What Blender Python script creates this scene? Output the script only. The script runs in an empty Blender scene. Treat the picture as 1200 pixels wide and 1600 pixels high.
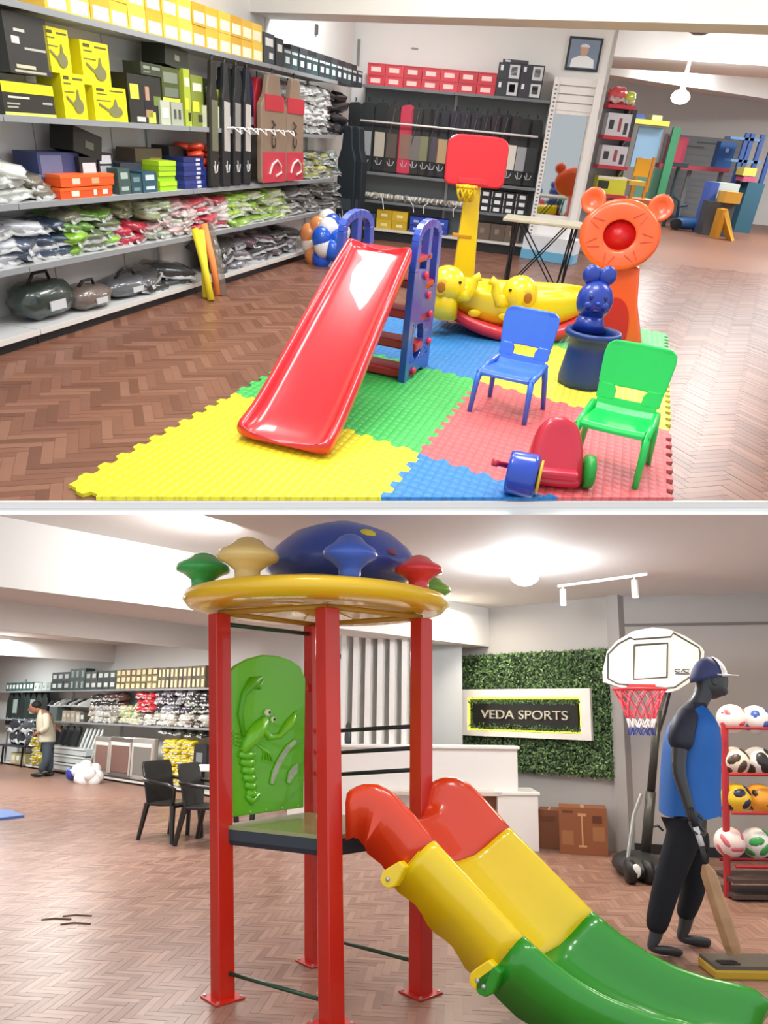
import bpy, math, random
from mathutils import Vector, Matrix, noise
random.seed(4)
SC = bpy.context.scene
COL = SC.collection
# ------------------------------------------------------------------ camera, world, exposure
F, CX, CY, H = 1100.0, 600.0, 900.0, 1.5      # focal length and principal point for a 1200x1600 frame, eye height
def frame(x0, y0, slope):
    a = Vector((x0-CX, -(y0-CY), -F)); b = Vector((x0+1000-CX, -(y0+1000*slope-CY), -F))
    n = b.cross(a).normalized()
    if n.y < 0: n = -n
    w = Vector((0, 0, -1)); fw = (w - n*n.dot(w)).normalized()
    x = fw.cross(n)
    return Matrix((x, fw, n))
RU = frame(920, 235, math.tan(math.radians(5.5)))     # upper showroom, seen looking down
RL = frame(600, 1106.5, .0125)                        # lower showroom, seen looking slightly up
EYE = Vector((0, 0, H))
cam = bpy.data.cameras.new('camera'); cam_o = bpy.data.objects.new('camera', cam); COL.objects.link(cam_o)
cam.sensor_fit = 'HORIZONTAL'; cam.sensor_width = 36; cam.lens = 33; cam.shift_y = 100/1200
cam.clip_start = .05; cam.clip_end = 200
cam_o.matrix_world = Matrix.Translation(EYE) @ RU.to_4x4()
SC.camera = cam_o
LOWER = Matrix.Translation(EYE) @ RU.to_4x4() @ RL.to_4x4().transposed() @ Matrix.Translation(-EYE)
W = bpy.data.worlds.new('world'); SC.world = W; W.use_nodes = True
W.node_tree.nodes['Background'].inputs[0].default_value = (.93, .96, 1, 1)
W.node_tree.nodes['Background'].inputs[1].default_value = .8
SC.view_settings.view_transform = 'Standard'; SC.view_settings.look = 'None'
SC.view_settings.gamma = 1; SC.view_settings.use_curve_mapping = False
SC.view_settings.exposure = 0.35
ROOM = ['U']; LOW = []
def area(name, loc, size, power, color=(1, 1, 1), direction=(0, 0, -1), sy=None):
    l = bpy.data.lights.new(name, 'AREA'); l.energy = power; l.color = color; l.size = size
    if sy: l.shape = 'RECTANGLE'; l.size_y = sy
    o = bpy.data.objects.new(name, l); COL.objects.link(o); o.location = loc
    o.rotation_euler = Vector(direction).to_track_quat('-Z', 'Y').to_euler()
    if ROOM[0] == 'L': LOW.append(o)
    return o
def point(name, loc, power, color=(1, 1, 1), r=.05):
    l = bpy.data.lights.new(name, 'POINT'); l.energy = power; l.color = color; l.shadow_soft_size = r
    o = bpy.data.objects.new(name, l); COL.objects.link(o); o.location = loc
    if ROOM[0] == 'L': LOW.append(o)
    return o
# upper showroom: fill lights added overhead, without any fixtures
for x_, y_, p_ in ((-.9, 3.4, 58), (.9, 4.6, 58), (-.9, 6.4, 66), (1.0, 8.0, 66), (-.6, 10.2, 72), (3.6, 6.2, 50), (4.6, 10.5, 75)):
    area('overhead_fill_light', (x_, y_, 3.42), 1.1, p_)
area('overhead_fill_light', (6.0, 14.6, 3.42), 1.3, 170)
area('overhead_fill_light', (5.5, 20.5, 3.42), 1.6, 300, (.96, .98, 1))
area('overhead_fill_light', (9.5, 18.5, 3.42), 1.6, 260, (.96, .98, 1))
ROOM[0] = 'L'  # lower showroom: overhead fill lights added to brighten it, no fixtures built
area('overhead_fill_light', (-3.4, 6.4, 2.72), .9, 60, (1, .97, .93))
area('bulkhead_fill_light', (-1.2, 4.75, 2.66), .5, 18, (1, .98, .96), (-.75, .55, -.25))  # added only to brighten the bulkhead face, no lamp hangs here
area('overhead_fill_light', (-5.0, 11.6, 2.72), 1.0, 110, (1, .97, .93))
area('overhead_fill_light', (-2.3, 8.5, 2.72), 1.0, 80, (1, .97, .93))
area('overhead_fill_light', (-7.4, 13.2, 2.72), 1.2, 120, (.97, 1, .98))
area('overhead_fill_light', (-10, 16.5, 2.72), 1.2, 120, (.95, 1, 1))
area('overhead_fill_light', (2.9, 5.4, 2.72), .5, 42, (1, .84, .62))
area('overhead_fill_light', (.9, 8.3, 2.7), .5, 26, (1, .9, .75))
ROOM[0] = 'U'
# ------------------------------------------------------------------ helpers
class Rm:
    def __init__(s, R): s.R = R
    def ray(s, px, py): return s.R @ Vector((px-CX, -(py-CY), -F))
    def z(s, px, py, z=0.):                       # point on a level plane
        d = s.ray(px, py); t = (z-H)/d.z; return Vector((d.x*t, d.y*t, z))
    def at(s, px, py, Y):                         # point on the upright plane y = Y
        d = s.ray(px, py); t = Y/d.y; return Vector((d.x*t, Y, H+d.z*t))
    def pl(s, px, py, p, u):                      # point on the upright plane through p along u
        d = s.ray(px, py); n = Vector((-u[1], u[0])); t = (p[0]*n.x+p[1]*n.y)/(d.x*n.x+d.y*n.y)
        return Vector((d.x*t, d.y*t, H+d.z*t))
U = Rm(RU); L = Rm(RL)
def s2l(c): return c/12.92 if c <= .04045 else ((c+.055)/1.055)**2.4
def hexc(h): return tuple(s2l(int(h[i:i+2], 16)/255) for i in (0, 2, 4)) + (1,)
_M = {}
def mat(h, rough=.5, metal=0, coat=0, alpha=1, emit=0, nz=0, nscale=6, bump=0, spec=.5, sheen=0, trans=0):
    k = (h, rough, metal, coat, alpha, emit, nz, nscale, bump, spec, trans)
    if k in _M: return _M[k]
    m = bpy.data.materials.new('m_'+h); m.use_nodes = True; nt = m.node_tree; b = nt.nodes['Principled BSDF']
    c = hexc(h); b.inputs['Base Color'].default_value = c
    b.inputs['Roughness'].default_value = rough; b.inputs['Metallic'].default_value = metal
    b.inputs['Coat Weight'].default_value = coat; b.inputs['Alpha'].default_value = alpha
    b.inputs['Specular IOR Level'].default_value = spec
    b.inputs['Transmission Weight'].default_value = trans
    if emit: b.inputs['Emission Color'].default_value = c; b.inputs['Emission Strength'].default_value = emit
    if nz or bump:
        tc = nt.nodes.new('ShaderNodeTexCoord'); n = nt.nodes.new('ShaderNodeTexNoise'); n.inputs['Scale'].default_value = nscale
        n.inputs['Detail'].default_value = 4; nt.links.new(tc.outputs['Object'], n.inputs['Vector'])
        if nz:
            mx = nt.nodes.new('ShaderNodeMix'); mx.data_type = 'RGBA'
            mx.inputs[6].default_value = tuple(min(1, v*(1-nz)) for v in c[:3])+(1,)
            mx.inputs[7].default_value = tuple(min(1, v*(1+nz)) for v in c[:3])+(1,)
            nt.links.new(n.outputs['Fac'], mx.inputs[0]); nt.links.new(mx.outputs[2], b.inputs['Base Color'])
        if bump:
            bp = nt.nodes.new('ShaderNodeBump'); bp.inputs['Strength'].default_value = bump; bp.inputs['Distance'].default_value = .01
            nt.links.new(n.outputs['Fac'], bp.inputs['Height']); nt.links.new(bp.outputs['Normal'], b.inputs['Normal'])
    _M[k] = m; return m
def reg(o):
    if ROOM[0] == 'L' and o.parent is None: LOW.append(o)
def thing(name, label, cat, loc=(0, 0, 0), rz=0, group=None, kind=None):
    o = bpy.data.objects.new(name, None); COL.objects.link(o); o.empty_display_size = .1
    o.location = loc; o.rotation_euler = (0, 0, rz); tag(o, label, cat, group, kind); reg(o); return o
def tag(o, label=None, cat=None, group=None, kind=None):
    if label: o['label'] = label
    if cat: o['category'] = cat
    if group: o['group'] = group
    if kind: o['kind'] = kind
    return o
class MB:
    def __init__(s): s.v = []; s.f = []; s.mi = []; s.cur = 0
    def add(s, vs, fs):
        n = len(s.v); s.v += [Vector(p) for p in vs]; s.f += [tuple(i+n for i in f) for f in fs]; s.mi += [s.cur]*len(fs); return s
    def box(s, x0, x1, y0, y1, z0, z1):
        return s.add([(x0,y0,z0),(x1,y0,z0),(x1,y1,z0),(x0,y1,z0),(x0,y0,z1),(x1,y0,z1),(x1,y1,z1),(x0,y1,z1)],
                     [(0,3,2,1),(4,5,6,7),(0,1,5,4),(1,2,6,5),(2,3,7,6),(3,0,4,7)])
    def rbox(s, c, size, rz=0, rx=0, ry=0):
        m = Matrix.Translation(Vector(c)) @ Matrix.Rotation(rz, 4, 'Z') @ Matrix.Rotation(ry, 4, 'Y') @ Matrix.Rotation(rx, 4, 'X')
        t = MB().box(-size[0]/2, size[0]/2, -size[1]/2, size[1]/2, -size[2]/2, size[2]/2)
        return s.add([m @ p for p in t.v], t.f)
    def ext(s, pts, vec):                      # extrude a planar outline
        vec = Vector(vec); n = len(pts); a = [Vector(p) for p in pts]
        return s.add(a+[p+vec for p in a], [tuple(range(n))[::-1], tuple(range(n, 2*n))]+[(i, (i+1) % n, n+(i+1) % n, n+i) for i in range(n)])
    def loft(s, rings, caps=True, closed=True):
        n = len(rings[0]); vs = [p for r in rings for p in r]; fs = []
        for k in range(len(rings)-1):
            for i in range(n if closed else n-1):
                j = (i+1) % n; fs.append((k*n+i, k*n+j, (k+1)*n+j, (k+1)*n+i))
        if caps and closed: fs += [tuple(range(n))[::-1], tuple(range((len(rings)-1)*n, len(rings)*n))]
        return s.add(vs, fs)
    def lathe(s, prof, c=(0, 0, 0), n=20, caps=True, axis='Z'):
        c = Vector(c); rings = []
        for r, z in prof:
            ring = []
            for i in range(n):
                a = 2*math.pi*i/n; p = Vector((r*math.cos(a), r*math.sin(a), z))
                if axis == 'Y': p = Vector((p.x, -p.z, p.y))
                if axis == 'X': p = Vector((p.z, p.x, p.y))
                ring.append(c+p)
            rings.append(ring)
        return s.loft(rings, caps)
    def tube(s, path, r, n=8, caps=True, flat=1):
        path = [Vector(p) for p in path]; rings = []; up = None
        for i, p in enumerate(path):
            t = (path[min(i+1, len(path)-1)]-path[max(i-1, 0)]).normalized()
            if up is None: up = Vector((0, 0, 1)) if abs(t.z) < .9 else Vector((0, 1, 0))
            x = t.cross(up).normalized(); y = x.cross(t).normalized(); up = y
            rr = r[i] if isinstance(r, (list, tuple)) else r
            rings.append([p + x*rr*math.cos(2*math.pi*k/n)+y*rr*flat*math.sin(2*math.pi*k/n) for k in range(n)])
        return s.loft(rings, caps)
    def ell(s, c, r, nu=14, nv=9, M=None):
        c = Vector(c); rings = []
        for j in range(nv+1):
            ph = math.pi*(j/nv)*.98+math.pi*.01
            ring = []
            for i in range(nu):
                p = Vector((r[0]*math.sin(ph)*math.cos(2*math.pi*i/nu), r[1]*math.sin(ph)*math.sin(2*math.pi*i/nu), -r[2]*math.cos(ph)))
                if M: p = M @ p
                ring.append(c+p)
            rings.append(ring)
        return s.loft(rings)
    def xf(s, M, start=0):
        for i in range(start, len(s.v)): s.v[i] = M @ s.v[i]
        return s
    def build(s, name, m, parent=None, bevel=0, smooth=False, sub=0, local=False, seg=2, label=None):
        vs = s.v
        if parent is not None and not local:
            r = parent; Ms = Matrix.Identity(4)
            while r is not None: Ms = r.matrix_basis @ Ms; r = r.parent
            Mi = Ms.inverted(); vs = [Mi @ p for p in vs]
        me = bpy.data.meshes.new(name); me.from_pydata([tuple(p) for p in vs], [], s.f)
        for mm in (m if isinstance(m, (list, tuple)) else [m]): me.materials.append(mm)
        if len(me.materials) > 1:
            for p, i in zip(me.polygons, s.mi): p.material_index = i
        if smooth: me.polygons.foreach_set('use_smooth', [True]*len(me.polygons))
        me.update()
        o = bpy.data.objects.new(name, me); COL.objects.link(o)
        if parent is not None: o.parent = parent
        else: reg(o)
        if bevel:
            b = o.modifiers.new('bevel', 'BEVEL'); b.width = bevel; b.segments = seg; b.limit_method = 'ANGLE'; b.angle_limit = .6
        if sub: q = o.modifiers.new('sub', 'SUBSURF'); q.levels = sub; q.render_levels = sub
        if label: o['label'] = label
        return o
def struct(name, mb, m, **k): return tag(mb.build(name, m, **k), kind='structure')
def dup(root, loc, rz=None, label=None, group=None, m=None):
    def cp(o, par):
        c = o.copy(); COL.objects.link(c); c.parent = par
        for ch in o.children: cp(ch, c)
        return c
    c = cp(root, None); c.location = loc
    if rz is not None: c.rotation_euler = (0, 0, rz)
    if label: c['label'] = label
    if group: c['group'] = group
    if m is not None:
        for q in [c]+list(c.children):
            if q.type == 'MESH' and q.get('tint'):
                q.material_slots[0].link = 'OBJECT'; q.material_slots[0].material = m
    reg(c); return c
def solid(mb, t):  # closed-quad helper not needed for most shapes
    return mb
def text(s, size, parent, M, m, depth=.002, name='lettering'):
    cu = bpy.data.curves.new(name, 'FONT'); cu.body = s; cu.size = size; cu.extrude = depth; cu.align_x = 'CENTER'; cu.align_y = 'CENTER'
    to = bpy.data.objects.new(name, cu); COL.objects.link(to); bpy.context.view_layer.update()
    me = bpy.data.meshes.new_from_object(to); bpy.data.objects.remove(to); me.materials.append(m)
    o = bpy.data.objects.new(name, me); COL.objects.link(o); o.parent = parent; o.matrix_basis = M
    return o
def lerp(a, b, t): return a+(b-a)*t
class Wall:                                   # a run along a wall: s along it, d into it, z up
    def __init__(s, rm, p, u):
        s.rm = rm; s.p = Vector((p[0], p[1], 0)); u = Vector((u[0], u[1], 0)).normalized(); s.u = u
        s.n = Vector((-u.y, u.x, 0)); s.rz = math.atan2(u.y, u.x)
    def P(s, a, d=0, z=0): return s.p+s.u*a+s.n*d+Vector((0, 0, z))
    def hit(s, px, py, d=0):
        q = s.rm.pl(px, py, s.p+s.n*d, s.u); return (q-s.p).dot(s.u), q.z
    def mb(s, a0, a1, d0, d1, z0, z1, mb=None):
        mb = mb or MB(); st = len(mb.v); mb.box(a0, a1, d0, d1, z0, z1)
        M = Matrix.Translation(s.p) @ Matrix.Rotation(s.rz, 4, 'Z'); mb.xf(M, st); return mb
WH = mat('eceae6', .6); WALLM = mat('e9e8e4', .7, nz=.03, nscale=1.5)
BLACK = mat('16171a', .5); METAL = mat('b9bcc0', .35, .7)
# ================================================================== UPPER SHOWROOM: shell
CEIL = 3.5
fA = U.z(0, 782.5); fB = U.z(1200, 782.5); fd = (fB-fA).normalized(); fn = Vector((-fd.y, fd.x, 0))   # open front edge of the upper floor
def clip(poly, p, n):
    out = []
    for i in range(len(poly)):
        a, b = poly[i], poly[(i+1) % len(poly)]; da = (a-p).dot(n); db = (b-p).dot(n)
        if da >= 0: out.append(a)
        if (da >= 0) != (db >= 0): out.append(a+(b-a)*(da/(da-db)))
    return out
FL = [mat(c, .36, nz=.10, nscale=9, bump=.05) for c in ('7c5341', '865b48', '724b3a', '8e6450', '805745')]
FLL = [mat(c, .34, nz=.10, nscale=9, bump=.05) for c in ('8c6a5c', '957365', '836153', '9d7b6c', '8f6e60')]
def herring(room, floor, ang, w, n, inside, near, far_lim, mats, front=None):
    c, s = math.cos(ang), math.sin(ang); Ln = n*w; meshes = {}; cand = []
    rng = int(26/w)
    org = Vector((0, 6, 0))
    seen = set()
    K = int(20/w)
    for b in range(-int(13/Ln)-1, int(13/Ln)+2):
        for k in range(-K, K+1):
            for o in (0, 1):
                x0, y0 = k+b*n, k-b*n
                if o: cx, cy = x0+.5, y0+1+n/2
                else: cx, cy = x0+n/2, y0+.5
                cx *= w; cy *= w
                P = org+Vector((cx*c-cy*s, cx*s+cy*c, 0))
                if P.y < 2.0 or P.y > far_lim or abs(P.x) > 12: continue
                v = room.R.transposed() @ (P-EYE)
                if v.z > -.5: continue
                px, py = CX+F*v.x/-v.z, CY-F*v.y/-v.z
                if not (-120 < px < 1320 and py < 1690): continue
                if not inside(P): continue
                vis = 0 <= px <= 1200 and near(px, py)
                cand.append((-(py) if vis else 1e6+P.length, P, o))
    cand.sort(key=lambda t: t[0])
    rest = MB(); cnt = 0; rnd = random.Random(7)
    g = .0012
    for _, P, o in cand:
        hx, hy = (w/2-g, Ln/2-g) if o else (Ln/2-g, w/2-g)
        poly = [P+Vector((dx*c-dy*s, dx*s+dy*c, 0)) for dx, dy in ((-hx, -hy), (hx, -hy), (hx, hy), (-hx, hy))]
        cut = False
        if front is not None:
            q = clip(poly, front[0], front[1])
            if len(q) < 3: continue
            cut = len(q) != 4 or any((a-b).length > 1e-5 for a, b in zip(q, poly)); poly = q
        mi = rnd.randrange(5); dz = rnd.uniform(-.0006, .0006)
        if cnt < 290:
            cnt += 1
            if cut:
                MB().ext([p+Vector((0, 0, -.008)) for p in poly], (0, 0, .008+dz)).build('plank', mats[mi], floor)
            else:
                key = (o, mi)
                if key not in meshes:
                    m = MB(); m.box(-hx, hx, -hy, hy, -.008, 0); ob = m.build('plank', mats[mi], floor, local=True); meshes[key] = ob
                else:
                    ob = meshes[key].copy(); COL.objects.link(ob)
                ob.location = P+Vector((0, 0, dz)); ob.rotation_euler = (0, 0, ang)
        else:
            rest.cur = mi; rest.ext([p+Vector((0, 0, -.008)) for p in poly], (0, 0, .008+dz))
    if rest.f: tag(rest.build('plank_field', mats, floor), kind='stuff')
def front_line(a): return fA+fd*a
fl = MB().ext([front_line(-4)-Vector((0, 0, .03)), front_line(22)-Vector((0, 0, .03)), Vector((17, 28, -.03)), Vector((-6, 28, -.03))], (0, 0, .0285))
floorU = struct('floor', fl, mat('7c5643', .42, nz=.18, nscale=14, bump=.03))
# foam mat lattice (used to leave the planks under the mats plain)
MO, MR, MD = Vector((.13, 3.65, 0)), Vector((1.185, -.705, 0)), Vector((.42, 1.48, 0))
def lat(a, b, z=0): return MO+MR*a+MD*b+Vector((0, 0, z))
_det = MR.x*MD.y-MR.y*MD.x
def unlat(P):
    q = P-MO; return (q.x*MD.y-q.y*MD.x)/_det, (MR.x*q.y-MR.y*q.x)/_det
def in_upper(P):
    if (P-fA).dot(fn) < -.15: return False
    a, b = unlat(P)
    if -.9 < a < .9 and b < 1.9: return False
    if .1 < a < .9 and b < 2.9: return False
    return (P-WLU.p).dot(WLU.n) < .25
WLU = Wall(U, (-2.71, 4.73), (.238, .971))        # front line of the left shelving
WBU = Wall(U, (-.64, 12.52), (.991, -.132))       # front line of the back shelving
herring(U, floorU, math.radians(22), .057, 5, in_upper, lambda x, y: y < 782 and (x < 560 or x > 1040), 13.0, FL, (fA, fn))
WD = .44
struct('wall_left', WLU.mb(-4, 8.2, WD, WD+.15, -.03, CEIL), WALLM)
seam = MB()
for px, py in ((158, 60), (415, 130), (30, 60)):
    a, _ = WLU.hit(px, py, WD-.004); WLU.mb(a-.004, a+.004, WD-.004, WD, 0, CEIL, seam)
struct('trim_1', seam, mat('a9a59e', .7))
sE = WBU.hit(957, 90, WD)[0]
struct('wall_back', WBU.mb(-1.2, sE, WD, WD+.2, -.03, CEIL), WALLM)
a, z = WBU.hit(957, 90, WD-.006)
struct('trim_2', WBU.mb(sE-.03, sE+.012, WD-.012, WD+.21, 1.9, CEIL), mat('b9b7b4', .6))
struct('ceiling', MB().ext([front_line(-4)+Vector((0, 0, CEIL)), front_line(22)+Vector((0, 0, CEIL)), Vector((17, 28, CEIL)), Vector((-6, 28, CEIL))], (0, 0, .1)), WALLM)
# beams across the ceiling
def beam(room, name, a, b, w, z0, z1, m=WALLM):
    a = Vector(a); b = Vector(b); d = (b-a).normalized(); n = Vector((-d.y, d.x, 0))
    pts = [a, b, b+n*w, a+n*w]
    return struct(name, MB().ext([Vector((p.x, p.y, z0)) for p in pts], (0, 0, z1-z0)), m)
GREY = mat('bcbab8', .7)
a, b = U.z(200, 14, 2.45), U.z(1180, 39, 2.45); e = (b-a).normalized()
beam(U, 'ceiling_beam', a-e*3, b+e*6, .5, 2.45, CEIL)
a, b = U.z(960, 88, 3.0), U.z(1170, 101, 3.0); e = (b-a).normalized()
beam(U, 'ceiling_beam', a-e*.6, b+e*6, 2.2, 3.0, CEIL)
a, b = U.z(960, 118, 2.95), U.z(1170, 150, 2.95); e = (b-a).normalized()
beam(U, 'ceiling_beam', a-e*1, b+e*5, 1.0, 2.95, CEIL)
far0, far1 = U.z(1050, 336), U.z(1170, 350)
WFU = Wall(U, far0, (.975, -.22))
struct('wall_far', WFU.mb(-9, 9, 0, .2, -.03, CEIL), WALLM)
struct('wall_right', MB().box(13.6, 13.8, 5, 26, -.03, CEIL), WALLM)
struct('wall_far_left', MB().box(-2.2, -2.0, 13.5, 27, -.03, CEIL), WALLM)
# slatted grey cladding and white strip on the far wall
g = MB(); 
sa = WFU.hit(1030, 250)[0]; sb = WFU.hit(1168, 250)[0]
clad = thing('slatted_wall_panel', 'grey horizontally slatted panel on the far wall behind the red shelf', 'wall panel', WFU.P(sa, -.03, 0), WFU.rz)
WFU.mb(sa, sb, -.035, -.005, .0, 2.1).build('panel_board', mat('8f9598', .55), clad)
zt = .12
for i in range(13): WFU.mb(sa, sb, -.05, -.035, .05+i*.16, .05+i*.16+.145).build('slat', mat('989da0', .5), clad)
# slab between the two showrooms
tA = []
for px in (-260, 1460):
    t = (U.z(px, 782.5)-EYE); r = U.ray(px, 782.5); k = t.length/r.length
    tA.append((U.z(px, 782.5), EYE+U.ray(px, 804)*k))
LM = LOWER
cl, cr = LM @ Vector((-5.6, 4.35, 2.8)), LM @ Vector((5.6, 4.35, 2.8))
sl = MB(); r0 = [tA[0][0], tA[0][1], cl, Vector((cl.x, cl.y+.4, -.035))]; r1 = [tA[1][0], tA[1][1], cr, Vector((cr.x, cr.y+.4, -.035))]
r0[0] = r0[0]-Vector((0, 0, .0305)); r1[0] = r1[0]-Vector((0, 0, .0305))
struct('slab', sl.loft([r0, r1]), mat('f4f4f2', .8))
struct('trim_3', MB().ext([tA[0][0]-Vector((0, 0, .031)), tA[1][0]-Vector((0, 0, .031)), tA[1][0]+Vector((0, 0, .0)), tA[0][0]+Vector((0, 0, .0))], -fn*.012), mat('f4f4f2', .8))
def panel_lamp(x, y, z, s, e=6, lab='square white ceiling light panel'):
    t = thing('ceiling_light', lab, 'light', (x, y, z))
    MB().box(x-s/2, x+s/2, y-s/2, y+s/2, z-.02, z+.03).build('light_frame', WH, t)
    MB().box(x-s/2+.02, x+s/2-.02, y-s/2+.02, y+s/2-.02, z-.026, z-.019).build('diffuser', mat('ffffff', .5, emit=e), t)
# ================================================================== LOWER SHOWROOM: shell
ROOM[0] = 'L'
flL = struct('floor', MB().box(-15, 7, 2.2, 26, -.04, -.0015), mat('8e6c5e', .4, nz=.18, nscale=14, bump=.03))
herring(L, flL, math.radians(-6), .046, 5, lambda P: True, lambda x, y: y > 1400, 12, FLL)
struct('ceiling', MB().ext([Vector((-15, 4.35, 2.8)), Vector((7, 4.35, 2.8)), Vector((7, 26, 2.8)), Vector((-15, 26, 2.8))], (0, 0, .02)), mat('d8d3cf', .8))
WLL = Wall(L, (-7.56, 16.54), (.74, -.673))       # front line of the long shelving
w0 = L.z(945, 1328); WS = Wall(L, w0, (.74, -.672))   # wall that carries the hedge panel
WALLG = mat('a9a6a3', .75); WALLW = mat('d9d8d5', .75, nz=.03, nscale=1)
sEnd = WLL.hit(520, 1110, WD)[0]
struct('wall_back', WLL.mb(-12, sEnd+1, WD, WD+.15, -.03, 2.8), WALLW)
sc_ = WS.hit(972, 1200)[0]
struct('wall_sign', WS.mb(-5.2, sc_, 0, .15, -.03, 2.8), WALLG)
# return wall to the right of the corner
c0 = WS.P(sc_, 0); r1p = L.z(1000, 1328)
dr = Vector((.97, -.24, 0)); WRR = Wall(L, c0, dr)
struct('wall_right', WRR.mb(0, 6, .05, .2, -.03, 2.8), mat('a7a29e', .75))
struct('pillar', WS.mb(sc_-.07, sc_+.07, -.06, .12, 0, 2.8), mat('9c9894', .75))
struct('baseboard_right', WRR.mb(.08, 6, .02, .05, 0, .1), BLACK)
struct('trim_4', WRR.mb(.1, 6, .035, .05, 2.45, 2.48), mat('6d6a68', .7))
# bulkheads
ba, bb = L.z(9, 918, 2.3), L.z(810, 1016, 2.3); bd = (bb-ba).normalized()
beam(L, 'bulkhead', ba-bd*2.2, bb, .5, 2.3, 2.8, WALLW)
for (q0, q1, zz) in (((9, 985), (317, 1015), 2.42), ((9, 1024), (317, 1044), 2.42)):
    a, b = L.z(*q0, zz), L.z(*q1, zz); e = (b-a).normalized()
    beam(L, 'ceiling_beam', a-e*1.5, b+e*.25, .05, zz, 2.8, WALLW)
struct('wall_left', MB().box(-15, -14.8, 4.4, 26, -.03, 2.8), WALLW)
struct('wall_far', MB().box(-15, -6, 24, 24.2, -.03, 2.8), WALLW)
gl = L.at(820, 898, 6.2); t = thing('ceiling_light', 'glaring round lamp hanging just below the ceiling before the hedge wall', 'light', gl.to_tuple())
MB().ell(gl, (.13, .13, .10), 20, 12).build('lamp_globe', mat('f4faff', .4, emit=60), t, smooth=True)
MB().tube([gl+Vector((0, 0, .09)), Vector((gl.x, gl.y, 2.79))], .02, 8).build('lamp_stem', WH, t)
MB().tube([Vector((gl.x, gl.y, 2.77)), Vector((gl.x, gl.y, 2.8))], .07, 16).build('ceiling_rose', WH, t)
point('lamp_glow', (gl.x, gl.y, gl.z), 230, (.92, .97, 1), .14)
ROOM[0] = 'U'
# ================================================================== shelving
STEEL = mat('c9cac9', .45, nz=.04); STEELD = mat('8d9194', .45); KICK = mat('1d1f22', .5)
def shelving(w, a0, a1, zs, label, kick=.09, depth=.42, zt=2.0, perf=False, board=None, dark=STEELD):
    t = thing('shelving_unit', label, 'shelf', w.P(a0), w.rz)
    for i, z in enumerate(zs):
        dd = depth if not (isinstance(board, dict) and i in board) else board[i]
        w.mb(a0+.004, a1-.004, depth-dd, depth, z-.022, z).build('shelf_board', STEEL, t)
        w.mb(a0+.004, a1-.004, depth-dd-.012, depth-dd, z-.032, z+.004).build('price_rail', dark if i else mat('d9d6cf', .5), t)
    w.mb(a0+.004, a1-.004, .03, .06, 0, kick-.034).build('kick_plate', KICK, t)
    for a in (a0, a1):
        w.mb(a-.002 if a == a0 else a-.02, a+.02 if a == a0 else a+.002, depth-.04, depth-.005, 0, zt).build('upright', STEEL, t)
    return t
ZL = [.10, .52, .90, 1.39, 1.98]
bays = [(-2.2, .35, 'left wall steel shelving bay nearest the camera, with orange cartons'), (.35, 2.6, 'left wall steel shelving bay behind the yellow and orange foam sticks'),
        (2.6, 4.6, 'left wall steel shelving bay under the red bat covers'), (4.6, 6.35, 'left wall steel shelving bay in the corner above the balloon cluster')]
for a0, a1, lb in bays: shelving(WLU, a0, a1, ZL, lb)
ZB = [.17, .56, .945, 2.05]
b_end = WBU.hit(822, 350)[0]+.06
shelving(WBU, -.42, b_end/2-.2, ZB, 'back wall shelving bay under the left half of the red boxes', kick=.16, dark=mat('6d7276', .5), zt=2.2, board={3: .40})
shelving(WBU, b_end/2-.2, b_end, ZB, 'back wall shelving bay beside the mirror cabinet', kick=.16, dark=mat('6d7276', .5), zt=2.2)
bp = thing('steel_back_panel', 'grey steel back panel behind the hanging bat covers', 'panel', WBU.P(-.4, .42), WBU.rz)
WBU.mb(-.42, b_end, .421, .436, .1, 2.03).build('panel_sheet', mat('7f8688', .5), bp)
up = thing('perforated_upright', 'white perforated shelving upright at the right end of the back wall', 'upright', WBU.P(b_end), WBU.rz)
WBU.mb(b_end, b_end+.07, -.01, .40, 0, 2.3).build('side_panel', WH, up)
g = MB()
for i in range(44): WBU.mb(b_end+.02, b_end+.05, -.014, -.008, .08+i*.05, .10+i*.05, g)
tag(g.build('slot_hole', mat('77797b', .6), up), kind='stuff')
# ------------------------------------------------------------------ boxes
def pxbox(w, d, x0, x1, y0, z0, depth, hx, name, label, cat='box', group=None, decals=(), y1=None, lid=None, rough=.45, rot=0):
    ym = (y0+(y1 or y0))/2
    a0 = w.hit(x0, ym, d)[0]; a1 = w.hit(x1, ym, d)[0]; z1 = w.hit((x0+x1)/2, y0, d)[1]
    if z0 is None: z0 = w.hit((x0+x1)/2, y1, d)[1]
    return wbox(w, a0, a1, d, z0, z1, depth, hx, name, label, cat, group, decals, lid, rough, rot)
def wbox(w, a0, a1, d, z0, z1, depth, hx, name, label, cat='box', group=None, decals=(), lid=None, rough=.45, rot=0):
    c = w.P((a0+a1)/2, d, z0); hw = (a1-a0)/2-.002; h = z1-z0-.001
    m = MB().box(-hw, hw, 0, depth, 0.0005, h if not lid else h*.72)
    o = m.build(name, mat(hx, rough), None); o.location = c; o.rotation_euler = (0, rot, w.rz); tag(o, label, cat, group)
    if lid: MB().box(-hw-.003, hw+.003, -.003, depth+.003, h*.72, h).build('lid', mat(lid, rough), o, local=True)
    for u0, u1, v0, v1, c_ in decals:
        MB().box(-hw+2*hw*u0, -hw+2*hw*u1, -.0025, 0, h*v0, h*v1).build('printed_label', mat(c_, .5), o, local=True)
    return o
ORD = ['first', 'second', 'third', 'fourth', 'fifth', 'sixth', 'seventh', 'eighth', 'ninth', 'tenth', 'eleventh', 'twelfth', 'thirteenth', 'fourteenth', 'fifteenth', 'sixteenth', 'seventeenth', 'eighteenth']
PREP = ('at', 'in', 'on', 'between', 'left', 'right', 'touching', 'behind', 'above', 'under', 'below', 'beside', 'along', 'over')
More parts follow.
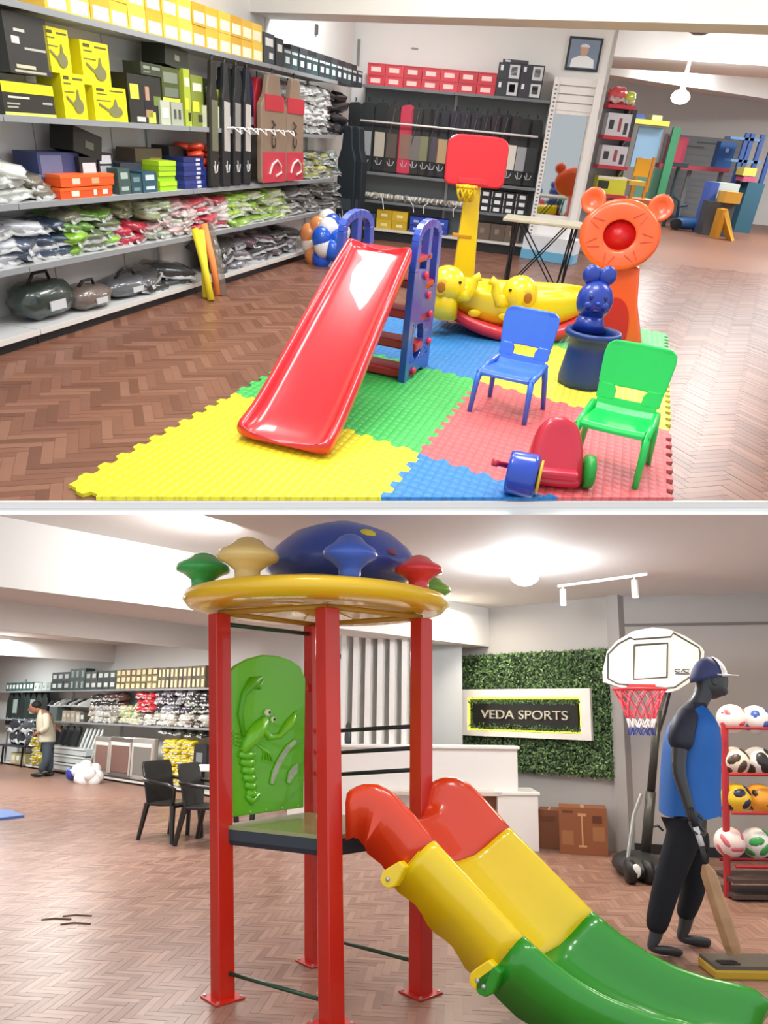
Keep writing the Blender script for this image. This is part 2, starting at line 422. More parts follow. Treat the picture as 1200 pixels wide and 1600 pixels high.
def boxrow(w, d, x0, x1, yref, z0, n, rows, h, depth, hexes, name, label, group, decals=(), gap=0, a=None, skip=0):
    a0, a1 = a if a else (w.hit(x0, yref, d)[0], w.hit(x1, yref, d)[0]); st = (a1-a0)/n; pro = {}
    for r in range(rows):
        for i in range(n):
            if skip and random.random() < skip and r == rows-1: continue
            hx = hexes[(i*7+r*3) % len(hexes)]
            if hx not in pro:
                hw = st/2-.003
                o = MB().box(-hw, hw, 0, depth, .0005, h-.001).build(name, mat(hx, .45), None); tag(o, label, 'box', group)
                for u0, u1, v0, v1, c_ in decals: MB().box(-hw+2*hw*u0, -hw+2*hw*u1, -.0025, 0, h*v0, h*v1).build('printed_label', mat(c_, .5), o, local=True)
                pro[hx] = o; q = o
            else: q = dup(pro[hx], (0, 0, 0))
            q['label'] = label+', '+ORD[i]+' from left'+('' if rows == 1 else ', '+(['lower', 'upper'] if rows == 2 else ['bottom', 'middle', 'top'])[r]+' row')
            q.location = w.P(a0+st*(i+.5), d+random.uniform(0, .012), z0+r*h); q.rotation_euler = (0, 0, w.rz+random.uniform(-.02, .02))
# ---- left wall, top shelf
boxrow(WLU, .04, 75, 411, 40, 1.98, 14, 2, .155, .30, ['e2b63a', 'ecc64a', 'd9a52e'], 'shoe_box', 'ochre shoe box with white label, top left shelf', 'yellow shoe boxes on the top left shelf', [(.12, .9, .12, .62, 'f6f0d2')])
pxbox(WLU, .04, 412, 429, 52, 1.98, .25, '3a4448', 'shoe_box', 'taller dark grey shoe box next to the yellow shoe boxes on the top shelf', decals=[(.15, .85, .6, .85, 'e8e8e4'), (.5, .85, .2, .4, 'dfe3e4')], y1=86)
pxbox(WLU, .04, 431, 443, 60, 1.98, .25, '2c3438', 'shoe_box', 'narrow dark box just before the row of teal boxes on the top shelf', decals=[(.2, .8, .55, .8, 'e8e8e4')], y1=92)
boxrow(WLU, .04, 444, 568, 90, 1.98, 13, 1, .19, .25, ['2b4246', '31504f', '263a40'], 'ball_box', 'small dark teal ball box on the left wall top shelf', 'teal ball boxes on the top left shelf', [(.25, .75, .3, .6, 'd9e6ea'), (.1, .9, .78, .9, 'c5cfd2')])
boxrow(WLU, .06, 455, 560, 80, 2.17, 9, 1, .05, .2, ['22262a', '3b4144'], 'flat_box', 'flat black box lying over the teal ball boxes', 'flat black boxes over the teal boxes')
# ---- left wall, second shelf (from the camera outwards)
Z = 1.39
b1 = pxbox(WLU, .05, 4, 84, 128, Z, .34, '2b2a24', 'equipment_carton', 'wide black carton with yellow top band at the left end of the second shelf', decals=[(0, 1, .66, .96, 'e8e21c'), (.1, .5, .5, .56, 'cfcdbf'), (.06, .3, .32, .37, 'a9a899'), (.06, .26, .22, .27, 'a9a899'), (0, 1, 0, .1, 'd8dc6a'), (.75, .95, .38, .44, 'b3b2a6')], y1=178)
zt = WLU.hit(45, 117, .05)[1]
pxbox(WLU, .05, 2, 69, 22, zt, .30, '2f2f2d', 'equipment_carton', 'tall black carton with white print standing on the yellow banded carton', decals=[(.12, .3, .5, .62, 'd8d4ca'), (.4, .9, .42, .46, 'b9b6ac'), (.2, .45, .7, .75, 'c9c6bc'), (.15, .6, .1, .16, 'cac7a8'), (.1, .85, .03, .07, 'b9b69a')])
YB = 'e0d510'
def kettle(o, hw, h, s=1):
    m = MB(); c = Vector((hw*.25, -.004, h*.30))
    m.ext([c+Vector((math.cos(a)*hw*.42, 0, math.sin(a)*h*.17)) for a in [i*math.pi/6 for i in range(12)]], (0, -.002, 0))
    m.ext([c+Vector((-hw*.14, 0, h*.15)), c+Vector((hw*.14, 0, h*.15)), c+Vector((hw*.06, 0, h*.36)), c+Vector((-hw*.02, 0, h*.36))], (0, -.002, 0))
    m.ext([c+Vector((-hw*.4, 0, h*.05)), c+Vector((-hw*.4, 0, -h*.02)), c+Vector((-hw*.98, 0, h*.16)), c+Vector((-hw*.98, 0, h*.22))], (0, -.002, 0))
    m.build('printed_picture', mat('7c7a50', .5), o, local=True)
def ybox(x0, x1, y0, y1, z0, lab, sq=False, d=.05):
    o = pxbox(WLU, d, x0, x1, y0, z0, .2, YB, 'equipment_box', lab, decals=[(.1, .32, .86, .93, '4b4a22'), (.5, .92, .87, .91, '5d5c28'), (.1, .4, .76, .79, '6a6930'), (.08, .5, .58, .61, '77763a')], y1=y1)
    bb = o.data.vertices; hw = max(v.co.x for v in bb); h = max(v.co.z for v in bb); kettle(o, hw, h); return h
ybox(98, 134, 115, 182, Z, 'yellow machine box with pump picture, second from the left on the second shelf')
ybox(147, 198, 136, 187, Z, 'widest yellow machine box, standing low beside the tall black cartons')
zc = WLU.hit(90, 114, .05)[1]
ybox(72, 109, 44, 113, zc, 'yellow machine box with pump picture stacked highest, beside the tall black carton')
zc2 = WLU.hit(150, 134, .05)[1]
ybox(128, 171, 66, 134, zc2, 'yellow machine box with pump picture stacked over the widest yellow box')
pxbox(WLU, .06, 173, 187, 110, Z+.0, .2, '1f201d', 'slim_box', 'slim black box squeezed behind the widest yellow box', decals=[(.2, .5, .2, .8, '55564a')], y1=187) if False else None
pxbox(WLU, .05, 201, 252, 118, Z, .16, '24241f', 'fitness_box', 'tall black carton with exercising figure print and lime discs', decals=[(.05, .3, .5, .8, 'cfd84a'), (.55, .78, .02, .26, 'd2dc50'), (.5, .62, .5, .78, 'b58d76'), (.45, .72, .3, .5, '1b1b22'), (.48, .7, .14, .3, 'a67d68'), (.2, .45, .04, .14, 'd5d2c2'), (.75, .97, .4, .6, '6f7f3a')], y1=189)
zb = WLU.hit(228, 117, .05)[1]
pxbox(WLU, .05, 219, 252, 99, zb, .16, '39402c', 'fitness_box', 'olive black box with white grid print laid on the figure print carton', decals=[(.1, .4, .5, .75, '8b9382'), (.5, .9, .5, .75, '8b9382'), (.1, .4, .2, .35, '71796a')])
pxbox(WLU, .06, 254, 281, 106, Z, .2, '48511f', 'fitness_box', 'dark olive carton with grey grid print and lime lower edge', decals=[(.1, .9, .74, .92, '7c8573'), (.1, .9, .5, .66, '6b7463'), (0, 1, .42, .48, 'd8e04a')], y1=190)
zb = WLU.hit(268, 105, .06)[1]
pxbox(WLU, .08, 256, 292, 72, zb, .22, '2e3326', 'fitness_box', 'tilted dark carton perched highest on the olive cartons', decals=[(.4, .6, .35, .6, '8b9278')], rot=.1)
pxbox(WLU, .03, 251, 266, 157, Z, .1, 'b9bfa8', 'leaflet_box', 'small white and green folded leaflet box leaning at the shelf edge', decals=[(.2, .8, .3, .7, 'e8ebe0')], y1=191)
pxbox(WLU, .03, 268, 286, 160, Z, .1, 'a5ab98', 'leaflet_box', 'small grey patterned box at the second shelf edge', decals=[(.2, .4, .3, .7, '4b4f45'), (.6, .8, .3, .7, '4b4f45')], y1=192)
for i, (x0, x1, y0, c, lab) in enumerate([(288, 298, 108, 'a9b83a', 'tall lime green box edge right of the olive cartons'), (299, 318, 118, '7f8a35', 'green box with white and yellow zigzag print'), (320, 337, 124, '303820', 'dark box with pale grid print behind the hanging black covers')]):
    pxbox(WLU, .05, x0, x1, y0, Z, .22, c, 'fitness_box', lab, decals=[(.15, .85, .7, .85, 'e2e7c8'), (.1, .6, .3, .5, 'dfe63a'), (.5, .9, .1, .25, '2b2d22')], y1=195)
pxbox(WLU, .04, 336, 345, 140, Z, .15, 'c3cf2c', 'slim_box', 'slim lime box standing next to the white price boxes', y1=197)
pxbox(WLU, .01, 346, 367, 182, Z, .06, 'ecebe6', 'white_box', 'small white cardboard box at the front edge of the second shelf', decals=[(.2, .5, .3, .8, 'b9b6ae')], y1=200)
pxbox(WLU, .01, 322, 345, 166, Z, .05, 'd8d9bc', 'leaflet_box', 'pale leaning card pack beside the small white cardboard box', decals=[(.1, .5, .1, .9, '6a6d3c')], y1=197)
# ---- left wall, third shelf
Z = .90
pxbox(WLU, .16, 58, 124, 238, Z+.11, .2, '3b4470', 'shoe_box', 'navy blue shoe box lying across the pile on the third shelf', decals=[(.05, .55, .1, .9, '6a7194')], y1=258)
pxbox(WLU, .12, 112, 156, 204, Z+.26, .2, '1c1e1a', 'shoe_box', 'tilted black shoe box with grey emblem topping the third shelf pile', decals=[(.4, .7, .3, .6, '59604f')], y1=238, rot=.22)
pxbox(WLU, .12, 124, 152, 245, Z+.13, .2, '1f2025', 'shoe_box', 'black shoe box with white end label above the orange boxes', decals=[(.15, .9, .1, .7, 'd5d2d6')], y1=270)
pxbox(WLU, .14, 153, 176, 239, Z+.13, .2, '22232a', 'shoe_box', 'black shoe box with two white labels right of the tilted black box', decals=[(.1, .9, .52, .9, 'cfcdd3'), (.1, .85, .1, .42, 'a9adb5')], y1=270)
wb = pxbox(WLU, .03, 94, 176, 292, Z, .26, 'e0501c', 'shoe_box', 'lower bright orange shoe box of the pair on the third shelf', decals=[(.2, .34, .2, .75, 'f3d9c8'), (.62, .68, .2, .75, 'f5e4d6'), (.8, .9, .25, .8, 'f7ede2')], y1=312, lid='e8601f')
zo = WLU.hit(135, 291, .03)[1]
pxbox(WLU, .035, 94, 178, 272, zo, .26, 'e4571f', 'shoe_box', 'upper bright orange shoe box of the pair on the third shelf', decals=[(.2, .34, .2, .7, 'f2cdb8'), (.56, .7, .2, .7, 'f6a67c')], y1=290, lid='ee6a2a')
for i, (x0, x1, y0, c, lab, dc) in enumerate([
    (185, 204, 263, '3f5650', 'grey green box with pale print right of the orange pair', 'a6b8b0'), (205, 222, 272, '2a4a52', 'dark teal pack third from the orange pair', '6d8c90'),
    (223, 246, 268, '2c5262', 'blue teal pack with white sticker before the lime shoes', 'c9d4d8')]):
    pxbox(WLU, .04, x0, x1, y0, Z, .22, c, 'stacked_box', lab, decals=[(.2, .8, .6, .85, dc), (.2, .8, .15, .3, dc)], y1=305)
pxbox(WLU, .16, 188, 222, 254, Z+.0, .2, '39404e', 'stacked_box', 'slate box lying behind the grey green and teal packs', y1=275)
pxbox(WLU, .2, 211, 253, 232, Z+.17, .18, '5a4a3c', 'stacked_box', 'brown carton behind the lime green packs', decals=[(.5, .95, .1, .5, '9c8342')], y1=250)
pxbox(WLU, .2, 264, 292, 228, Z+.19, .18, '2b2926', 'stacked_box', 'black carton topping the stack near the navy boxes', y1=246)
for k in range(6):
    a, _ = WLU.hit(261, 280, .05)
    o = wbox(WLU, a-.13, a+.15, .04+random.uniform(0, .02), Z+.038*k, Z+.038*(k+1), .16, ('9ccc1c', 'b5de2a')[k % 2], 'lime_pack', 'flat lime green pack, '+ORD[k]+' from the bottom of the lime stack', 'pack', 'stacked lime green packs on the third shelf', rot=0)
for k in range(7):
    a0 = WLU.hit(288, 270, .04)[0]; a1 = WLU.hit(320, 270, .04)[0]
    wbox(WLU, a0, a1, .04+random.uniform(0, .015), Z+.036*k, Z+.036*(k+1), .2, ('24306e', '2f3c86')[k % 2], 'navy_pack', 'flat navy blue pack, '+ORD[k]+' from the bottom of the navy stack', 'pack', 'stacked navy packs on the third shelf', decals=[(.6, .8, .2, .8, 'cfd3e4')])
for x0, x1, c in ((321, 331, '3a4590'), (332, 339, 'e9e7ee'), (340, 352, 'cdc5bd')):
    pxbox(WLU, .04, x0, x1, 262, Z, .16, c, 'upright_pack', {'3a4590': 'blue striped pack standing under the orange bibs', 'e9e7ee': 'thin white pack standing under the orange bibs', 'cdc5bd': 'white printed pack right of the thin white pack'}[c], 'pack', decals=[(.3, .7, .2, .8, '5a5f86')], y1=293)
# ------------------------------------------------------------------ lumpy bagged goods
def lump_mesh(seed, sx, sy, sz, amp=.25, nu=14, nv=8, pw=.6):
    m = MB(); rings = []
    for j in range(nv+1):
        ph = math.pi*(j/nv)*.96+math.pi*.02; ring = []
        for i in range(nu):
            th = 2*math.pi*i/nu
            c, s_ = math.cos(th), math.sin(th)
            q = Vector((math.copysign(abs(c)**pw, c)*math.sin(ph)**.6, math.copysign(abs(s_)**pw, s_)*math.sin(ph)**.6, -math.cos(ph)))
            k = 1+amp*noise.noise(q*2.2+Vector((seed*3.1, seed, 0)))+amp*.5*noise.noise(q*5+Vector((seed, 0, 0)))
            ring.append(Vector((q.x*sx*k, q.y*sy*k, q.z*sz*k)))
        rings.append(ring)
    lo = min(p.z for r in rings for p in r)
    return m.loft([[p-Vector((0, 0, lo)) for p in r] for r in rings])
def wrap(hx, r=.22): return mat(hx, r, coat=.8, nz=.35, nscale=16, bump=.6)
_lp = {}
def lump(kind, pos, rz, hx, name, label, cat, group, sc=1, tilt=(0, 0), film=True):
    key = (kind, name, hx)
    if key not in _lp:
        sx, sy, sz = kind[:3]
        o = lump_mesh(random.random()*50, sx, sy, sz, kind[3]).build(name, wrap(hx), None, smooth=True)
        if film:
            m = MB(); n = 7
            top = [Vector((-sx*.8+1.6*sx*i/n, -sy*.86, sz*(.9+.25*math.sin(i*2.3)))) for i in range(n+1)]
            bot = [Vector((-sx*.95+1.9*sx*i/n, -sy*1.04-.012*math.sin(i*1.7), sz*(.25+.2*math.sin(i*1.3+1)))) for i in range(n+1)]
            m.loft([top, bot], closed=False)
            fo = m.build('plastic_film', mat('eef2f2', .1, alpha=.4, coat=1), o, local=True, smooth=True)
            s = fo.modifiers.new('thick', 'SOLIDIFY'); s.thickness = .001
        tag(o, label, cat, group); _lp[key] = o; q = o
    else: q = dup(_lp[key], (0, 0, 0), None, label, group)
    q.location = pos; q.rotation_euler = (tilt[0], tilt[1], rz); q.scale = (sc, sc, sc)
def spread(w, px0, px1, yref, z0, zone, hexes, name, label, cat, group, d0=.03, kind=(.14, .1, .045, .3), step=.21, layers=2, drow=2, film=True, jit=.03):
    a0 = w.hit(px0, yref, d0)[0]; a1 = w.hit(px1, yref, d0)[0]; n = max(1, round((a1-a0)/step)); lab = 0
    for r in range(drow):
        for l in range(layers):
            for i in range(n):
                hx, cn = hexes[int(random.random()*len(hexes))]
                a = a0+(a1-a0)*(i+.5)/n+random.uniform(-jit, jit)
                if r and l < layers-1: continue
                d = min(d0+kind[1]+.02+r*kind[1]*1.3+random.uniform(0, .015), .425-kind[1]*1.15)
                gw = group.format(cn).split(); k_ = next((x for x, q in enumerate(gw) if q in PREP+('low', 'halfway', 'high') and x > 1), len(gw)); ln = 'top' if l == layers-1 else ['bottom', 'second', 'third', 'fourth', 'fifth'][l]
                full = (cn+' '+name.replace('_', ' ')).split()+['of', 'the', ('front', 'back')[r], ln, 'layer,', ORD[i]+',']+gw[k_:]
                if len(full) > 16: full = [q for q in full if q not in ('of', 'the')]
                lump(kind, w.P(a, d, z0+l*kind[2]*1.75+random.uniform(0, .004)), w.rz+random.uniform(-.5, .5), hx, name, ' '.join(full), cat, group.format(cn), random.uniform(.85, 1.12), (random.uniform(-.12, .2), random.uniform(-.15, .15)), film)
WHT = ('d9dcdc', 'white'); YEL = ('d9d67a', 'pale yellow'); GRN = ('6f9e3c', 'green'); LIM = ('a6d63c', 'lime'); PNK = ('d98088', 'pink'); RED = ('c03848', 'red')
NAV = ('2c3c52', 'navy'); GRY = ('8f9494', 'grey'); DKG = ('3c4440', 'charcoal'); OLV = ('6a6a42', 'olive'); BRN = ('6a4f40', 'brown'); TEA = ('4f7a76', 'teal')
spread(WLU, 8, 60, 310, .90, 0, [('c9ccc4', 'white'), ('c8c68a', 'pale yellow'), ('b9bcb4', 'grey')], 'bagged_shirt', '{} folded shirt in clear plastic left of the orange shoe boxes', 'clothing', '{} bagged shirts at the left end of the third shelf', layers=3, kind=(.16, .11, .04, .35))
spread(WLU, 60, 92, 308, .90, 0, [('c6c67e', 'pale yellow'), ('7a7566', 'brown')], 'bagged_shirt', '{} bagged shirt touching the left side of the orange shoe boxes', 'clothing', '{} bagged shirts touching the orange boxes', layers=2, kind=(.13, .11, .04, .35), drow=1)
spread(WLU, 312, 350, 250, 1.03, 0, [('dd4a2c', 'orange red')], 'folded_bib', '{} folded sports bib in the bright heap above the blue striped pack', 'clothing', '{} folded bibs on the third shelf', layers=4, kind=(.12, .08, .03, .3), film=False)
spread(WLU, 355, 385, 285, .90, 0, [('5a5c4a', 'olive'), ('c9c9b4', 'cream')], 'small_pack', '{} small crumpled pack at the foot of the leaning bat covers', 'pack', '{} small packs under the bat covers', layers=2, kind=(.08, .06, .03, .3))
spread(WLU, 460, 530, 262, .90, 0, [('9aa49c', 'grey'), ('6f8a80', 'teal'), ('b8bc74', 'lime')], 'bagged_garment', '{} bagged garment right of the red bat covers on the third shelf', 'clothing', '{} bagged garments right of the red bat covers', layers=4, kind=(.17, .12, .04, .35))
spread(WLU, 455, 520, 165, 1.39, 0, [('b4b6b2', 'grey'), ('d3d5d2', 'white')], 'bagged_garment', '{} bagged garment in the heap under the teal ball boxes', 'clothing', '{} bagged garments under the teal boxes', layers=6, kind=(.18, .12, .045, .35))
spread(WLU, 505, 550, 150, 1.39, 0, [('24292c', 'black')], 'kit_bag', '{} soft kit bag at the corner end of the second shelf', 'bag', '{} kit bags at the corner', layers=4, kind=(.22, .12, .07, .3), step=.5, drow=1, film=False, d0=.1)
spread(WLU, 8, 70, 400, .52, 0, [('4a566a', 'navy'), ('9a9ca2', 'grey'), ('c4c8ce', 'white')], 'bagged_tracksuit', '{} bagged tracksuit at the left end of the fourth shelf', 'clothing', '{} bagged tracksuits on the fourth shelf', layers=3, kind=(.16, .12, .045, .3))
spread(WLU, 72, 120, 392, .52, 0, [('34465c', 'navy')], 'bagged_shorts', '{} bagged shorts between the white and the green packs', 'clothing', '{} bagged shorts on the fourth shelf', layers=3, kind=(.15, .12, .045, .3))
spread(WLU, 115, 190, 380, .52, 0, [('5f8a36', 'green'), ('8fc43a', 'lime'), ('5c6a48', 'olive'), ('7a7c66', 'khaki')], 'bagged_jersey', '{} bagged jersey left of the red pack on the fourth shelf', 'clothing', '{} bagged jerseys left of the red pack', layers=4, kind=(.15, .11, .04, .35))
spread(WLU, 190, 236, 372, .52, 0, [('b62c40', 'bright red')], 'bagged_jersey', '{} bagged jersey in the red heap on the fourth shelf', 'clothing', '{} bagged jerseys in the red heap', layers=2, kind=(.14, .11, .04, .35), drow=1)
spread(WLU, 192, 240, 340, .62, 0, [('5a6a3c', 'moss green'), ('8f9a70', 'sage')], 'bagged_jersey', '{} bagged jersey lying behind and above the red heap', 'clothing', '{} bagged jerseys above the red heap', d0=.16, layers=3, kind=(.14, .1, .04, .35), drow=1)
spread(WLU, 240, 292, 350, .52, 0, [('c2c8b4', 'cream'), ('9aa27c', 'sage'), ('c9a4a4', 'rose')], 'bagged_jersey', '{} bagged jersey behind the foam sticks', 'clothing', '{} bagged jerseys behind the foam sticks', layers=4, kind=(.15, .11, .04, .35))
spread(WLU, 292, 362, 340, .52, 0, [('d6868a', 'pink'), ('c2404c', 'red'), ('d9c8c4', 'blush white')], 'bagged_ball_kit', '{} bagged kit right above the orange foam stick', 'clothing', '{} bagged kits above the foam sticks', layers=4, kind=(.15, .11, .04, .35))
spread(WLU, 362, 455, 325, .52, 0, [('a4cf4a', 'lime'), ('8fb848', 'leaf green'), ('c6d69a', 'pale green')], 'bagged_bib', '{} bagged bib in the green stretch of the fourth shelf', 'clothing', '{} bagged bibs in the green stretch', layers=4, kind=(.17, .12, .04, .35), step=.26)
spread(WLU, 455, 535, 308, .52, 0, [('8c8c88', 'grey'), ('5c5e5c', 'charcoal')], 'bagged_net', '{} bagged net at the far end of the fourth shelf', 'net', '{} bagged nets on the fourth shelf', layers=4, kind=(.2, .13, .04, .35), step=.32)
spread(WLU, 345, 470, 385, .10, 0, [('3c4244', 'charcoal'), ('77757c', 'grey'), ('6a5660', 'plum')], 'bagged_racket', '{} bagged goods on the bottom shelf near the balloons', 'bag', '{} bagged goods on the bottom shelf', layers=3, kind=(.22, .14, .05, .3), step=.34)
spread(WLU, 225, 300, 425, .10, 0, [('33373a', 'charcoal'), ('4a4c4e', 'slate')], 'bagged_net', '{} long bagged net on the bottom shelf behind the foam sticks', 'net', '{} long nets on the bottom shelf', layers=2, kind=(.24, .13, .045, .25), step=.4)
# big dark equipment bags on the bottom shelf
def bigbag(px0, px1, y, z, hx, label, h=.14, dd=.05):
    a0 = WLU.hit(px0, y, dd)[0]; a1 = WLU.hit(px1, y, dd)[0]
    o = lump_mesh(px0, (a1-a0)/2, .15, h/2, .12, 22, 10, .7).build('equipment_bag', wrap(hx, .3), None, smooth=True); tag(o, label, 'bag')
    o.location = WLU.P((a0+a1)/2, dd+.15, z); o.rotation_euler = (0, 0, WLU.rz)
    hw = (a1-a0)/2
    MB().box(-hw*.3, hw*.3, -.156, -.146, h*.3, h*.55).build('label_patch', mat('c8cbcc', .5), o, local=True)
    MB().tube([(-hw*.5, -.02, h*.93), (-hw*.3, -.04, h*1.25), (hw*.2, -.04, h*1.25), (hw*.4, -.02, h*.93)], .012, 6).build('carry_strap', BLACK, o, local=True, smooth=True)
bigbag(45, 128, 460, .10, '2a3a35', 'long dark green equipment bag in plastic at the near end of the bottom shelf', .26, .06)
bigbag(128, 186, 455, .10, '6c5f58', 'brown grey net bag with pale label in crumpled plastic on the bottom shelf', .17, .02)
bigbag(180, 250, 432, .10, '5a5e62', 'grey flat bag with white price tag on the bottom shelf', .16, .06)
# ------------------------------------------------------------------ bat covers
def cover(name, hx, lab, pos, rz, w=.16, h=.85, t=.05, panel=None, tip=None, logo=None, label=None, group=None, cat='bat cover', lean=0, roll=0, top=None, strap=None, wide=False):
    o = thing(name, lab, cat, pos, rz, group); hw = w/2
    pts = [(-hw*.95, 0), (hw*.95, 0), (hw, .05), (hw, h*.72), (hw*.62, h*.82), (hw*.45, h*.98), (hw*.3, h), (-hw*.3, h), (-hw*.45, h*.98), (-hw*.62, h*.82), (-hw, h*.72), (-hw, .05)]
    if wide: pts = [(-hw*.95, 0), (hw*.95, 0), (hw, .05), (hw, h*.9), (hw*.9, h*.97), (hw*.5, h), (-hw*.6, h*.985), (-hw*.95, h*.95), (-hw, h*.88), (-hw, .05)]
    MB().ext([(x, 0, z) for x, z in pts], (0, t, 0)).build('cover_body', mat(hx, .55, bump=.2, nscale=20), o, local=True, bevel=.012)
    def patch(x0, x1, z0, z1, c, nm): MB().box(x0*hw, x1*hw, -.004, .002, z0*h, z1*h).build(nm, mat(c, .5), o, local=True)
    if panel: patch(-.75, .75, panel[0], panel[1], panel[2], 'window_panel')
    if tip: patch(-.95, .95, tip[0], tip[1], tip[2], 'tip_panel')
    if logo:
        m = MB(); m.tube([(-hw*.5, -.006, h*(logo[0]+.06)), (-hw*.2, -.006, h*logo[0]), (hw*.3, -.006, h*(logo[0]+.01)), (hw*.5, -.006, h*(logo[0]+.07))], .006, 5)
        m.tube([(-hw*.2, -.006, h*(logo[0]+.1)), (-hw*.1, -.006, h*(logo[0]+.02))], .005, 5)
        m.build('printed_logo', mat(logo[1], .5), o, local=True)
    if strap: MB().tube([(-hw*.6, -.008, h*.45), (-hw*.1, -.02, h*.7), (hw*.2, -.008, h*.95)], .008, 5).build('shoulder_strap', mat(strap, .6), o, local=True)
    MB().tube([(0, t/2, h), (0.01, t/2, h+.03), (0, t/2, h+.05)], .008, 6).build('hanging_loop', BLACK, o, local=True)
    o.rotation_euler = (lean, roll, rz); return o
px_c = [(551, '1b2224', '8f979a', 'first'), (571, '1c2425', '959d9f', 'second'), (592, '1a1c1e', 'b9b1a0', 'third'), (611, '2a2422', '5c4f47', 'fourth'), (632, 'c4344e', '8c6a5c', 'fifth'), (648, '2c2a2a', '76706a', 'sixth'),
        (664, '23241f', '7f8262', 'seventh'), (690, '20242a', 'b59a72', 'eighth'), (676, '25232a', '4c4650', 'x'), (706, '242430', '58525e', 'x'), (722, '262430', '5c5560', 'x'), (738, '26222c', '6a4c54', 'x'), (754, '221f26', '4a444c', 'x'), (770, '2a2028', '7c4450', 'x'), (785, '241e24', '5f5056', 'x'), (799, '2a2526', 'ded9cc', 'w'), (817, '1d2124', '9da1a4', 'y'), (832, '1a1e20', '2c3236', 'z')]
names = {'first': 'black bat cover with grey panel, first from the corner on the back wall rail', 'second': 'black bat cover with grey panel, second from the corner on the back wall rail', 'third': 'black bat cover with tan panel and white side stripe', 'fourth': 'dark brown bat cover left of the crimson one', 'fifth': 'crimson bat cover with crimson tip hanging from the back rail', 'sixth': 'dark grey bat cover right of the crimson one', 'seventh': 'black bat cover with olive green panel', 'eighth': 'dark bat cover with square orange tan panel left of the red toy backboard', 'w': 'dark bat cover with cream panel just right of the red toy backboard', 'y': 'black bat cover with grey panel second from the right end of the rail', 'z': 'plain black bat cover at the right end of the back rail'}
for px, hx, pn, nm in px_c:
    a = WBU.hit(px, 230, .10)[0]
    cover('bat_cover', hx, names.get(nm, 'plum bat cover behind the toy backboard, '+ORD[max(0, (px-676)//15)]+' in that group'), WBU.P(a, .12, .96), WBU.rz, wide=True, w=.21, h=.88+random.uniform(-.02, .03), panel=(.22, .58, pn), logo=(.1, 'c4c8ca'), tip=(.02, .2, 'c4344e') if nm == 'fifth' else None, group=None if nm in names else 'bat covers behind the toy backboard', strap='5a5658' if nm in 'x fourth sixth' else None)
rd = thing('display_rail', 'thin white steel rail across the hanging bat covers', 'rail', WBU.P(0, .05, 1.6), WBU.rz)
q0 = WBU.hit(563, 187, .05)[0]; q1 = WBU.hit(841, 213, .05)[0]
MB().tube([WBU.P(q0, .05, 1.605), WBU.P(q1, .05, 1.605)], .013, 8).build('rail_bar', WH, rd, smooth=True)
for a in (q0+.02, (q0+q1)/2, q1-.02): MB().tube([WBU.P(a, .05, 1.605), WBU.P(a, .41, 1.62)], .008, 6).build('rail_bracket', WH, rd)
# red / tan covers with hooks on the left wall
def lw(px, y, d): return WLU.hit(px, y, d)[0]
for px, lab in ((417, 'red and tan bat cover hanging at the middle of the left wall'), (450, 'red and tan bat cover hanging furthest right on the left wall')):
    a = lw(px, 240, .03); c = cover('bat_cover', '8f7a66', lab, WLU.P(a, -.06, .92), WLU.rz, w=.64 if px == 417 else .50, h=.98, tip=(0, .29, 'c8384a'), t=.06)
    MB().box(-.19, .19, -.008, .0, .66, .80).xf(Matrix.Diagonal((1.25, 1, 1, 1))).build('red_hood', mat('c22f3c', .5), c, local=True)
    text('CW', .15, c, Matrix.Translation((-.03, -.012, .45)) @ Matrix.Rotation(math.pi/2, 4, 'X') @ Matrix.Rotation(math.pi/2, 4, 'Z'), mat('3a2f2a', .5))
    MB().tube([(-.15, -.012, .08), (-.08, -.012, .17), (.05, -.012, .21), (.15, -.012, .16), (.16, -.012, .09), (.02, -.012, .06)], .012, 6).build('printed_logo', mat('e6d2cc', .5), c, local=True)
for px, hx, pn, lab in ((345, '1e1f20', 'b9b4ae', 'black bat cover with pale stripe left of the red bat covers'), (362, '17191b', '8f8b86', 'black bat cover leaning between the striped one and the red ones'), (378, '1b1d22', 'c2bcb4', 'slim black bat cover with cream edge touching the red bat covers'), (326, '222018', '6a6a52', 'dark olive bat cover hanging behind the orange folded bibs')):
    a = lw(px, 240, .03)
    cover('bat_cover', hx, lab, WLU.P(a, -.03, .91), WLU.rz, w=.15, h=1.0, panel=(.3, .7, pn), logo=(.12, 'd0d0cc'), roll=.06)
for px, hx, lab in ((356, '23282c', 'upright black kit bag standing on the second shelf'), (372, '1f2a2c', 'dark teal kit bag standing on the second shelf'), (388, '26305a', 'navy kit bag with white badge on the second shelf')):
    a = lw(px, 160, .12)
    k = cover('kit_bag', hx, lab, WLU.P(a, .10, 1.39), WLU.rz, w=.2, h=.5, cat='bag', t=.1, panel=(.1, .24, 'cfd3e0') if px == 388 else None)
for i, px in enumerate((404, 421, 452)):
    a = lw(px, 160, .1)
    cover('bat_cover', 'c8323e', ['red bat cover top standing behind the left hooks', 'red bat cover top standing behind the middle hooks', 'narrow red bat cover top next to the grey bagged heap'][i], WLU.P(a, .08, 1.36), WLU.rz, w=.24 if i < 2 else .18, h=.5, t=.08, strap='4a1c22')
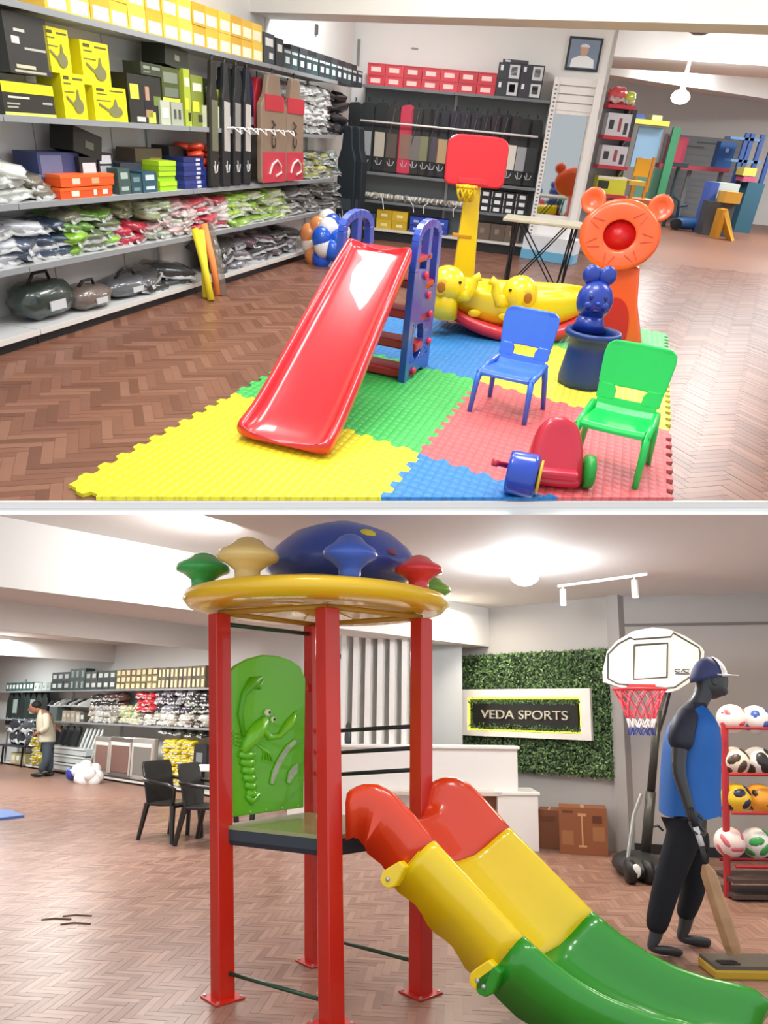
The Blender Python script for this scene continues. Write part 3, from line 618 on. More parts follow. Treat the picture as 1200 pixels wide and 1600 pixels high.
for i, px in enumerate((370, 384, 398, 411, 425, 440, 455)):
    a = lw(px, 192, -.1); h = thing('display_hook', 'white wire display hook above the red bat covers, '+ORD[i]+' from the left', 'hook', WLU.P(a, -.1, 1.38), WLU.rz, 'wire hooks above the bat covers')
    P = lambda s_, d, z: WLU.P(a+s_, d, 1.38+z)
    MB().tube([P(-.06, .1, 0), P(-.06, -.1, .03), P(0, -.14, -.02), P(.06, -.1, .03), P(.06, .1, 0)], .009, 5).build('hook_wire', WH, h, smooth=True)
# ---- back wall goods
boxrow(WBU, .04, 573, 776, 125, 2.05, 7, 2, .135, .3, ['c93642', 'd03c48', 'bf303c'], 'shoe_box', 'red shoe box with white label on the back shelf top', 'red shoe boxes on the back shelf', [(.2, .75, .25, .65, 'f0c9c4'), (.06, .94, .84, .9, '8f1f2a')])
boxrow(WBU, .02, 776, 849, 125, 2.05, 2, 2, .2, .3, ['33353c'], 'helmet_box', 'dark grey helmet picture box beside the red shoe boxes', 'helmet boxes at the right end of the back shelf', [(.5, .95, .12, .9, 'c9ccd0'), (.58, .84, .3, .78, '2a2b30'), (.1, .22, .55, .85, 'e2e4e6')])
a0 = WBU.hit(784, 106, .03)[0]; wbox(WBU, a0, a0+.36, .03, 2.451, 2.49, .28, '3a3c42', 'flat_box', 'flat dark lid lying on the helmet boxes', decals=[(.1, .3, .2, .8, 'c9ccd0')])
for i, (px, hx) in enumerate([(560, 'b4b0a0'), (570, '8f8c7e'), (583, 'a9a696'), (594, 'c0bcae'), (606, 'a3a094'), (620, 'b9b7ac'), (634, '9a9892'), (648, 'c6c4bc'), (662, '8d8a84'), (676, 'a39d97'), (690, '8f8886'), (704, 'aaa49e'), (720, 'bab6b0')]):
    a = WBU.hit(px, 320, .08)[0]
    o = thing('batting_glove', 'grey batting glove on the back wall shelf, '+ORD[i]+' from the left', 'glove', WBU.P(a, .14, .56), WBU.rz+random.uniform(-.6, .6), 'batting gloves on the back wall shelf')
    m = MB()
    lump_mesh(i, .075, .08, .05, .2).build('glove_back', mat(hx, .6, nz=.2, nscale=30), o, local=True, smooth=True)
    for f_ in range(4): MB().tube([(-.05+.033*f_, -.05, .07), (-.055+.035*f_, -.11, .09), (-.055+.036*f_, -.15, .05)], [.019, .018, .014], 7).build('finger_roll', mat('d8d5cc' if f_ % 2 else hx, .6), o, local=True, smooth=True)
    MB().tube([(.07, 0, .04), (.12, -.06, .05), (.11, -.1, .03)], [.02, .018, .012], 7).build('thumb_roll', mat(hx, .6), o, local=True, smooth=True)
    if i % 3 == 0: MB().tube([(0, -.13, .05), (.0, -.26, .0), (.02, -.27, -.1)], .007, 5).build('hanging_strap', mat('e9e8e4', .6), o, local=True)
boxrow(WBU, .05, 588, 637, 340, .17, 2, 2, .135, .26, ['d6b22c', 'c9a428'], 'shoe_box', 'yellow shoe box on the bottom back shelf', 'yellow boxes on the bottom back shelf', [(.3, .7, .3, .6, 'efe3a8')])
boxrow(WBU, .05, 640, 700, 350, .17, 3, 2, .11, .26, ['2740a0', '2f4cb4'], 'shoe_box', 'blue shoe box right of the yellow ones, back shelf', 'blue boxes on the bottom back shelf', [(.3, .7, .3, .6, 'aebbe2')])
boxrow(WBU, .05, 745, 822, 325, .56, 4, 3, .1, .26, ['1f2226'], 'shoe_box', 'black white-labelled shoe box near the perforated upright', 'black boxes with white labels', [(.35, .85, .25, .75, 'e8eaec'), (.08, .14, .1, .9, 'bfc2c4')])
boxrow(WBU, .05, 742, 812, 365, .17, 3, 1, .24, .28, ['6b5c4e', '5f5248'], 'carton', 'brown carton on the bottom back shelf near the upright', 'brown cartons on the bottom back shelf', [(.3, .6, .4, .7, '8a7a68')])
boxrow(WBU, .05, 553, 588, 320, .17, 2, 1, .2, .26, ['3a4a66'], 'shoe_box', 'slate blue box left of the yellow back shelf boxes', 'slate boxes on the bottom back shelf', [(.3, .7, .3, .6, 'c2c9d6')])
# black sports bags standing in the corner
for px, lab, y0 in ((537, 'tall black bat bag leaning in the corner between the walls', 200), (548, 'second black bat bag in the corner, nearer the back shelves', 190)):
    b = U.at(px, 340, 11.6)
    c = cover('bat_bag', '1e262c', lab, (b.x, 11.6, 0.02), -.5, w=.3, h=1.5, t=.14, cat='bag', panel=(.3, .4, '3c464e'), logo=(.2, 'dfe2e4'))
# ---- foam sticks leaning on the left shelving
for (t0, t1, hx, lab) in (((303, 358), (330, 470), 'ecd62a', 'yellow foam pool stick leaning on the left shelves, leftmost'), ((312, 360), (322, 466), 'f2dc3a', 'second yellow foam pool stick behind the leftmost'), ((317, 350), (341, 462), 'f0904c', 'orange foam pool stick leaning on the left shelves')):
    g0 = U.z(t1[0], t1[1]); tp = WLU.hit(t0[0], t0[1], -.03); top = WLU.P(tp[0], -.04, min(tp[1], .66))
    MB_ = MB().tube([g0+Vector((0, 0, .002)), g0.lerp(top, .5)+Vector((.01, 0, 0)), top], [.035, .035, .035], 12)
    tag(MB_.build('foam_stick', mat(hx, .6), None, smooth=True), lab, 'foam stick')
sleeve = MB(); g0 = U.z(346, 462); tp = WLU.P(WLU.hit(324, 356, -.02)[0], -.035, .62)
tag(MB().tube([g0+Vector((.02, 0, .002)), g0.lerp(tp, .6)+Vector((.03, 0, 0)), tp], [.04, .045, .03], 8).build('plastic_sleeve', mat('8a8478', .15, alpha=.45, coat=1), None, smooth=True), 'clear plastic sleeve hanging beside the orange foam stick', 'plastic sleeve')
# ---- balloons
def balloons(room, name, label, items, Y, r, bodyname='balloon'):
    t = thing(name, label, 'balloons', room.at(*items[0][:2], Y))
    for px, py, dy, hx in items:
        c = room.at(px, py, Y+dy)
        MB().ell(c, (r, r, r*1.08), 16, 10).build(bodyname, mat(hx, .3, coat=.4), t, smooth=True)
    return t
BO = 'd98a52'
bl = [(491, 400, .0, BO), (486, 382, .05, 'e6d6c8'), (484, 366, .05, BO), (503, 404, -.12, '1c5ad2'), (506, 385, -.2, 'e8e6e6'), (520, 390, -.2, '1c62d8'), (503, 372, -.2, '1d5cd0'), (528, 376, -.15, '1a5acc'), (513, 358, -.1, 'eeeef2'), (498, 355, .05, BO), (520, 352, 0, '2256b8'), (512, 345, .1, 'ece6e0'), (532, 362, 0, 'f0f0f4'), (516, 412, -.05, 'c9d3e8'), (532, 396, -.05, '1c5ad0')]
balloons(U, 'balloon_cluster', 'cluster of blue, white and orange balloons on the floor beside the left shelves', bl, 9.7, .125)
# ================================================================== foam mats
def tooth(t, n=11):
    f = (t*n) % 1.0; return (1 if f < .5 else -1)
def edge(n=11, amp=.014):
    pts = []
    for k in range(n*2):
        a = k/(n*2); s_ = 1 if k % 2 == 0 else -1; e = .006
        if k in (0, n*2-1): s_ = 0
        pts += [(a+e*(1 if k else 0), s_*amp), (a+1/(n*2)-e, s_*amp)]
    return pts
EH = edge()
def mat_tile(i, j, hx, lab):
    out = []
    for t, o in EH: out.append((i+t, j+o))                 # near edge
    for t, o in EH: out.append((i+1+o, j+t))               # right edge
    for t, o in EH[::-1]: out.append((i+t, j+1+o))
    for t, o in EH[::-1]: out.append((i+o, j+t))
    poly = clip([lat(a, b, .001) for a, b in out], fA, fn)
    # drop repeated points
    q = []
    for p in poly:
        if not q or (p-q[-1]).length > 1e-3: q.append(p)
    if (q[0]-q[-1]).length < 1e-3: q.pop()
    o = MB().ext(q, (0, 0, .019)).build('foam_mat', foam(hx)); tag(o, lab, 'mat', 'jigsaw foam mats'); return o
def foam(hx):
    m = bpy.data.materials.new('foam_'+hx); m.use_nodes = True; nt = m.node_tree; b = nt.nodes['Principled BSDF']; N = nt.nodes.new; K = nt.links.new
    b.inputs['Roughness'].default_value = .5; c = hexc(hx)
    tc = N('ShaderNodeTexCoord'); mp = N('ShaderNodeMapping'); mp.inputs['Rotation'].default_value = (0, 0, .35); mp.inputs['Scale'].default_value = (22, 15, 1); K(tc.outputs['Object'], mp.inputs[0])
    se = N('ShaderNodeSeparateXYZ'); K(mp.outputs[0], se.inputs[0]); ad = []
    for ax in (0, 1):
        s_ = N('ShaderNodeMath'); s_.operation = 'MULTIPLY'; s_.inputs[1].default_value = math.pi; K(se.outputs[ax], s_.inputs[0])
        w_ = N('ShaderNodeMath'); w_.operation = 'SINE'; K(s_.outputs[0], w_.inputs[0]); ad.append(w_)
    mu = N('ShaderNodeMath'); mu.operation = 'MULTIPLY'; K(ad[0].outputs[0], mu.inputs[0]); K(ad[1].outputs[0], mu.inputs[1])
    ab = N('ShaderNodeMath'); ab.operation = 'ABSOLUTE'; K(mu.outputs[0], ab.inputs[0])
    bp = N('ShaderNodeBump'); bp.inputs['Strength'].default_value = .7; bp.inputs['Distance'].default_value = .008; K(ab.outputs[0], bp.inputs['Height']); K(bp.outputs[0], b.inputs['Normal'])
    mx = N('ShaderNodeMix'); mx.data_type = 'RGBA'; mx.inputs[6].default_value = tuple(v*.72 for v in c[:3])+(1,); mx.inputs[7].default_value = c
    r = N('ShaderNodeMapRange'); r.inputs[2].default_value = .35; K(ab.outputs[0], r.inputs[0]); K(r.outputs[0], mx.inputs[0]); K(mx.outputs[2], b.inputs['Base Color'])
    return m
for i, j, hx, lab in [(-1, -1, 'efe52a', 'yellow jigsaw foam mat under the bottom of the red slide'), (0, -1, '2f86cf', 'blue jigsaw foam mat in the front row right of the yellow one'),
                      (-1, 0, '45c25a', 'green jigsaw foam mat under the middle of the red slide'), (0, 0, 'e2686a', 'salmon red jigsaw foam mat under the two small chairs'),
                      (-1, 1, '2f80c4', 'blue jigsaw foam mat between the slide ladder and the elephant boat'), (0, 1, 'ebe048', 'yellow jigsaw foam mat under the blue rabbit bin'),
                      (0, 2, '63cf74', 'green jigsaw foam mat under the orange lion stand')]:
    mat_tile(i, j, hx, lab)
MT = .02
# ================================================================== red slide with blue ladder sides
PR = mat('d8202c', .28, coat=.5); PR2 = mat('b8202c', .35, coat=.3); PB = mat('2148b0', .3, coat=.4); PY = mat('f0cc10', .3, coat=.4)
sl = thing('toy_slide', 'red plastic toddler slide with blue ladder sides on the foam mats', 'slide', (-.3, 4.4, MT))
BLp, BRp, TLp, TRp = Vector((-.86, 3.56, 0)), Vector((-.38, 3.41, 0)), Vector((-.42, 5.03, 0)), Vector((-.035, 4.86, 0))
sec = [(-.05, -.12), (-.07, -.03), (-.045, .0), (0, .004), (.03, -.015), (.06, -.06), (.14, -.085), (.5, -.095), (.86, -.085), (.94, -.06), (.97, -.015), (1, .004), (1.045, 0), (1.07, -.03), (1.05, -.12), (.94, -.12), (.5, -.12), (.06, -.12)]
prof = [(0, .135), (.05, .13), (.12, .155), (.25, .26), (.5, .485), (.75, .71), (.88, .815), (.94, .86), (.98, .895), (1.0, .90)]
rings = []
for t, z in prof:
    a = BLp.lerp(TLp, t); b = BRp.lerp(TRp, t); pinch = 1-.06*max(0, (t-.9))*10 if t > .9 else 1
    dz = [0]*len(sec); fl_ = .015 if t == 0 else 0
    ring = []
    for u, v in sec:
        p = a+(b-a)*u; e = 1 if t < .85 else max(.55, 1-(t-.85)*2.2)
        # the run-out lip at the foot curls down to the mat
        if t == 0: v = v*.35-.045
        elif t == .05: v = v*.8
        ring.append(Vector((p.x, p.y, z+v*(e if v > -.11 else 1))))
    rings.append(ring)
MB().loft(rings).build('chute', PR, sl, smooth=True, sub=1)
def ladder(A, B, th, par, nm='side_panel', top=1.04):
    A = Vector(A); B = Vector(B); tv = Vector(th); m = MB()
    def q(u, z): p = A+(B-A)*u; return Vector((p.x, p.y, z))
    def strip(pts, w):
        for k in range(len(pts)-1):
            (u0, z0), (u1, z1) = pts[k], pts[k+1]; d = Vector((u1-u0, z1-z0)); L_ = d.length; n = Vector((-d.y, d.x))/L_*w/2
            if abs(d.y) > abs(d.x): n = Vector((w/2, 0))
            m.ext([q(u0-n.x, z0-n.y), q(u0+n.x, z0+n.y), q(u1+n.x, z1+n.y), q(u1-n.x, z1-n.y)], tv)
    def plate(pts): m.ext([q(u, z) for u, z in pts], tv)
    arc = lambda cu, cz, ru, rz, a0, a1, n=7: [(cu+ru*math.cos(lerp(a0, a1, k/n)), cz+rz*math.sin(lerp(a0, a1, k/n))) for k in range(n+1)]
    # outer frame: stiles, rounded top; slots left open
    plate([(0, 0), (.16, 0), (.14, .74), (0.02, .74)]); plate([(.86, 0), (1, 0), (1, .60), (.88, .60)])
    plate([(.02, .74), (.14, .74), (.16, .92), (.04, .92)]); plate([(.88, .60), (1, .60), (.98, .92), (.84, .92)])
    o_ = arc(.51, .92, .47, top-.92, math.pi, 0, 10); i_ = arc(.50, .92, .34, top-.92-.05, math.pi, 0, 10)
    for k in range(10): plate([i_[k], o_[k], o_[k+1], i_[k+1]])
    plate([(.44, .72), (.56, .60), (.58, 1.0), (.44, 1.0)])                      # bar between the two hand slots
    plate([(.13, .40), (.89, .36), (.89, .62), (.56, .62), (.44, .74), (.13, .76)])
    plate([(.15, .0), (.15, .14), (.87, .14), (.87, .0), (.80, .0), (.7, .05), (.3, .05), (.22, 0)])
    h = arc(.42, .27, .2, .13, 0, 2*math.pi, 16)                                 # oval hole low down
    sq = []
    for k in range(17):
        a = 2*math.pi*k/16; c, s_ = math.cos(a), math.sin(a); r = 1/max(abs(c)/.29, abs(s_)/.13+.0001)
        sq.append((min(.87, max(.15, .42+c*r*1.6)), min(.40, max(.14, .27+s_*r))))
    for k in range(16): plate([h[k], sq[k], sq[k+1], h[k+1]])
    return m.build(nm, PB, par, bevel=.008)
perp = Vector((-.92, .39, 0))*.05
RA, RB = Vector((.01, 4.90, 0)), Vector((.18, 5.40, 0)); LA, LB = Vector((-.53, 5.08, 0)), Vector((-.35, 5.62, 0))
for o in (ladder(RA, RB, -perp*-1, sl), ladder(LA, LB, -perp*1, sl)): o.location.z += MT*0
for k, (u, z, r) in enumerate([(.3, .06, .02), (.55, .22, .02), (.62, .42, .02), (.66, .62, .02)]):
    a = RA.lerp(RB, u)+Vector((0, 0, z)); b = LA.lerp(LB, u)+Vector((0, 0, z)); v = (RB-RA).normalized()
    MB().loft([[p-v*.10-Vector((0, 0, .03)), p+v*.10-Vector((0, 0, .03)), p+v*.10+Vector((0, 0, .03)), p-v*.10+Vector((0, 0, .03))] for p in (a, b)]).build('step', PR2, sl, bevel=.012)
a = RA.lerp(RB, .35); b = LA.lerp(LB, .35); v = (RB-RA)*.3
MB().loft([[Vector((p.x, p.y, .79))-v, Vector((p.x, p.y, .79))+v, Vector((p.x, p.y, .83))+v, Vector((p.x, p.y, .83))-v] for p in (a, b)]).build('platform', PR2, sl, bevel=.01)
for u, z in ((.42, .70), (.62, .56), (.78, .42), (.86, .22), (.30, .07)):
    p = RA.lerp(RB, u)+Vector((0, 0, z))-perp.normalized()*.0
    n = -perp.normalized()
    MB().tube([p+n*-.005, p+n*.015, p+n*.022], [.026, .026, .016], 12).build('bolt_cap', mat('e0324e', .35), sl, smooth=True)
# ================================================================== toy basketball stand
bs = thing('toy_basketball_stand', 'yellow post with red toy backboard behind the elephant boat', 'basketball stand', (.52, 8.3, 0))
Y = 8.32; A_ = lambda px, py, y=Y: U.at(px, py, y)
b = A_(732, 480, 8.2); 
MB().lathe([(.27, .0), (.28, .05), (.24, .11), (.15, .17), (.05, .2)], (.56, 8.3, .0), 24).build('base', mat('2f62c0', .35, coat=.3), bs, smooth=True)
lo, hi = (A_(704, 452), A_(739, 455)), (A_(729, 285), A_(752, 285))
z0 = .12
def quadbar(pa, pb, pc, pd, th):   # four corner points lofted through a thickness
    return MB().ext([pa, pb, pc, pd], th)
quadbar(Vector((lo[0].x, Y, z0)), Vector((lo[1].x, Y, z0)), hi[1], hi[0], (0, .14, 0)).build('post', PY, bs, bevel=.02)
p = A_(722, 369); MB().box(p.x-.1, p.x+.1, Y-.012, Y+.15, p.z-.012, p.z+.012).build('collar', mat('c98a1a', .4), bs)
pts = []
c = A_(744, 252); hw, hh = .31, .225
for k in range(28):
    a = 2*math.pi*k/28; ca, sa_ = math.cos(a), math.sin(a); e = .38 if sa_ > 0 else .2
    x = math.copysign(abs(ca)**e, ca)*hw*(1-.05*max(0, -sa_)); z = math.copysign(abs(sa_)**e, sa_)*hh
    pts.append(Vector((c.x+x, Y-.03, c.z+z)))
MB().ext(pts, (0, -.035, 0)).build('backboard', mat('d4202c', .35, coat=.3), bs, bevel=.015)
MB().box(c.x-.16, c.x+.14, Y-.074, Y-.064, c.z-.20, c.z-.15).build('board_rib', mat('e0303c', .35), bs, bevel=.004)
rc = A_(729, 297, Y-.18)
m = MB()
for k in range(12):
    a0, a1 = 2*math.pi*k/12, 2*math.pi*(k+1)/12
    m.tube([rc+Vector((.10*math.cos(a0), .10*math.sin(a0), .03)), rc+Vector((.10*math.cos(a1), .10*math.sin(a1), .03))], .016, 6)
m.build('hoop_rim', mat('e8b81c', .4), bs, smooth=True)
m = MB()
for k in range(8):
    a0 = 2*math.pi*k/8
    for s_ in (-1, 1): m.tube([rc+Vector((.1*math.cos(a0), .1*math.sin(a0), .03)), rc+Vector((.09*math.cos(a0+s_*.4), .09*math.sin(a0+s_*.4), -.04)), rc+Vector((.06*math.cos(a0), .06*math.sin(a0), -.1))], .009, 5)
m.build('hoop_net', mat('eed01a', .5), bs, smooth=True)
MB().ell(rc+Vector((0, 0, -.01)), (.062, .062, .062)).build('toy_ball', mat('f2d21c', .4), bs, smooth=True)
# ================================================================== elephant boat
E0, E1 = Vector((.22, 6.72, 0)), Vector((1.66, 6.98, 0)); ev = (E1-E0); eu = ev.normalized(); en = Vector((-eu.y, eu.x, 0))
bo = thing('elephant_boat', 'yellow rocking boat with two elephant heads and red rocker', 'rocking boat', ((E0+E1)/2).to_tuple(), 0)
def hull(zs, wmul, zoff=0):
    rings = []
    for k in range(13):
        t = k/12; w = .40*math.sin(math.pi*min(max(t, .0), 1))**.45*wmul+.02; zb = .09+.20*abs(2*t-1)**2.2; zt_ = zs(t); p = E0+ev*t
        ring = []
        for f_, g_ in ((-1, 1), (-1.0, .75), (-.93, .4), (-.8, 0), (0, -.06), (.8, 0), (.93, .4), (1, .75), (1, 1), (.9, .98), (.84, .8), (.8, .5), (0, .48), (-.8, .5), (-.84, .8), (-.9, .98)):
            z = zb+(zt_-zb)*g_; ring.append(p+en*f_*w+Vector((0, 0, max(.03, z)+zoff)))
        rings.append(ring)
    return MB().loft(rings)
hull(lambda t: .40+.04*(2*t-1)**2, 1).build('hull', PY, bo, smooth=True, sub=1)
rings = []
for k in range(13):
    t = k/12; w = .43*math.sin(math.pi*t)**.45+.03; p = E0+ev*t; zb = .022+.19*abs(2*t-1)**2.4
    rings.append([p+en*f_*w+Vector((0, 0, zb+g_)) for f_, g_ in ((-1, 0), (-1.04, .05), (-1, .10), (1, .10), (1.04, .05), (1, 0), (.6, -.005), (-.6, -.005))])
MB().loft(rings).build('rocker_band', mat('cf2430', .35, coat=.3), bo, smooth=True)
p = E0+ev*.64
MB().rbox(E0+ev*.53+Vector((0, 0, .36)), (.34, .62, .06), math.atan2(ev.y, ev.x)).build('seat', mat('ecd86a', .4), bo, bevel=.015)
for t, w_ in ((.2, .11), (.38, .13), (.52, .08)):
    p = E0+ev*t-en*.405*math.sin(math.pi*t)**.45
    MB().ell(p+Vector((0, 0, .22)), (w_*.55, .02, .035), M=Matrix.Rotation(math.atan2(ev.y, ev.x), 4, 'Z')).build('hull_emboss', mat('e2bb10', .35), bo, smooth=True)
def elephant(hpx, hpy, Yh, face, tpx):
    hc = U.at(hpx, hpy, Yh); m = MB(); m.ell(hc, (.155, .15, .15), 18, 12)
    m.tube([hc-Vector((.03*face, 0, .26)), hc-Vector((.02*face, 0, .12)), hc], [.15, .13, .11], 12)
    m.build('elephant_head', PY, bo, smooth=True)
    tp = [hc+Vector((face*.10, -.02, -.07)), hc+Vector((face*.18, -.05, -.07)), hc+Vector((face*.215, -.05, .0)), hc+Vector((face*.225, -.05, .07)), hc+Vector((face*.27, -.05, .095))]
    MB().tube(tp, [.07, .052, .042, .034, .04], 10).build('elephant_trunk', PY, bo, smooth=True)
    MB().ell(hc+Vector((-face*.055, -.135, -.005)), (.062, .014, .075), 14, 8, Matrix.Rotation(face*.3, 3, 'Y')).build('elephant_ear', mat('e6b414', .4), bo, smooth=True)
    MB().ell(hc+Vector((-face*.055, -.146, -.005)), (.036, .008, .045), 12, 7).build('ear_hollow', mat('a8640c', .45), bo, smooth=True)
    MB().ell(hc+Vector((face*.10, -.112, .04)), (.015, .01, .012), 8, 6).build('elephant_eye', BLACK, bo)
elephant(699, 444, 6.42, 1, 0); elephant(812, 459, 6.5, -1, 0)
e = U.at(893, 470, 6.95)
MB().ell(e, (.08, .1, .07)).ell(e-Vector((.16, 0.02, -.01)), (.16, .09, .05)).build('boat_tail', PY, bo, smooth=True)
# ================================================================== orange lion throwing stand
lc = Vector((1.765, 6.9, .895)); rv = Vector((.967, -.255, 0)); dv = Vector((.255, .967, 0)); tl = Vector((.05, .19, .98)).normalized()
OR = mat('ee5a22', .33, coat=.35); lion = thing('lion_toss_stand', 'orange lion faced toss stand with red mouth hole', 'toss game', (1.9, 6.9, MT))
def disc(c, ru, rv_, z0, z1, n=36, holes=0):
    return [c+rv*ru*math.cos(2*math.pi*k/n)+tl*rv_*math.sin(2*math.pi*k/n)+dv*z0 for k in range(n)]
m = MB(); n = 36
seq = [(.137, .122, .05), (.139, .124, .0), (.143, .128, -.006), (.16, .14, -.01), (.29, .237, -.018), (.325, .268, -.014), (.338, .28, .0), (.345, .285, .02), (.345, .285, .08), (.33, .27, .15), (.2, .18, .17)]
m.loft([disc(lc, a, b, d, 0, n) for a, b, d in seq]); 
for s_ in (-1, 1):
    ec = lc+rv*.285*s_+tl*.245
    rr = lambda r, d: [ec+rv*r*math.cos(2*math.pi*k/20)+tl*r*math.sin(2*math.pi*k/20)+dv*d for k in range(20)]
    m.loft([rr(.05, .03), rr(.085, .0), rr(.105, .005), rr(.105, .1), rr(.06, .12)])
m.build('lion_face', OR, lion, smooth=True)
m = MB().loft([disc(lc, .138, .123, .035, 0), disc(lc, .137, .122, .04, 0), disc(lc, .03, .03, .045, 0)]); m.build('mouth_pocket', mat('c8141c', .35), lion, smooth=True)
g = MB()
for k in range(14):
    a = 2*math.pi*(k+.5)/14
    if k in (3, 4): continue
    p0 = lc+rv*.19*math.cos(a)+tl*.165*math.sin(a)-dv*.019; a2 = a+.16*(1 if k % 2 else -1); p1 = lc+rv*.29*math.cos(a2)+tl*.24*math.sin(a2)-dv*.018
    g.tube([p0, p1], .0045, 5)
tag(g.build('mane_groove', mat('d64a18', .4), lion), kind='stuff')
zt_ = .66; fl_, fr_ = Vector((1.72, 6.92, MT)), Vector((2.17, 6.78, MT)); tl_, tr_ = Vector((1.78, 6.93, zt_)), Vector((2.0, 6.86, zt_))
def colq(a, b, n=8): pass
MB().loft([[fl_, fr_, fr_+dv*.30, fl_+dv*.30], [fl_.lerp(tl_, .5)+rv*.03, fr_.lerp(tr_, .5)-rv*.03, fr_.lerp(tr_, .5)-rv*.03+dv*.24, fl_.lerp(tl_, .5)+rv*.03+dv*.24], [tl_, tr_, tr_+dv*.17, tl_+dv*.17]]).build('column', OR, lion, bevel=.02)
q = []
for k in range(15):
    a = math.pi*k/14; q.append(fl_+rv*(.16-.16*math.cos(a)*1.0)+Vector((0, 0, .01+.36*math.sin(a)**.8))-dv*.012)
MB().ext(q, -dv*.006).build('column_recess', mat('c81820', .35), lion)
# ================================================================== blue rabbit bin
rb = thing('rabbit_bin', 'dark blue rabbit headed toy bin beside the green chair', 'toy bin', (1.33, 5.28, MT))
NB = mat('1c3a9a', .35, coat=.3); NB2 = mat('173a7c', .4); c = Vector((1.335, 5.30, MT))
n = 28
def ring(r, z, w=0): return [c+Vector((r*(1+w*math.cos(8*2*math.pi*k/n))*math.cos(2*math.pi*k/n), r*(1+w*math.cos(8*2*math.pi*k/n))*math.sin(2*math.pi*k/n), z)) for k in range(n)]
MB().loft([ring(.175, 0, .03), ring(.185, .06, .02), ring(.16, .25), ring(.155, .335), ring(.2, .35), ring(.205, .375), ring(.195, .395), ring(.165, .39), ring(.15, .36), ring(.13, .1), ring(.05, .08)]).build('bin_body', NB2, rb, smooth=True)
hc = c+Vector((-.02, .10, .575))
MB().ell(hc, (.13, .11, .135), 20, 14).build('rabbit_head', NB, rb, smooth=True)
MB().tube([hc-Vector((0, 0, .2)), hc-Vector((0, 0, .1))], [.12, .09], 16).build('rabbit_neck', NB, rb, smooth=True)
for s_ in (-1, 1):
    MB().ell(hc+Vector((s_*.055, .02, .165)), (.066, .035, .068), 14, 10, Matrix.Rotation(s_*.15, 4, 'Y')).build('rabbit_ear', NB, rb, smooth=True)
    MB().ell(hc+Vector((s_*.05, -.095, .035)), (.016, .012, .02), 10, 7).build('rabbit_eye', mat('142c7c', .3), rb, smooth=True)
    MB().ell(hc+Vector((s_*.055, -.085, -.02)), (.035, .025, .03), 10, 7).build('rabbit_cheek', NB, rb, smooth=True)
MB().ell(hc+Vector((0, -.112, .0)), (.018, .016, .013), 10, 7).build('rabbit_nose', mat('2c4fc0', .3), rb, smooth=True)
MB().ell(hc+Vector((0, -.1, -.05)), (.03, .02, .014), 10, 7).build('rabbit_mouth', mat('122466', .4), rb, smooth=True)
# ================================================================== small plastic chairs
def chair(hx, lab, c, rz, s=1):
    m1 = mat(hx, .32, coat=.35); t = thing('toddler_chair', lab, 'chair', (c[0], c[1], MT), rz, 'toddler chairs'); k = dict(local=True)
    def sh(x, y, z): return Vector((x*s, y*s, z*s))
    # seat pan and backrest are one curved shell with a slot between them
    w0, w1 = .165, .185
    seat = [[sh(x*w0, y, z+.006*(x*x)) for x in (-1, -.9, -.5, 0, .5, .9, 1)]+[sh(x*w0, y+.0, z-.018) for x in (1, .5, 0, -.5, -1)] for y, z in ((-.17, .268), (-.15, .285), (0, .28), (.12, .28), (.16, .30), (.175, .345))]
    MB().loft(seat).build('seat', m1, t, smooth=False, bevel=.006, **k)
    def bk(z, w, y, cv=.02): return [sh(x*w, y+cv*(1-x*x), z) for x in (-1, -.6, 0, .6, 1)]+[sh(x*w, y+.022+cv*(1-x*x), z) for x in (1, .6, 0, -.6, -1)]
    MB().loft([bk(.40, .16, .183), bk(.415, .182, .186), bk(.56, .192, .212), bk(.61, .185, .222), bk(.635, .15, .226)]).build('backrest', m1, t, bevel=.008, **k)
    for s_ in (-1, 1):
        MB().loft([[sh(s_*x, y, z) for x, y in ((.075, yy), (.175, yy), (.175, yy+.024), (.075, yy+.024))] for yy, z in ((.168, .33), (.180, .375))]+[[sh(s_*x, y, .41) for x, y in ((.095, .188), (.178, .188), (.178, .212), (.095, .212))]]).build('back_strut', m1, t, bevel=.004, **k)
        MB().tube([sh(s_*.175, -.14, .275), sh(s_*.185, -.165, .2), sh(s_*.195, -.19, 0)], [.022*s, .02*s, .017*s], 10).build('leg', m1, t, smooth=True, **k)
        MB().tube([sh(s_*.175, .14, .30), sh(s_*.185, .17, .2), sh(s_*.20, .215, 0)], [.022*s, .02*s, .017*s], 10).build('leg', m1, t, smooth=True, **k)
        MB().tube([sh(s_*.178, -.16, .262), sh(s_*.18, 0, .285), sh(s_*.176, .15, .305)], .02*s, 8).build('side_rail', m1, t, smooth=True, **k)
    return t
chair('3a74e0', 'small blue plastic toddler chair on the red mat', (.69, 4.52), math.radians(-25), .95)
chair('12d25a', 'small green plastic toddler chair in front of the blue bin', (1.17, 3.70), math.radians(-24), .99)
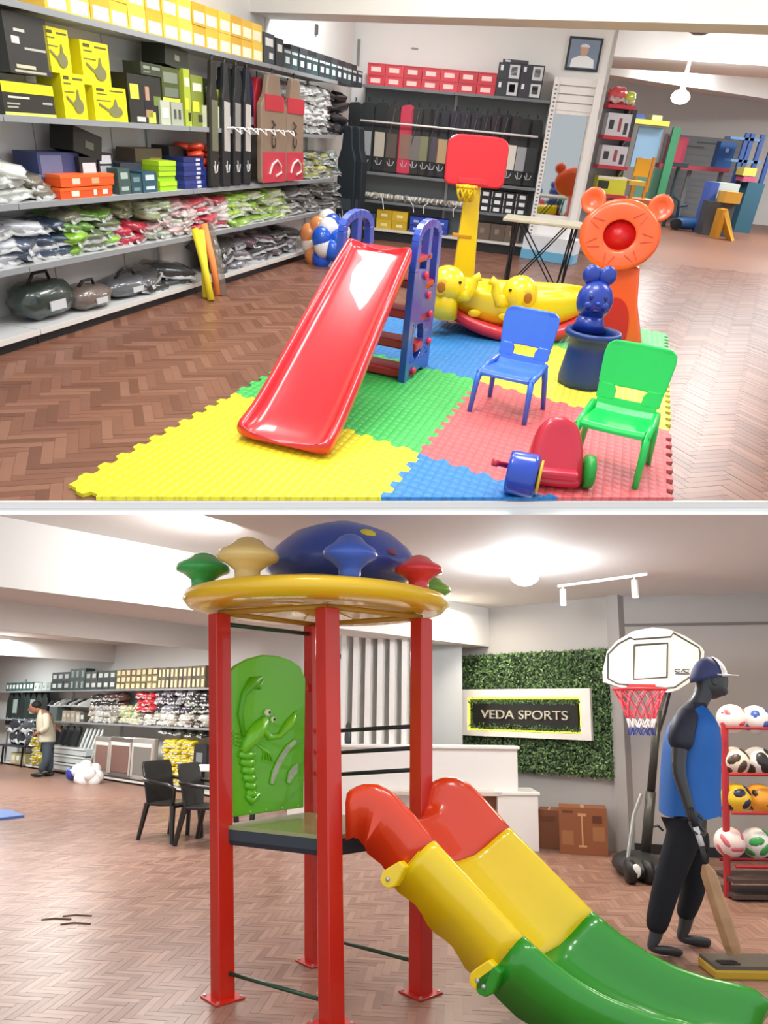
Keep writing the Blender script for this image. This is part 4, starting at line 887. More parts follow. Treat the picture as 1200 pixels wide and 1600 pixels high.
# ================================================================== ride-on toy at the open edge
ro = thing('ride_on_toy', 'red ride-on toy with blue front wheel arch and green wheel', 'ride-on toy', (.8, 3.35, MT))
A2 = lambda px, py, y: U.at(px, py, y)
m = MB()
base = U.z(858, 778, MT); y0 = base.y+.08
cx, cyy = U.at(868, 730, y0+.12).x, y0
rings = []
for z, w, d0, d1 in ((MT, .15, .02, .22), (.06, .152, .0, .26), (.14, .145, .06, .26), (.22, .13, .12, .27), (.28, .108, .16, .27), (.325, .07, .18, .26), (.34, .03, .20, .24)):
    rings.append([Vector((cx+x*w, cyy+(d0 if y < 0 else d1)+.02*abs(x)*(-1 if y < 0 else 1)*-1, z)) for x, y in ((-1, -1), (-.6, -1), (0, -1), (.6, -1), (1, -1), (1, 1), (.6, 1), (0, 1), (-.6, 1), (-1, 1))])
MB().loft(rings).build('seat_shell', mat('c81e38', .3, coat=.4), ro, smooth=True, sub=1)
MB().rbox((cx+.0, cyy+.05, .10), (.2, .09, .05), 0).build('seat_step', mat('d43048', .3), ro, bevel=.015)
bp_ = U.z(812, 780, MT); bx, by = bp_.x, bp_.y+.06
m = MB(); rr = .108
m.lathe([(.05, -.075), (rr*.97, -.07), (rr, -.05), (rr, .05), (rr*.97, .07), (.05, .075)], (0, 0, 0), 28, axis='X')
m.xf(Matrix.Translation((bx, by, MT+rr)) @ Matrix.Rotation(-.25, 4, 'Z')); m.build('front_wheel', mat('1746b8', .28, coat=.5), ro, smooth=True)
MB().lathe([(.03, .075), (.085, .08), (.085, .09), (.02, .092)], (0, 0, 0), 24, axis='X').xf(Matrix.Translation((bx, by, MT+rr)) @ Matrix.Rotation(-.25, 4, 'Z')).build('wheel_trim', mat('e8c63a', .35), ro, smooth=True)
a, b = U.at(770, 722, by+.02), U.at(830, 736, by+.06)
MB().tube([a, a.lerp(b, .12), a.lerp(b, .14), b], [.02, .02, .014, .014], 12).build('handlebar', mat('c81e38', .3, coat=.3), ro, smooth=True)
gp = U.z(908, 776, MT)
MB().lathe([(.02, -.025), (.085, -.02), (.085, .02), (.02, .025)], (0, 0, 0), 24, axis='X').xf(Matrix.Translation((cx+.165, cyy+.1, MT+.085))).build('rear_wheel', mat('1f9c3a', .35), ro, smooth=True)
# ================================================================== tray tables
def tray_table(lab, p0, p1, dep, z, group=None, c='d8d2b8'):
    t = thing('folding_table', lab, 'table', p0.to_tuple(), 0, group); u = (p1-p0); un = u.normalized(); v = Vector((-un.y, un.x, 0))*dep
    pts = [p0, p1, p1+v, p0+v]
    MB().ext([Vector((p.x, p.y, z-.035)) for p in pts], (0, 0, .035)).build('tabletop', mat(c, .35, nz=.06), t, bevel=.01)
    cs = [p0+un*.12+v*.08, p1-un*.1+v*.08, p1-un*.1+v*.92, p0+un*.12+v*.92]
    mid = [cs[0].lerp(cs[2], .5)]
    for i in range(4):
        a = cs[i]; b = cs[(i+1) % 4]
        tp = lambda p: Vector((p.x, p.y, z-.035)); bt = lambda p: Vector((p.x, p.y, .003))
        for off in (0, .05): MB().tube([tp(a+un*off), bt(a.lerp(b, .08))], .010, 6).build('leg', BLACK, t)
        MB().tube([tp(a.lerp(b, .1)), bt(a.lerp(b, .88))], .009, 6).build('cross_brace', BLACK, t)
        MB().tube([bt(a.lerp(b, .12)), tp(a.lerp(b, .9))], .009, 6).build('cross_brace', BLACK, t)
    return t
p0, p1 = U.z(786, 340, .75), U.z(910, 354, .75); p0.z = p1.z = 0
tray_table('pale topped folding table with black wire legs behind the lion stand', p0, p1, .62, .75)
p0, p1 = U.z(828, 302, .75), U.z(908, 310, .75); p0.z = p1.z = 0
tray_table('second folding table, further back under the mirror', p0, p1, .5, .75, c='b9a88a')
# blue foam block with paper under the far table
a, b = U.z(812, 403), U.z(893, 415)
fb = MB(); e = (b-a); v = Vector((-e.y, e.x, 0)).normalized()*.4
tag(fb.ext([Vector((q.x, q.y, .004)) for q in (a, b, b+v, a+v)], (0, 0, .13)).build('blue_crate', mat('6fb2d6', .4)), 'low light blue crate on the floor behind the wire table legs', 'crate')
tag(MB().ext([Vector((q.x, q.y, .136)) for q in (a+v*.1, b+v*.1, b+v, a+v)], (0, 0, .2)).build('white_carton', mat('d9dee2', .5)), 'white carton standing on the light blue crate', 'carton')
# ================================================================== mirror cabinet, portrait, small wall things
aL, _ = WBU.hit(853, 150, .0); aR, _ = WBU.hit(944, 130, .0)
mc = thing('mirror_cabinet', 'white slatted cabinet with tall mirror right of the back shelves', 'mirror cabinet', WBU.P(aL), WBU.rz)
zt_ = WBU.hit(900, 122, 0)[1]; zm1 = WBU.hit(900, 176, 0)[1]; zm0 = .62
WBU.mb(aL+.09, aR-.1, .05, .40, .02, zt_).build('cabinet_body', WH, mc)
WBU.mb(aR-.10, aR, -.03, .40, 0, zt_+.02).build('right_stile', WH, mc, bevel=.006)
WBU.mb(aL+.08, aL+.13, -.0, .40, 0, zt_).build('left_stile', WH, mc, bevel=.006)
for i in range(4):
    h = (zt_-zm1)/4; WBU.mb(aL+.13, aR-.10, .015, .05, zm1+h*i+.012, zm1+h*(i+1)).build('slat', WH, mc, bevel=.004)
WBU.mb(aL+.16, aR-.13, .035, .05, zm0, zm1-.03).build('mirror_glass', mat('b4b8b8', .03, 1), mc)
WBU.mb(aL+.13, aR-.10, .02, .05, zm1-.03, zm1+.01).build('mirror_frame', WH, mc)
WBU.mb(aL+.13, aR-.10, .02, .05, zm0-.06, zm0).build('mirror_frame', WH, mc)
po = thing('portrait', 'framed portrait of a man in a white shirt on the back wall', 'picture', WBU.P(aL+.5, WD-.03, 2.4), WBU.rz)
a0, z1 = WBU.hit(891, 56, WD-.03); a1, z0 = WBU.hit(933, 113, WD-.03)
WBU.mb(a0, a1, WD-.035, WD-.002, z0, z1).build('picture_frame', mat('2e3336', .4), po)
WBU.mb(a0+.03, a1-.03, WD-.041, WD-.034, z0+.03, z1-.03).build('photo_background', mat('7f8fa6', .5), po)
w_, h_ = a1-a0, z1-z0; cx_ = (a0+a1)/2
def wpts(pts, d): return [WBU.P(a, d, z) for a, z in pts]
MB().ext(wpts([(cx_-w_*.36, z0+.04), (cx_+w_*.36, z0+.04), (cx_+w_*.33, z0+h_*.34), (cx_+w_*.12, z0+h_*.45), (cx_-w_*.12, z0+h_*.45), (cx_-w_*.33, z0+h_*.34)], WD-.0415), -WBU.n*.003).build('shirt_print', mat('eef0f0', .5), po)
MB().ext(wpts([(cx_+w_*.13*math.cos(t*.524), z0+h_*.6+h_*.17*math.sin(t*.524)) for t in range(12)], WD-.0445), -WBU.n*.002).build('face_print', mat('c9a58e', .5), po)
MB().ext(wpts([(cx_+w_*.15*math.cos(t*.524), z0+h_*.70+h_*.1*math.sin(t*.524)) for t in range(0, 7)], WD-.0465), -WBU.n*.002).build('hair_print', mat('e2e2e0', .5), po)
a, z = WBU.hit(560, 82, WD-.02); tag(WBU.mb(a-.02, a+.02, WD-.03, WD-.002, z-.16, z+.16).build('cable_conduit', mat('8d8c8a', .5)), 'short grey cable conduit on the wall above the corner shelves', 'conduit')
a, z = WLU.hit(495, 46, WD-.02); tag(WLU.mb(a-.03, a+.03, WD-.03, WD-.002, z-.05, z+.05).build('wall_switch', mat('4b4a48', .5)), 'small dark switch high on the white wall above the teal boxes', 'switch')
a, z = WBU.hit(648, 76, WD-.01); tag(WBU.mb(a-.05, a+.05, WD-.006, WD-.001, z-.012, z+.012).build('pencil_mark', mat('9a9894', .7)), 'faint grey pencil mark high on the back wall', 'mark')
# ================================================================== things in the far hall
def at(px, py, y): return U.at(px, py, y)
def fbox(nm, x0, x1, y0, y1, Y, hx, lab, cat, dep=.4, group=None, decals=(), par=None, ground=False, rough=.5):
    a = at(x0, y1, Y); b = at(x1, y1, Y); t = at((x0+x1)/2, y0, Y)
    z0 = (a.z+b.z)/2
    if ground: z0 = 0.0
    o = MB().box(a.x, b.x, Y, Y+dep, z0, t.z)
    o = o.build(nm, mat(hx, rough), par)
    if not par: tag(o, lab, cat, group)
    for u0, u1, v0, v1, c in decals:
        MB().box(lerp(a.x, b.x, u0), lerp(a.x, b.x, u1), Y-.004, Y, lerp(z0, t.z, v0), lerp(z0, t.z, v1)).build('printed_label', mat(c, .5), o if not par else par)
    return o
YR = 13.2
rk = thing('red_display_rack', 'red shelved display rack behind the mirror cabinet', 'display rack', at(960, 300, YR).to_tuple()[:2]+(0,))
xl, xr = at(948, 250, YR).x, at(986, 250, YR).x
MB().box(xl-.35, xr-.05, YR+.38, YR+.44, 0, 2.3).build('back_panel', mat('aab0b4', .5), rk)
MB().box(xr-.08, xr+.0, YR+.3, YR+.40, 0, 2.1).build('rack_post', mat('34383c', .5), rk)
zs_ = []
for (x0, x1, y) in ((951, 994, 163), (943, 986, 212), (934, 981, 258), (928, 978, 303)):
    a, b = at(x0, y, YR), at(x1, y+4, YR); zz = (a.z+b.z)/2; zs_.append((a.x, b.x, zz))
    MB().box(a.x, b.x, YR, YR+.40, zz-.04, zz+.01).build('rack_shelf', mat('c83444', .45), rk)
    MB().ext([Vector((b.x-.05, YR+.02, zz-.04)), Vector((b.x-.05, YR+.38, zz-.04)), Vector((b.x-.05, YR+.38, zz-.2))], (-.03, 0, 0)).build('shelf_bracket', mat('5b5f62', .5), rk)
def onrack(i, u0, u1, h, hx, lab, cat, decals=()):
    x0, x1, z = zs_[i]; o = MB().box(lerp(x0, x1, u0), lerp(x0, x1, u1), YR+.05, YR+.34, z+.0105, z+.01+h).build('rack_box', mat(hx, .5)); tag(o, lab, cat)
    for a, b, c, d, q in decals: MB().box(lerp(lerp(x0, x1, u0), lerp(x0, x1, u1), a), lerp(lerp(x0, x1, u0), lerp(x0, x1, u1), b), YR+.045, YR+.05, z+.01+h*c, z+.01+h*d).build('printed_label', mat(q, .5), o)
dc = [(.1, .3, .3, .7, '3b3e44'), (.5, .62, .2, .8, 'a04a4c'), (.75, .9, .1, .6, '3b3e44')]
onrack(1, .05, .9, .30, 'd9dade', 'white picture box on the second red shelf of the rack', 'box', dc)
onrack(2, .05, .9, .27, 'd3d4d8', 'white picture box on the third red shelf of the rack', 'box', dc)
onrack(3, .05, .95, .25, 'dfe03c', 'lime yellow box with black window on the lowest red shelf', 'box', [(.02, .4, .3, .75, '33352a'), (0, 1, .85, 1, 'f1efe0')])
x0, x1, z = zs_[0]
lump((.14, .12, .11, .3), (lerp(x0, x1, .32), YR+.2, z+.01), 0, 'd8484c', 'net_bag', 'red net bag of balls on the top red shelf', 'bag', None)
lump((.09, .08, .09, .3), (lerp(x0, x1, .8), YR+.2, z+.01), 0, 'bfcf4a', 'toy_bucket', 'lime toy bucket on the top red shelf beside the red net bag', 'toy', None)
fbox('shelf_box', 958, 992, 126, 146, YR+.1, '5d6468', 'grey box above the red net bag on the rack', 'box', .2) if False else None
YF = 17.0
gf = thing('green_play_frame', 'green frame with yellow green top board in the far hall', 'play frame', at(1025, 330, YF).to_tuple()[:2]+(0,))
fbox('frame_post', 1022, 1034, 196, 322, YF, '2f7a52', '', '', .1, par=gf, ground=True)
fbox('top_board', 985, 1046, 187, 195, YF, 'c6cf4a', '', '', .5, par=gf)
fbox('blue_panel', 984, 1022, 197, 262, YF+.3, '7fa3c0', '', '', .05, par=gf)
fbox('lower_panel', 984, 1034, 262, 320, YF+.3, '4f7a68', '', '', .05, par=gf, ground=True)
fbox('storage_box', 990, 1006, 178, 187, YF+.1, '3553a8', 'small blue box on the yellow green top board', 'box', .3)
fbox('storage_box', 1018, 1034, 180, 188, YF+.1, 'e6e2a0', 'pale yellow box on the yellow green top board', 'box', .3)
yc = thing('yellow_toddler_chair', 'yellow plastic toddler chair standing beside the red rack', 'chair', at(998, 305, 14).to_tuple()[:2]+(0,))
fbox('backrest', 989, 1012, 247, 276, 14.4, 'e8b020', '', '', .06, par=yc); fbox('seat', 982, 1008, 283, 290, 14.0, 'ecc04a', '', '', .45, par=yc)
for x0, x1 in ((983, 987), (1003, 1007)): fbox('leg', x0, x1, 289, 310, 14.0, 'd99a1a', '', '', .06, par=yc)
for x0, x1 in ((987, 991), (1008, 1012)): fbox('leg', x0, x1, 245, 300, 14.42, 'd99a1a', '', '', .06, par=yc)
yb = at(995, 312, 14); tag(MB().box(yb.x-.35, yb.x+.35, 13.95, 14.6, 0.0, at(995, 311, 14).z).build('orange_plinth', mat('c87030', .5)), 'low orange plinth carrying the yellow chair', 'plinth')
YW = 22.5
rs = thing('red_wall_shelf', 'long red shelf in front of the grey slatted wall', 'shelf', at(1090, 268, YW).to_tuple()[:2]+(1.2,))
a, b = at(1030, 258, YW), at(1140, 266, YW); zz = a.z
MB().ext([Vector((a.x, YW, a.z-.06)), Vector((b.x, YW, b.z-.06)), Vector((b.x, YW, b.z+.04)), Vector((a.x, YW, a.z+.04))], (0, .4, 0)).build('shelf_board', mat('b84452', .5), rs)
for px in (1033, 1085, 1136): p = at(px, 264, YW); MB().box(p.x-.05, p.x+.05, YW+.3, YW+.38, 0, p.z-.05).build('shelf_post', mat('7c8488', .5), rs)
fbox('tall_red_box', 1039, 1066, 213, 257, YW, 'c43a56', 'crimson tall box standing on the long red shelf', 'box', .35, decals=[(.2, .8, .1, .9, 'd04a64')])
fbox('tall_blue_box', 1116, 1141, 221, 262, YW, '2c62a8', 'blue tall box at the right end of the red shelf', 'box', .35, decals=[(.4, .6, .6, .75, 'b9cce4')])
st = thing('exercise_stand', 'dark exercise stand below the crimson box in the far hall', 'stand', at(1044, 330, 20.5).to_tuple()[:2]+(0,))
p = at(1045, 320, 20.5); MB().tube([(p.x, 20.5, .0), (p.x, 20.5, 1.35)], .05, 8).build('stand_post', mat('33464a', .5), st)
for dx in (-.3, .3): MB().tube([(p.x+dx, 20.5, 0), (p.x+dx*.8, 20.5, .6), (p.x, 20.5, .75)], .035, 6).build('leg', mat('33464a', .5), st)
MB().box(p.x-.2, p.x+.2, 20.4, 20.6, 1.33, 1.42).build('top_plate', mat('2c3c40', .5), st)
sx = at(1092, 240, YW+.2); so = thing('steel_wall_bracket', 'dark steel bar on the grey slatted wall', 'bracket', (sx.x, YW+1, 1.5))
for px0, px1, y in ((1074, 1100, 228), (1090, 1118, 222)): fbox('bracket_bar', px0, px1, y, y+3, 23.6, '4a5054', '', '', .06, par=so)
for i, (x0, x1, y0, y1, Y, hx, lab, cat, g_) in enumerate([
    (1104, 1116, 284, 318, 19.5, '4460b0', 'blue sack leaning behind the white bundle', 'sack', True), (1114, 1150, 286, 312, 19.6, 'c4d4d4', 'white wrapped bundle on the dark bench', 'bundle', False),
    (1130, 1156, 300, 318, 19.0, 'cf9a3a', 'ochre box on the right of the white bundle', 'box', False), (1105, 1146, 316, 333, 19.2, '4a4c4c', 'dark low bench near the far wall', 'bench', True),
    (1160, 1180, 262, 275, 21, 'cfc05a', 'yellow box stacked at the right edge of the far hall', 'box', False), (1160, 1180, 276, 284, 21, 'b0506a', 'crimson box under the yellow one at the right edge', 'box', False), (1156, 1182, 285, 330, 21, '2f5a6c', 'tall teal cabinet at the right edge of the far hall', 'cabinet', True)]):
    fbox({'sack': 'sack', 'bundle': 'wrapped_bundle', 'box': 'carton', 'bench': 'low_bench', 'cabinet': 'cabinet'}[cat], x0, x1, y0, y1, Y, hx, lab, cat, .5, ground=g_)
br = thing('blue_steel_rack', 'blue steel rack with tall posts at the right side of the far hall', 'rack', at(1150, 330, 21.5).to_tuple()[:2]+(0,))
for px in (1142, 1150, 1166, 1185): p = at(px, 300, 21.5); MB().box(p.x-.05, p.x+.05, 21.5, 21.6, 0, 2.2).build('rack_post', mat('2f4f8c', .5), br)
for y in (215, 250, 290): a, b = at(1142, y, 21.5), at(1190, y+4, 21.5); MB().box(a.x, b.x, 21.5, 21.95, a.z-.03, a.z+.03).build('rack_shelf', mat('5c86b4', .5), br)
dk = thing('blue_pedal_toy', 'dark blue low pedal toy lying on the far floor', 'toy', at(1078, 332, 20).to_tuple()[:2]+(0,))
p = at(1078, 330, 20); MB().ell((p.x, 20, .16), (.42, .2, .14)).build('toy_body', mat('24558a', .4), dk, smooth=True)
MB().tube([(p.x-.25, 20, .2), (p.x-.3, 20, .5), (p.x-.1, 20, .55)], .03, 6).build('toy_handle', mat('1c3c5c', .4), dk)
for dx in (-.3, .35): MB().lathe([(.02, -.05), (.13, -.04), (.13, .04), (.02, .05)], (0, 0, 0), 14, axis='Y').xf(Matrix.Translation((p.x+dx, 19.85, .13))).build('wheel', BLACK, dk)
ys = thing('yellow_toy_slide', 'small yellow slide beside the ochre box in the far hall', 'slide', at(1150, 335, 19).to_tuple()[:2]+(0,))
a, b = at(1142, 312, 18.6), at(1160, 336, 18.2); MB().ext([Vector((a.x, a.y, .62)), Vector((b.x, b.y, .03)), Vector((b.x-.05, b.y, 0)), Vector((a.x-.06, a.y, .52))], (0, .4, 0)).build('chute', mat('dca42c', .4), ys)
MB().box(a.x-.1, a.x, 18.6, 19.0, 0, .6).build('ladder_panel', mat('c98c24', .4), ys)
# ceiling fan blades glimpsed by the beam
cf = thing('ceiling_fan', 'grey ceiling fan blade showing under the far beam', 'fan', at(1090, 48, 10).to_tuple())
p = at(1092, 50, 10.2)
MB().ext([p+Vector(v) for v in ((-.55, 0, .0), (-.05, -.1, .03), (.05, -.1, .03), (.05, .1, .03), (-.05, .1, .03))], (0, 0, .012)).build('fan_blade', mat('6d6f72', .5), cf)
MB().ext([p+Vector(v) for v in ((.05, -.1, .03), (.6, 0, .05), (.05, .1, .03))], (0, 0, .012)).build('fan_blade', mat('8b8d90', .5), cf)
MB().lathe([(.03, .55), (.03, .1), (.1, .08), (.12, .0), (.05, -.03)], p, 14).build('fan_motor', mat('7a7c80', .5), cf)
lp = at(1063, 152, 15.2); t = thing('ceiling_light', 'bright round lamp on the ceiling of the far hall', 'light', lp.to_tuple())
MB().ell(lp, (.16, .16, .10)).build('lamp_globe', mat('ffffff', .4, emit=40), t, smooth=True)
MB().lathe([(.12, .08), (.05, .12), (.03, 2.95-lp.z if lp.z < 2.9 else .14)], lp, 12).build('lamp_base', WH, t)
point('lamp_glow', (lp.x, lp.y-.3, lp.z-.1), 60, (.95, .98, 1), .15)
# ================================================================== LOWER SHOWROOM: play tower
ROOM[0] = 'L'
TR = mat('c62212', .3, coat=.5, nz=.05, nscale=2)
feet = {'l': (L.z(348, 1560), -.13), 'm': (L.z(518, 1602), -.075), 'r': (L.z(657, 1552), 0.0), 'b': (L.z(492, 1503), -.07)}
tw = thing('play_tower', 'red post play tower with green lobster panel and round yellow roof', 'play tower', (-.3, 4.1, 0))
HW = .047; C0 = Vector((-.30, 4.1, 0)); ang = math.atan2(.41, .45)
ZT = 2.02; tops = {}
for k, (f_, lean) in feet.items():
    p = f_.copy(); t = p+Vector((lean, 0, ZT)); tops[k] = t
    def sq(c, z, h): return [Vector((c.x, c.y, z))+Matrix.Rotation(ang, 3, 'Z') @ Vector((a*h, b*h, 0)) for a, b in ((-1, -1), (1, -1), (1, 1), (-1, 1))]
    MB().loft([sq(p, .004, HW), sq(t, ZT, HW)]).build('post', TR, tw, bevel=.006)
    MB().loft([sq(p, .001, .085), sq(p, .010, .085)]).build('base_plate', TR, tw, bevel=.002)
    for a, b in ((-1, -1), (1, -1), (1, 1), (-1, 1)):
        q = p+Matrix.Rotation(ang, 3, 'Z') @ Vector((a*.068, b*.068, 0)); MB().lathe([(.008, .010), (.008, .018)], q, 6).build('anchor_bolt', METAL, tw)
def on(k, z): f_, lean = feet[k]; return f_+Vector((lean*z/ZT, 0, z))
GRB = mat('2a4a36', .35, .3)
def railb(nm, k0, k1, z0, z1, r=.011, m=GRB): return MB().tube([on(k0, z0), on(k1, z1)], r, 8).build(nm, m, tw, smooth=True)
railb('floor_rail', 'l', 'm', .13, .10); railb('floor_rail', 'b', 'r', .15, .15); railb('top_rail', 'l', 'b', 1.965, 1.965, .013)
DKB = mat('232c30', .4, .3)
for z in (1.12+.31, 1.12+.15, 1.12): pass
yb = on('b', 1); yr = on('r', 1)
for py in (1132, 1166, 1200):
    a = L.at(524, py, yb.y-.02); b_ = L.at(645, py+2, yr.y)
    q0 = on('b', a.z-.05); q1 = on('r', b_.z)
    MB().tube([q0, q1], .0125, 8).build('guard_rail', DKB, tw, smooth=True)
# platform
pz = .865
corners = [on(k, pz) for k in ('l', 'm', 'r', 'b')]
MB().ext([p+Vector((0, 0, -.02)) for p in corners], (0, 0, .02)).build('platform_deck', mat('8a8f5a', .3, coat=.3, nz=.1), tw)
for i in range(4):
    a, b_ = corners[i], corners[(i+1) % 4]; MB().loft([[p+Vector((0, 0, z)) for p, z in ((q, -.075), (q, -.02))]+[q+(C0-q).normalized()*.03+Vector((0, 0, -.02)), q+(C0-q).normalized()*.03+Vector((0, 0, -.075))] for q in (a, b_)]).build('deck_beam', mat('26303a', .4), tw)
# green lobster panel between the left and back posts
pl_, pb_ = on('l', .9), on('b', .9); pu = Vector((pb_.x-pl_.x, pb_.y-pl_.y, 0)); pn = Vector((pu.y, -pu.x, 0)).normalized()
PW = pu.length; pu = pu.normalized(); O = Vector((on('l', .88).x, on('l', .88).y, .885))
def PP(px, py, d=0):                      # point of the panel plane under a pixel
    q = L.pl(px, py, O, pu); return q+pn*d
GP = mat('66c41a', .3, coat=.4)
out = [PP(355, 1280), PP(467, 1262), PP(476, 1250)]; out = []
for px, py in ((357, 1278), (475, 1262), (478, 1060), (470, 1042), (455, 1031), (436, 1025), (412, 1023), (388, 1029), (368, 1040), (352, 1056)): out.append(PP(px, py))
pan = MB().ext(out, -pn*.03).build('lobster_panel', GP, tw, bevel=.008)
def relief(nm, pts, r, par, m=GP, flat=1, n=8):
    return MB().tube([PP(px, py, .004) for px, py in pts], r, n).build(nm, m, par, smooth=True)
G2 = mat('76d024', .3, coat=.4); G3 = mat('58b018', .35)
c_ = PP(402, 1148, .006)
relief('lobster_body', [(378, 1175), (390, 1155), (402, 1140), (414, 1124)], [.026, .05, .052, .03], pan, G2)
for i, y in enumerate((1178, 1190, 1202, 1214, 1226, 1238)): relief('tail_segment', [(372+i*2.4, y), (385+i*2, y+3), (396+i*.6, y+1)], [.018, .026, .018], pan, GP)
relief('tail_fan', [(384, 1242), (392, 1252), (404, 1240)], [.016, .022, .016], pan, GP)
relief('claw', [(404, 1130), (420, 1152), (436, 1150), (452, 1130), (462, 1112)], [.014, .02, .018, .034, .008], pan, G2)
relief('claw', [(380, 1150), (374, 1115), (380, 1085), (394, 1066), (408, 1058)], [.014, .018, .02, .036, .008], pan, G3)
relief('claw', [(392, 1070), (404, 1072), (410, 1062)], [.022, .022, .006], pan, G3)
for i in range(4):
    relief('lobster_leg', [(378-i*1, 1148+i*6), (366, 1144+i*6), (356, 1148+i*7)], .0055, pan, G2, n=6)
    relief('lobster_leg', [(400+i*4, 1162+i*2), (412+i*3, 1172+i*2), (410+i*5, 1186+i)], .0055, pan, G2, n=6)
for px, py, r in ((416, 1113, .022), (424, 1124, .017)):
    p = PP(px, py, .012); MB().ell(p, (r, r, r)).build('lobster_eye', mat('e9efc8', .3), pan, smooth=True); MB().ell(p+pn*.014, (r*.5, r*.5, r*.5), 8, 6).build('eye_pupil', BLACK, pan, smooth=True)
def slot(pts):
    m = MB(); m.ext([PP(px, py, .0055) for px, py in pts], -pn*.004); m.build('cut_out', mat('b9c4b4', .3, nz=.4, nscale=30), pan)
    g = [PP(px, py, .006) for px, py in pts]; MB().tube(g+[g[0], g[1]], .004, 6).build('cut_out_lip', G2, pan, smooth=True)
slot([(421, 1224), (424, 1206), (434, 1184), (446, 1166), (460, 1154), (463, 1160), (452, 1172), (440, 1192), (430, 1215), (426, 1226)])
slot([(447, 1222), (450, 1206), (458, 1196), (464, 1192), (465, 1204), (457, 1216), (451, 1225)])
for px in (362, 390, 415, 440, 465): p = PP(px, 1272-(px-362)*.13, .004); MB().ell(p, (.006, .006, .006), 8, 6).build('panel_bolt', mat('c9e08a', .3), pan)
p = on('l', 1.67); MB().rbox(p+pu*.09, (.10, .03, .045), math.atan2(pu.y, pu.x)).build('panel_clamp', TR, tw, bevel=.004)
p = on('b', 1.62); MB().rbox(p-pu*.05, (.06, .03, .045), math.atan2(pu.y, pu.x)).build('panel_clamp', TR, tw, bevel=.004)
# ---- roof
RC = Vector((-.39, 4.14, 0)); YR_ = mat('f0c21c', .28, coat=.5)
def lip(r, z): return (r, z)
MB().lathe([(.05, 2.10), (.5, 2.055), (.66, 2.045), (.745, 2.06), (.775, 2.095), (.765, 2.13), (.70, 2.15), (.45, 2.165), (.40, 2.21), (.05, 2.22)], RC, 48).build('roof_disc', YR_, tw, smooth=True)
g = MB()
for k in range(8):
    a = k*math.pi/4+.3; g.tube([RC+Vector((.15*math.cos(a), .15*math.sin(a), 2.09)), RC+Vector((.66*math.cos(a), .66*math.sin(a), 2.05))], .008, 5)
tag(g.build('roof_rib', mat('d9a018', .4), tw), kind='stuff')
def roof_frame(k0, k1): railb('roof_frame', k0, k1, 2.03, 2.03, .016, mat('b98a2a', .4))
for a, b_ in (('l', 'm'), ('m', 'r'), ('r', 'b'), ('b', 'l')): roof_frame(a, b_)
DB = mat('3a56b4', .3, coat=.4)
dc_ = RC+Vector((.13, .17, 0))
MB().lathe([(.28, 2.19), (.40, 2.27), (.475, 2.33), (.47, 2.38), (.42, 2.46), (.32, 2.55), (.20, 2.60), (.08, 2.64), (.01, 2.645)], dc_, 40).build('dome', DB, tw, smooth=True)
def spot(px, py, r, hx):
    d = L.ray(px, py).normalized(); t = ((RC-EYE).dot(d)); best = None
    for i in range(200):
        q = EYE+d*(2.8+i*.01); rr = ((q.x-dc_.x)**2+(q.y-dc_.y)**2)**.5
        zz = min(2.64, max(2.33, q.z)); pr_ = [(.475, 2.33), (.47, 2.38), (.42, 2.46), (.32, 2.55), (.20, 2.60), (.08, 2.64)]
        rad = next((lerp(a[0], b[0], (zz-a[1])/(b[1]-a[1])) for a, b in zip(pr_, pr_[1:]) if a[1] <= zz <= b[1]), 0)
        if 2.3 < q.z < 2.64 and rr < rad: best = q; break
    if best is None: return
    n = Vector((best.x-dc_.x, best.y-dc_.y, .35)).normalized(); MB().ell(best+n*.002, (r, .012, r*.7), 16, 8, n.to_track_quat('Y', 'Z').to_matrix()).build('dome_spot', mat(hx, .3), tw, smooth=True)
spot(575, 833, .05, 'f2dc2c'); spot(476, 822, .045, 'd88a98'); spot(612, 862, .04, '8c4a6a')
def mushroom(px, py, ptop, hx, Yd, r, lab):
    b_ = L.at(px, py, Yd); t = L.at(px, ptop, Yd).z; h = t-2.14; c = Vector((b_.x, Yd, 2.135)); m = mat(hx, .3, coat=.45)
    MB().lathe([(r*.42, 0), (r*.40, h*.18), (r*.42, h*.3), (r*.7, h*.44), (r*.98, h*.52), (r, h*.60), (r*.93, h*.68), (r*.6, h*.8), (r*.42, h*.92), (r*.2, h*.98), (r*.02, h)], c, 28).build('mushroom_post', m, tw, smooth=True, label=lab)
mushroom(546, 905, 833, '3a62c8', 3.62, .145, 'blue mushroom finial at the front of the roof')
mushroom(654, 925, 866, 'e03038', 3.86, .135, 'red mushroom finial at the right')
mushroom(386, 905, 838, 'f2d488', 3.68, .165, 'cream yellow mushroom finial at the front left')
mushroom(316, 915, 862, '3cb45a', 3.95, .15, 'green mushroom finial at the left')
mushroom(676, 935, 900, '7ab03a', 4.55, .12, 'olive green mushroom finial behind the red one')
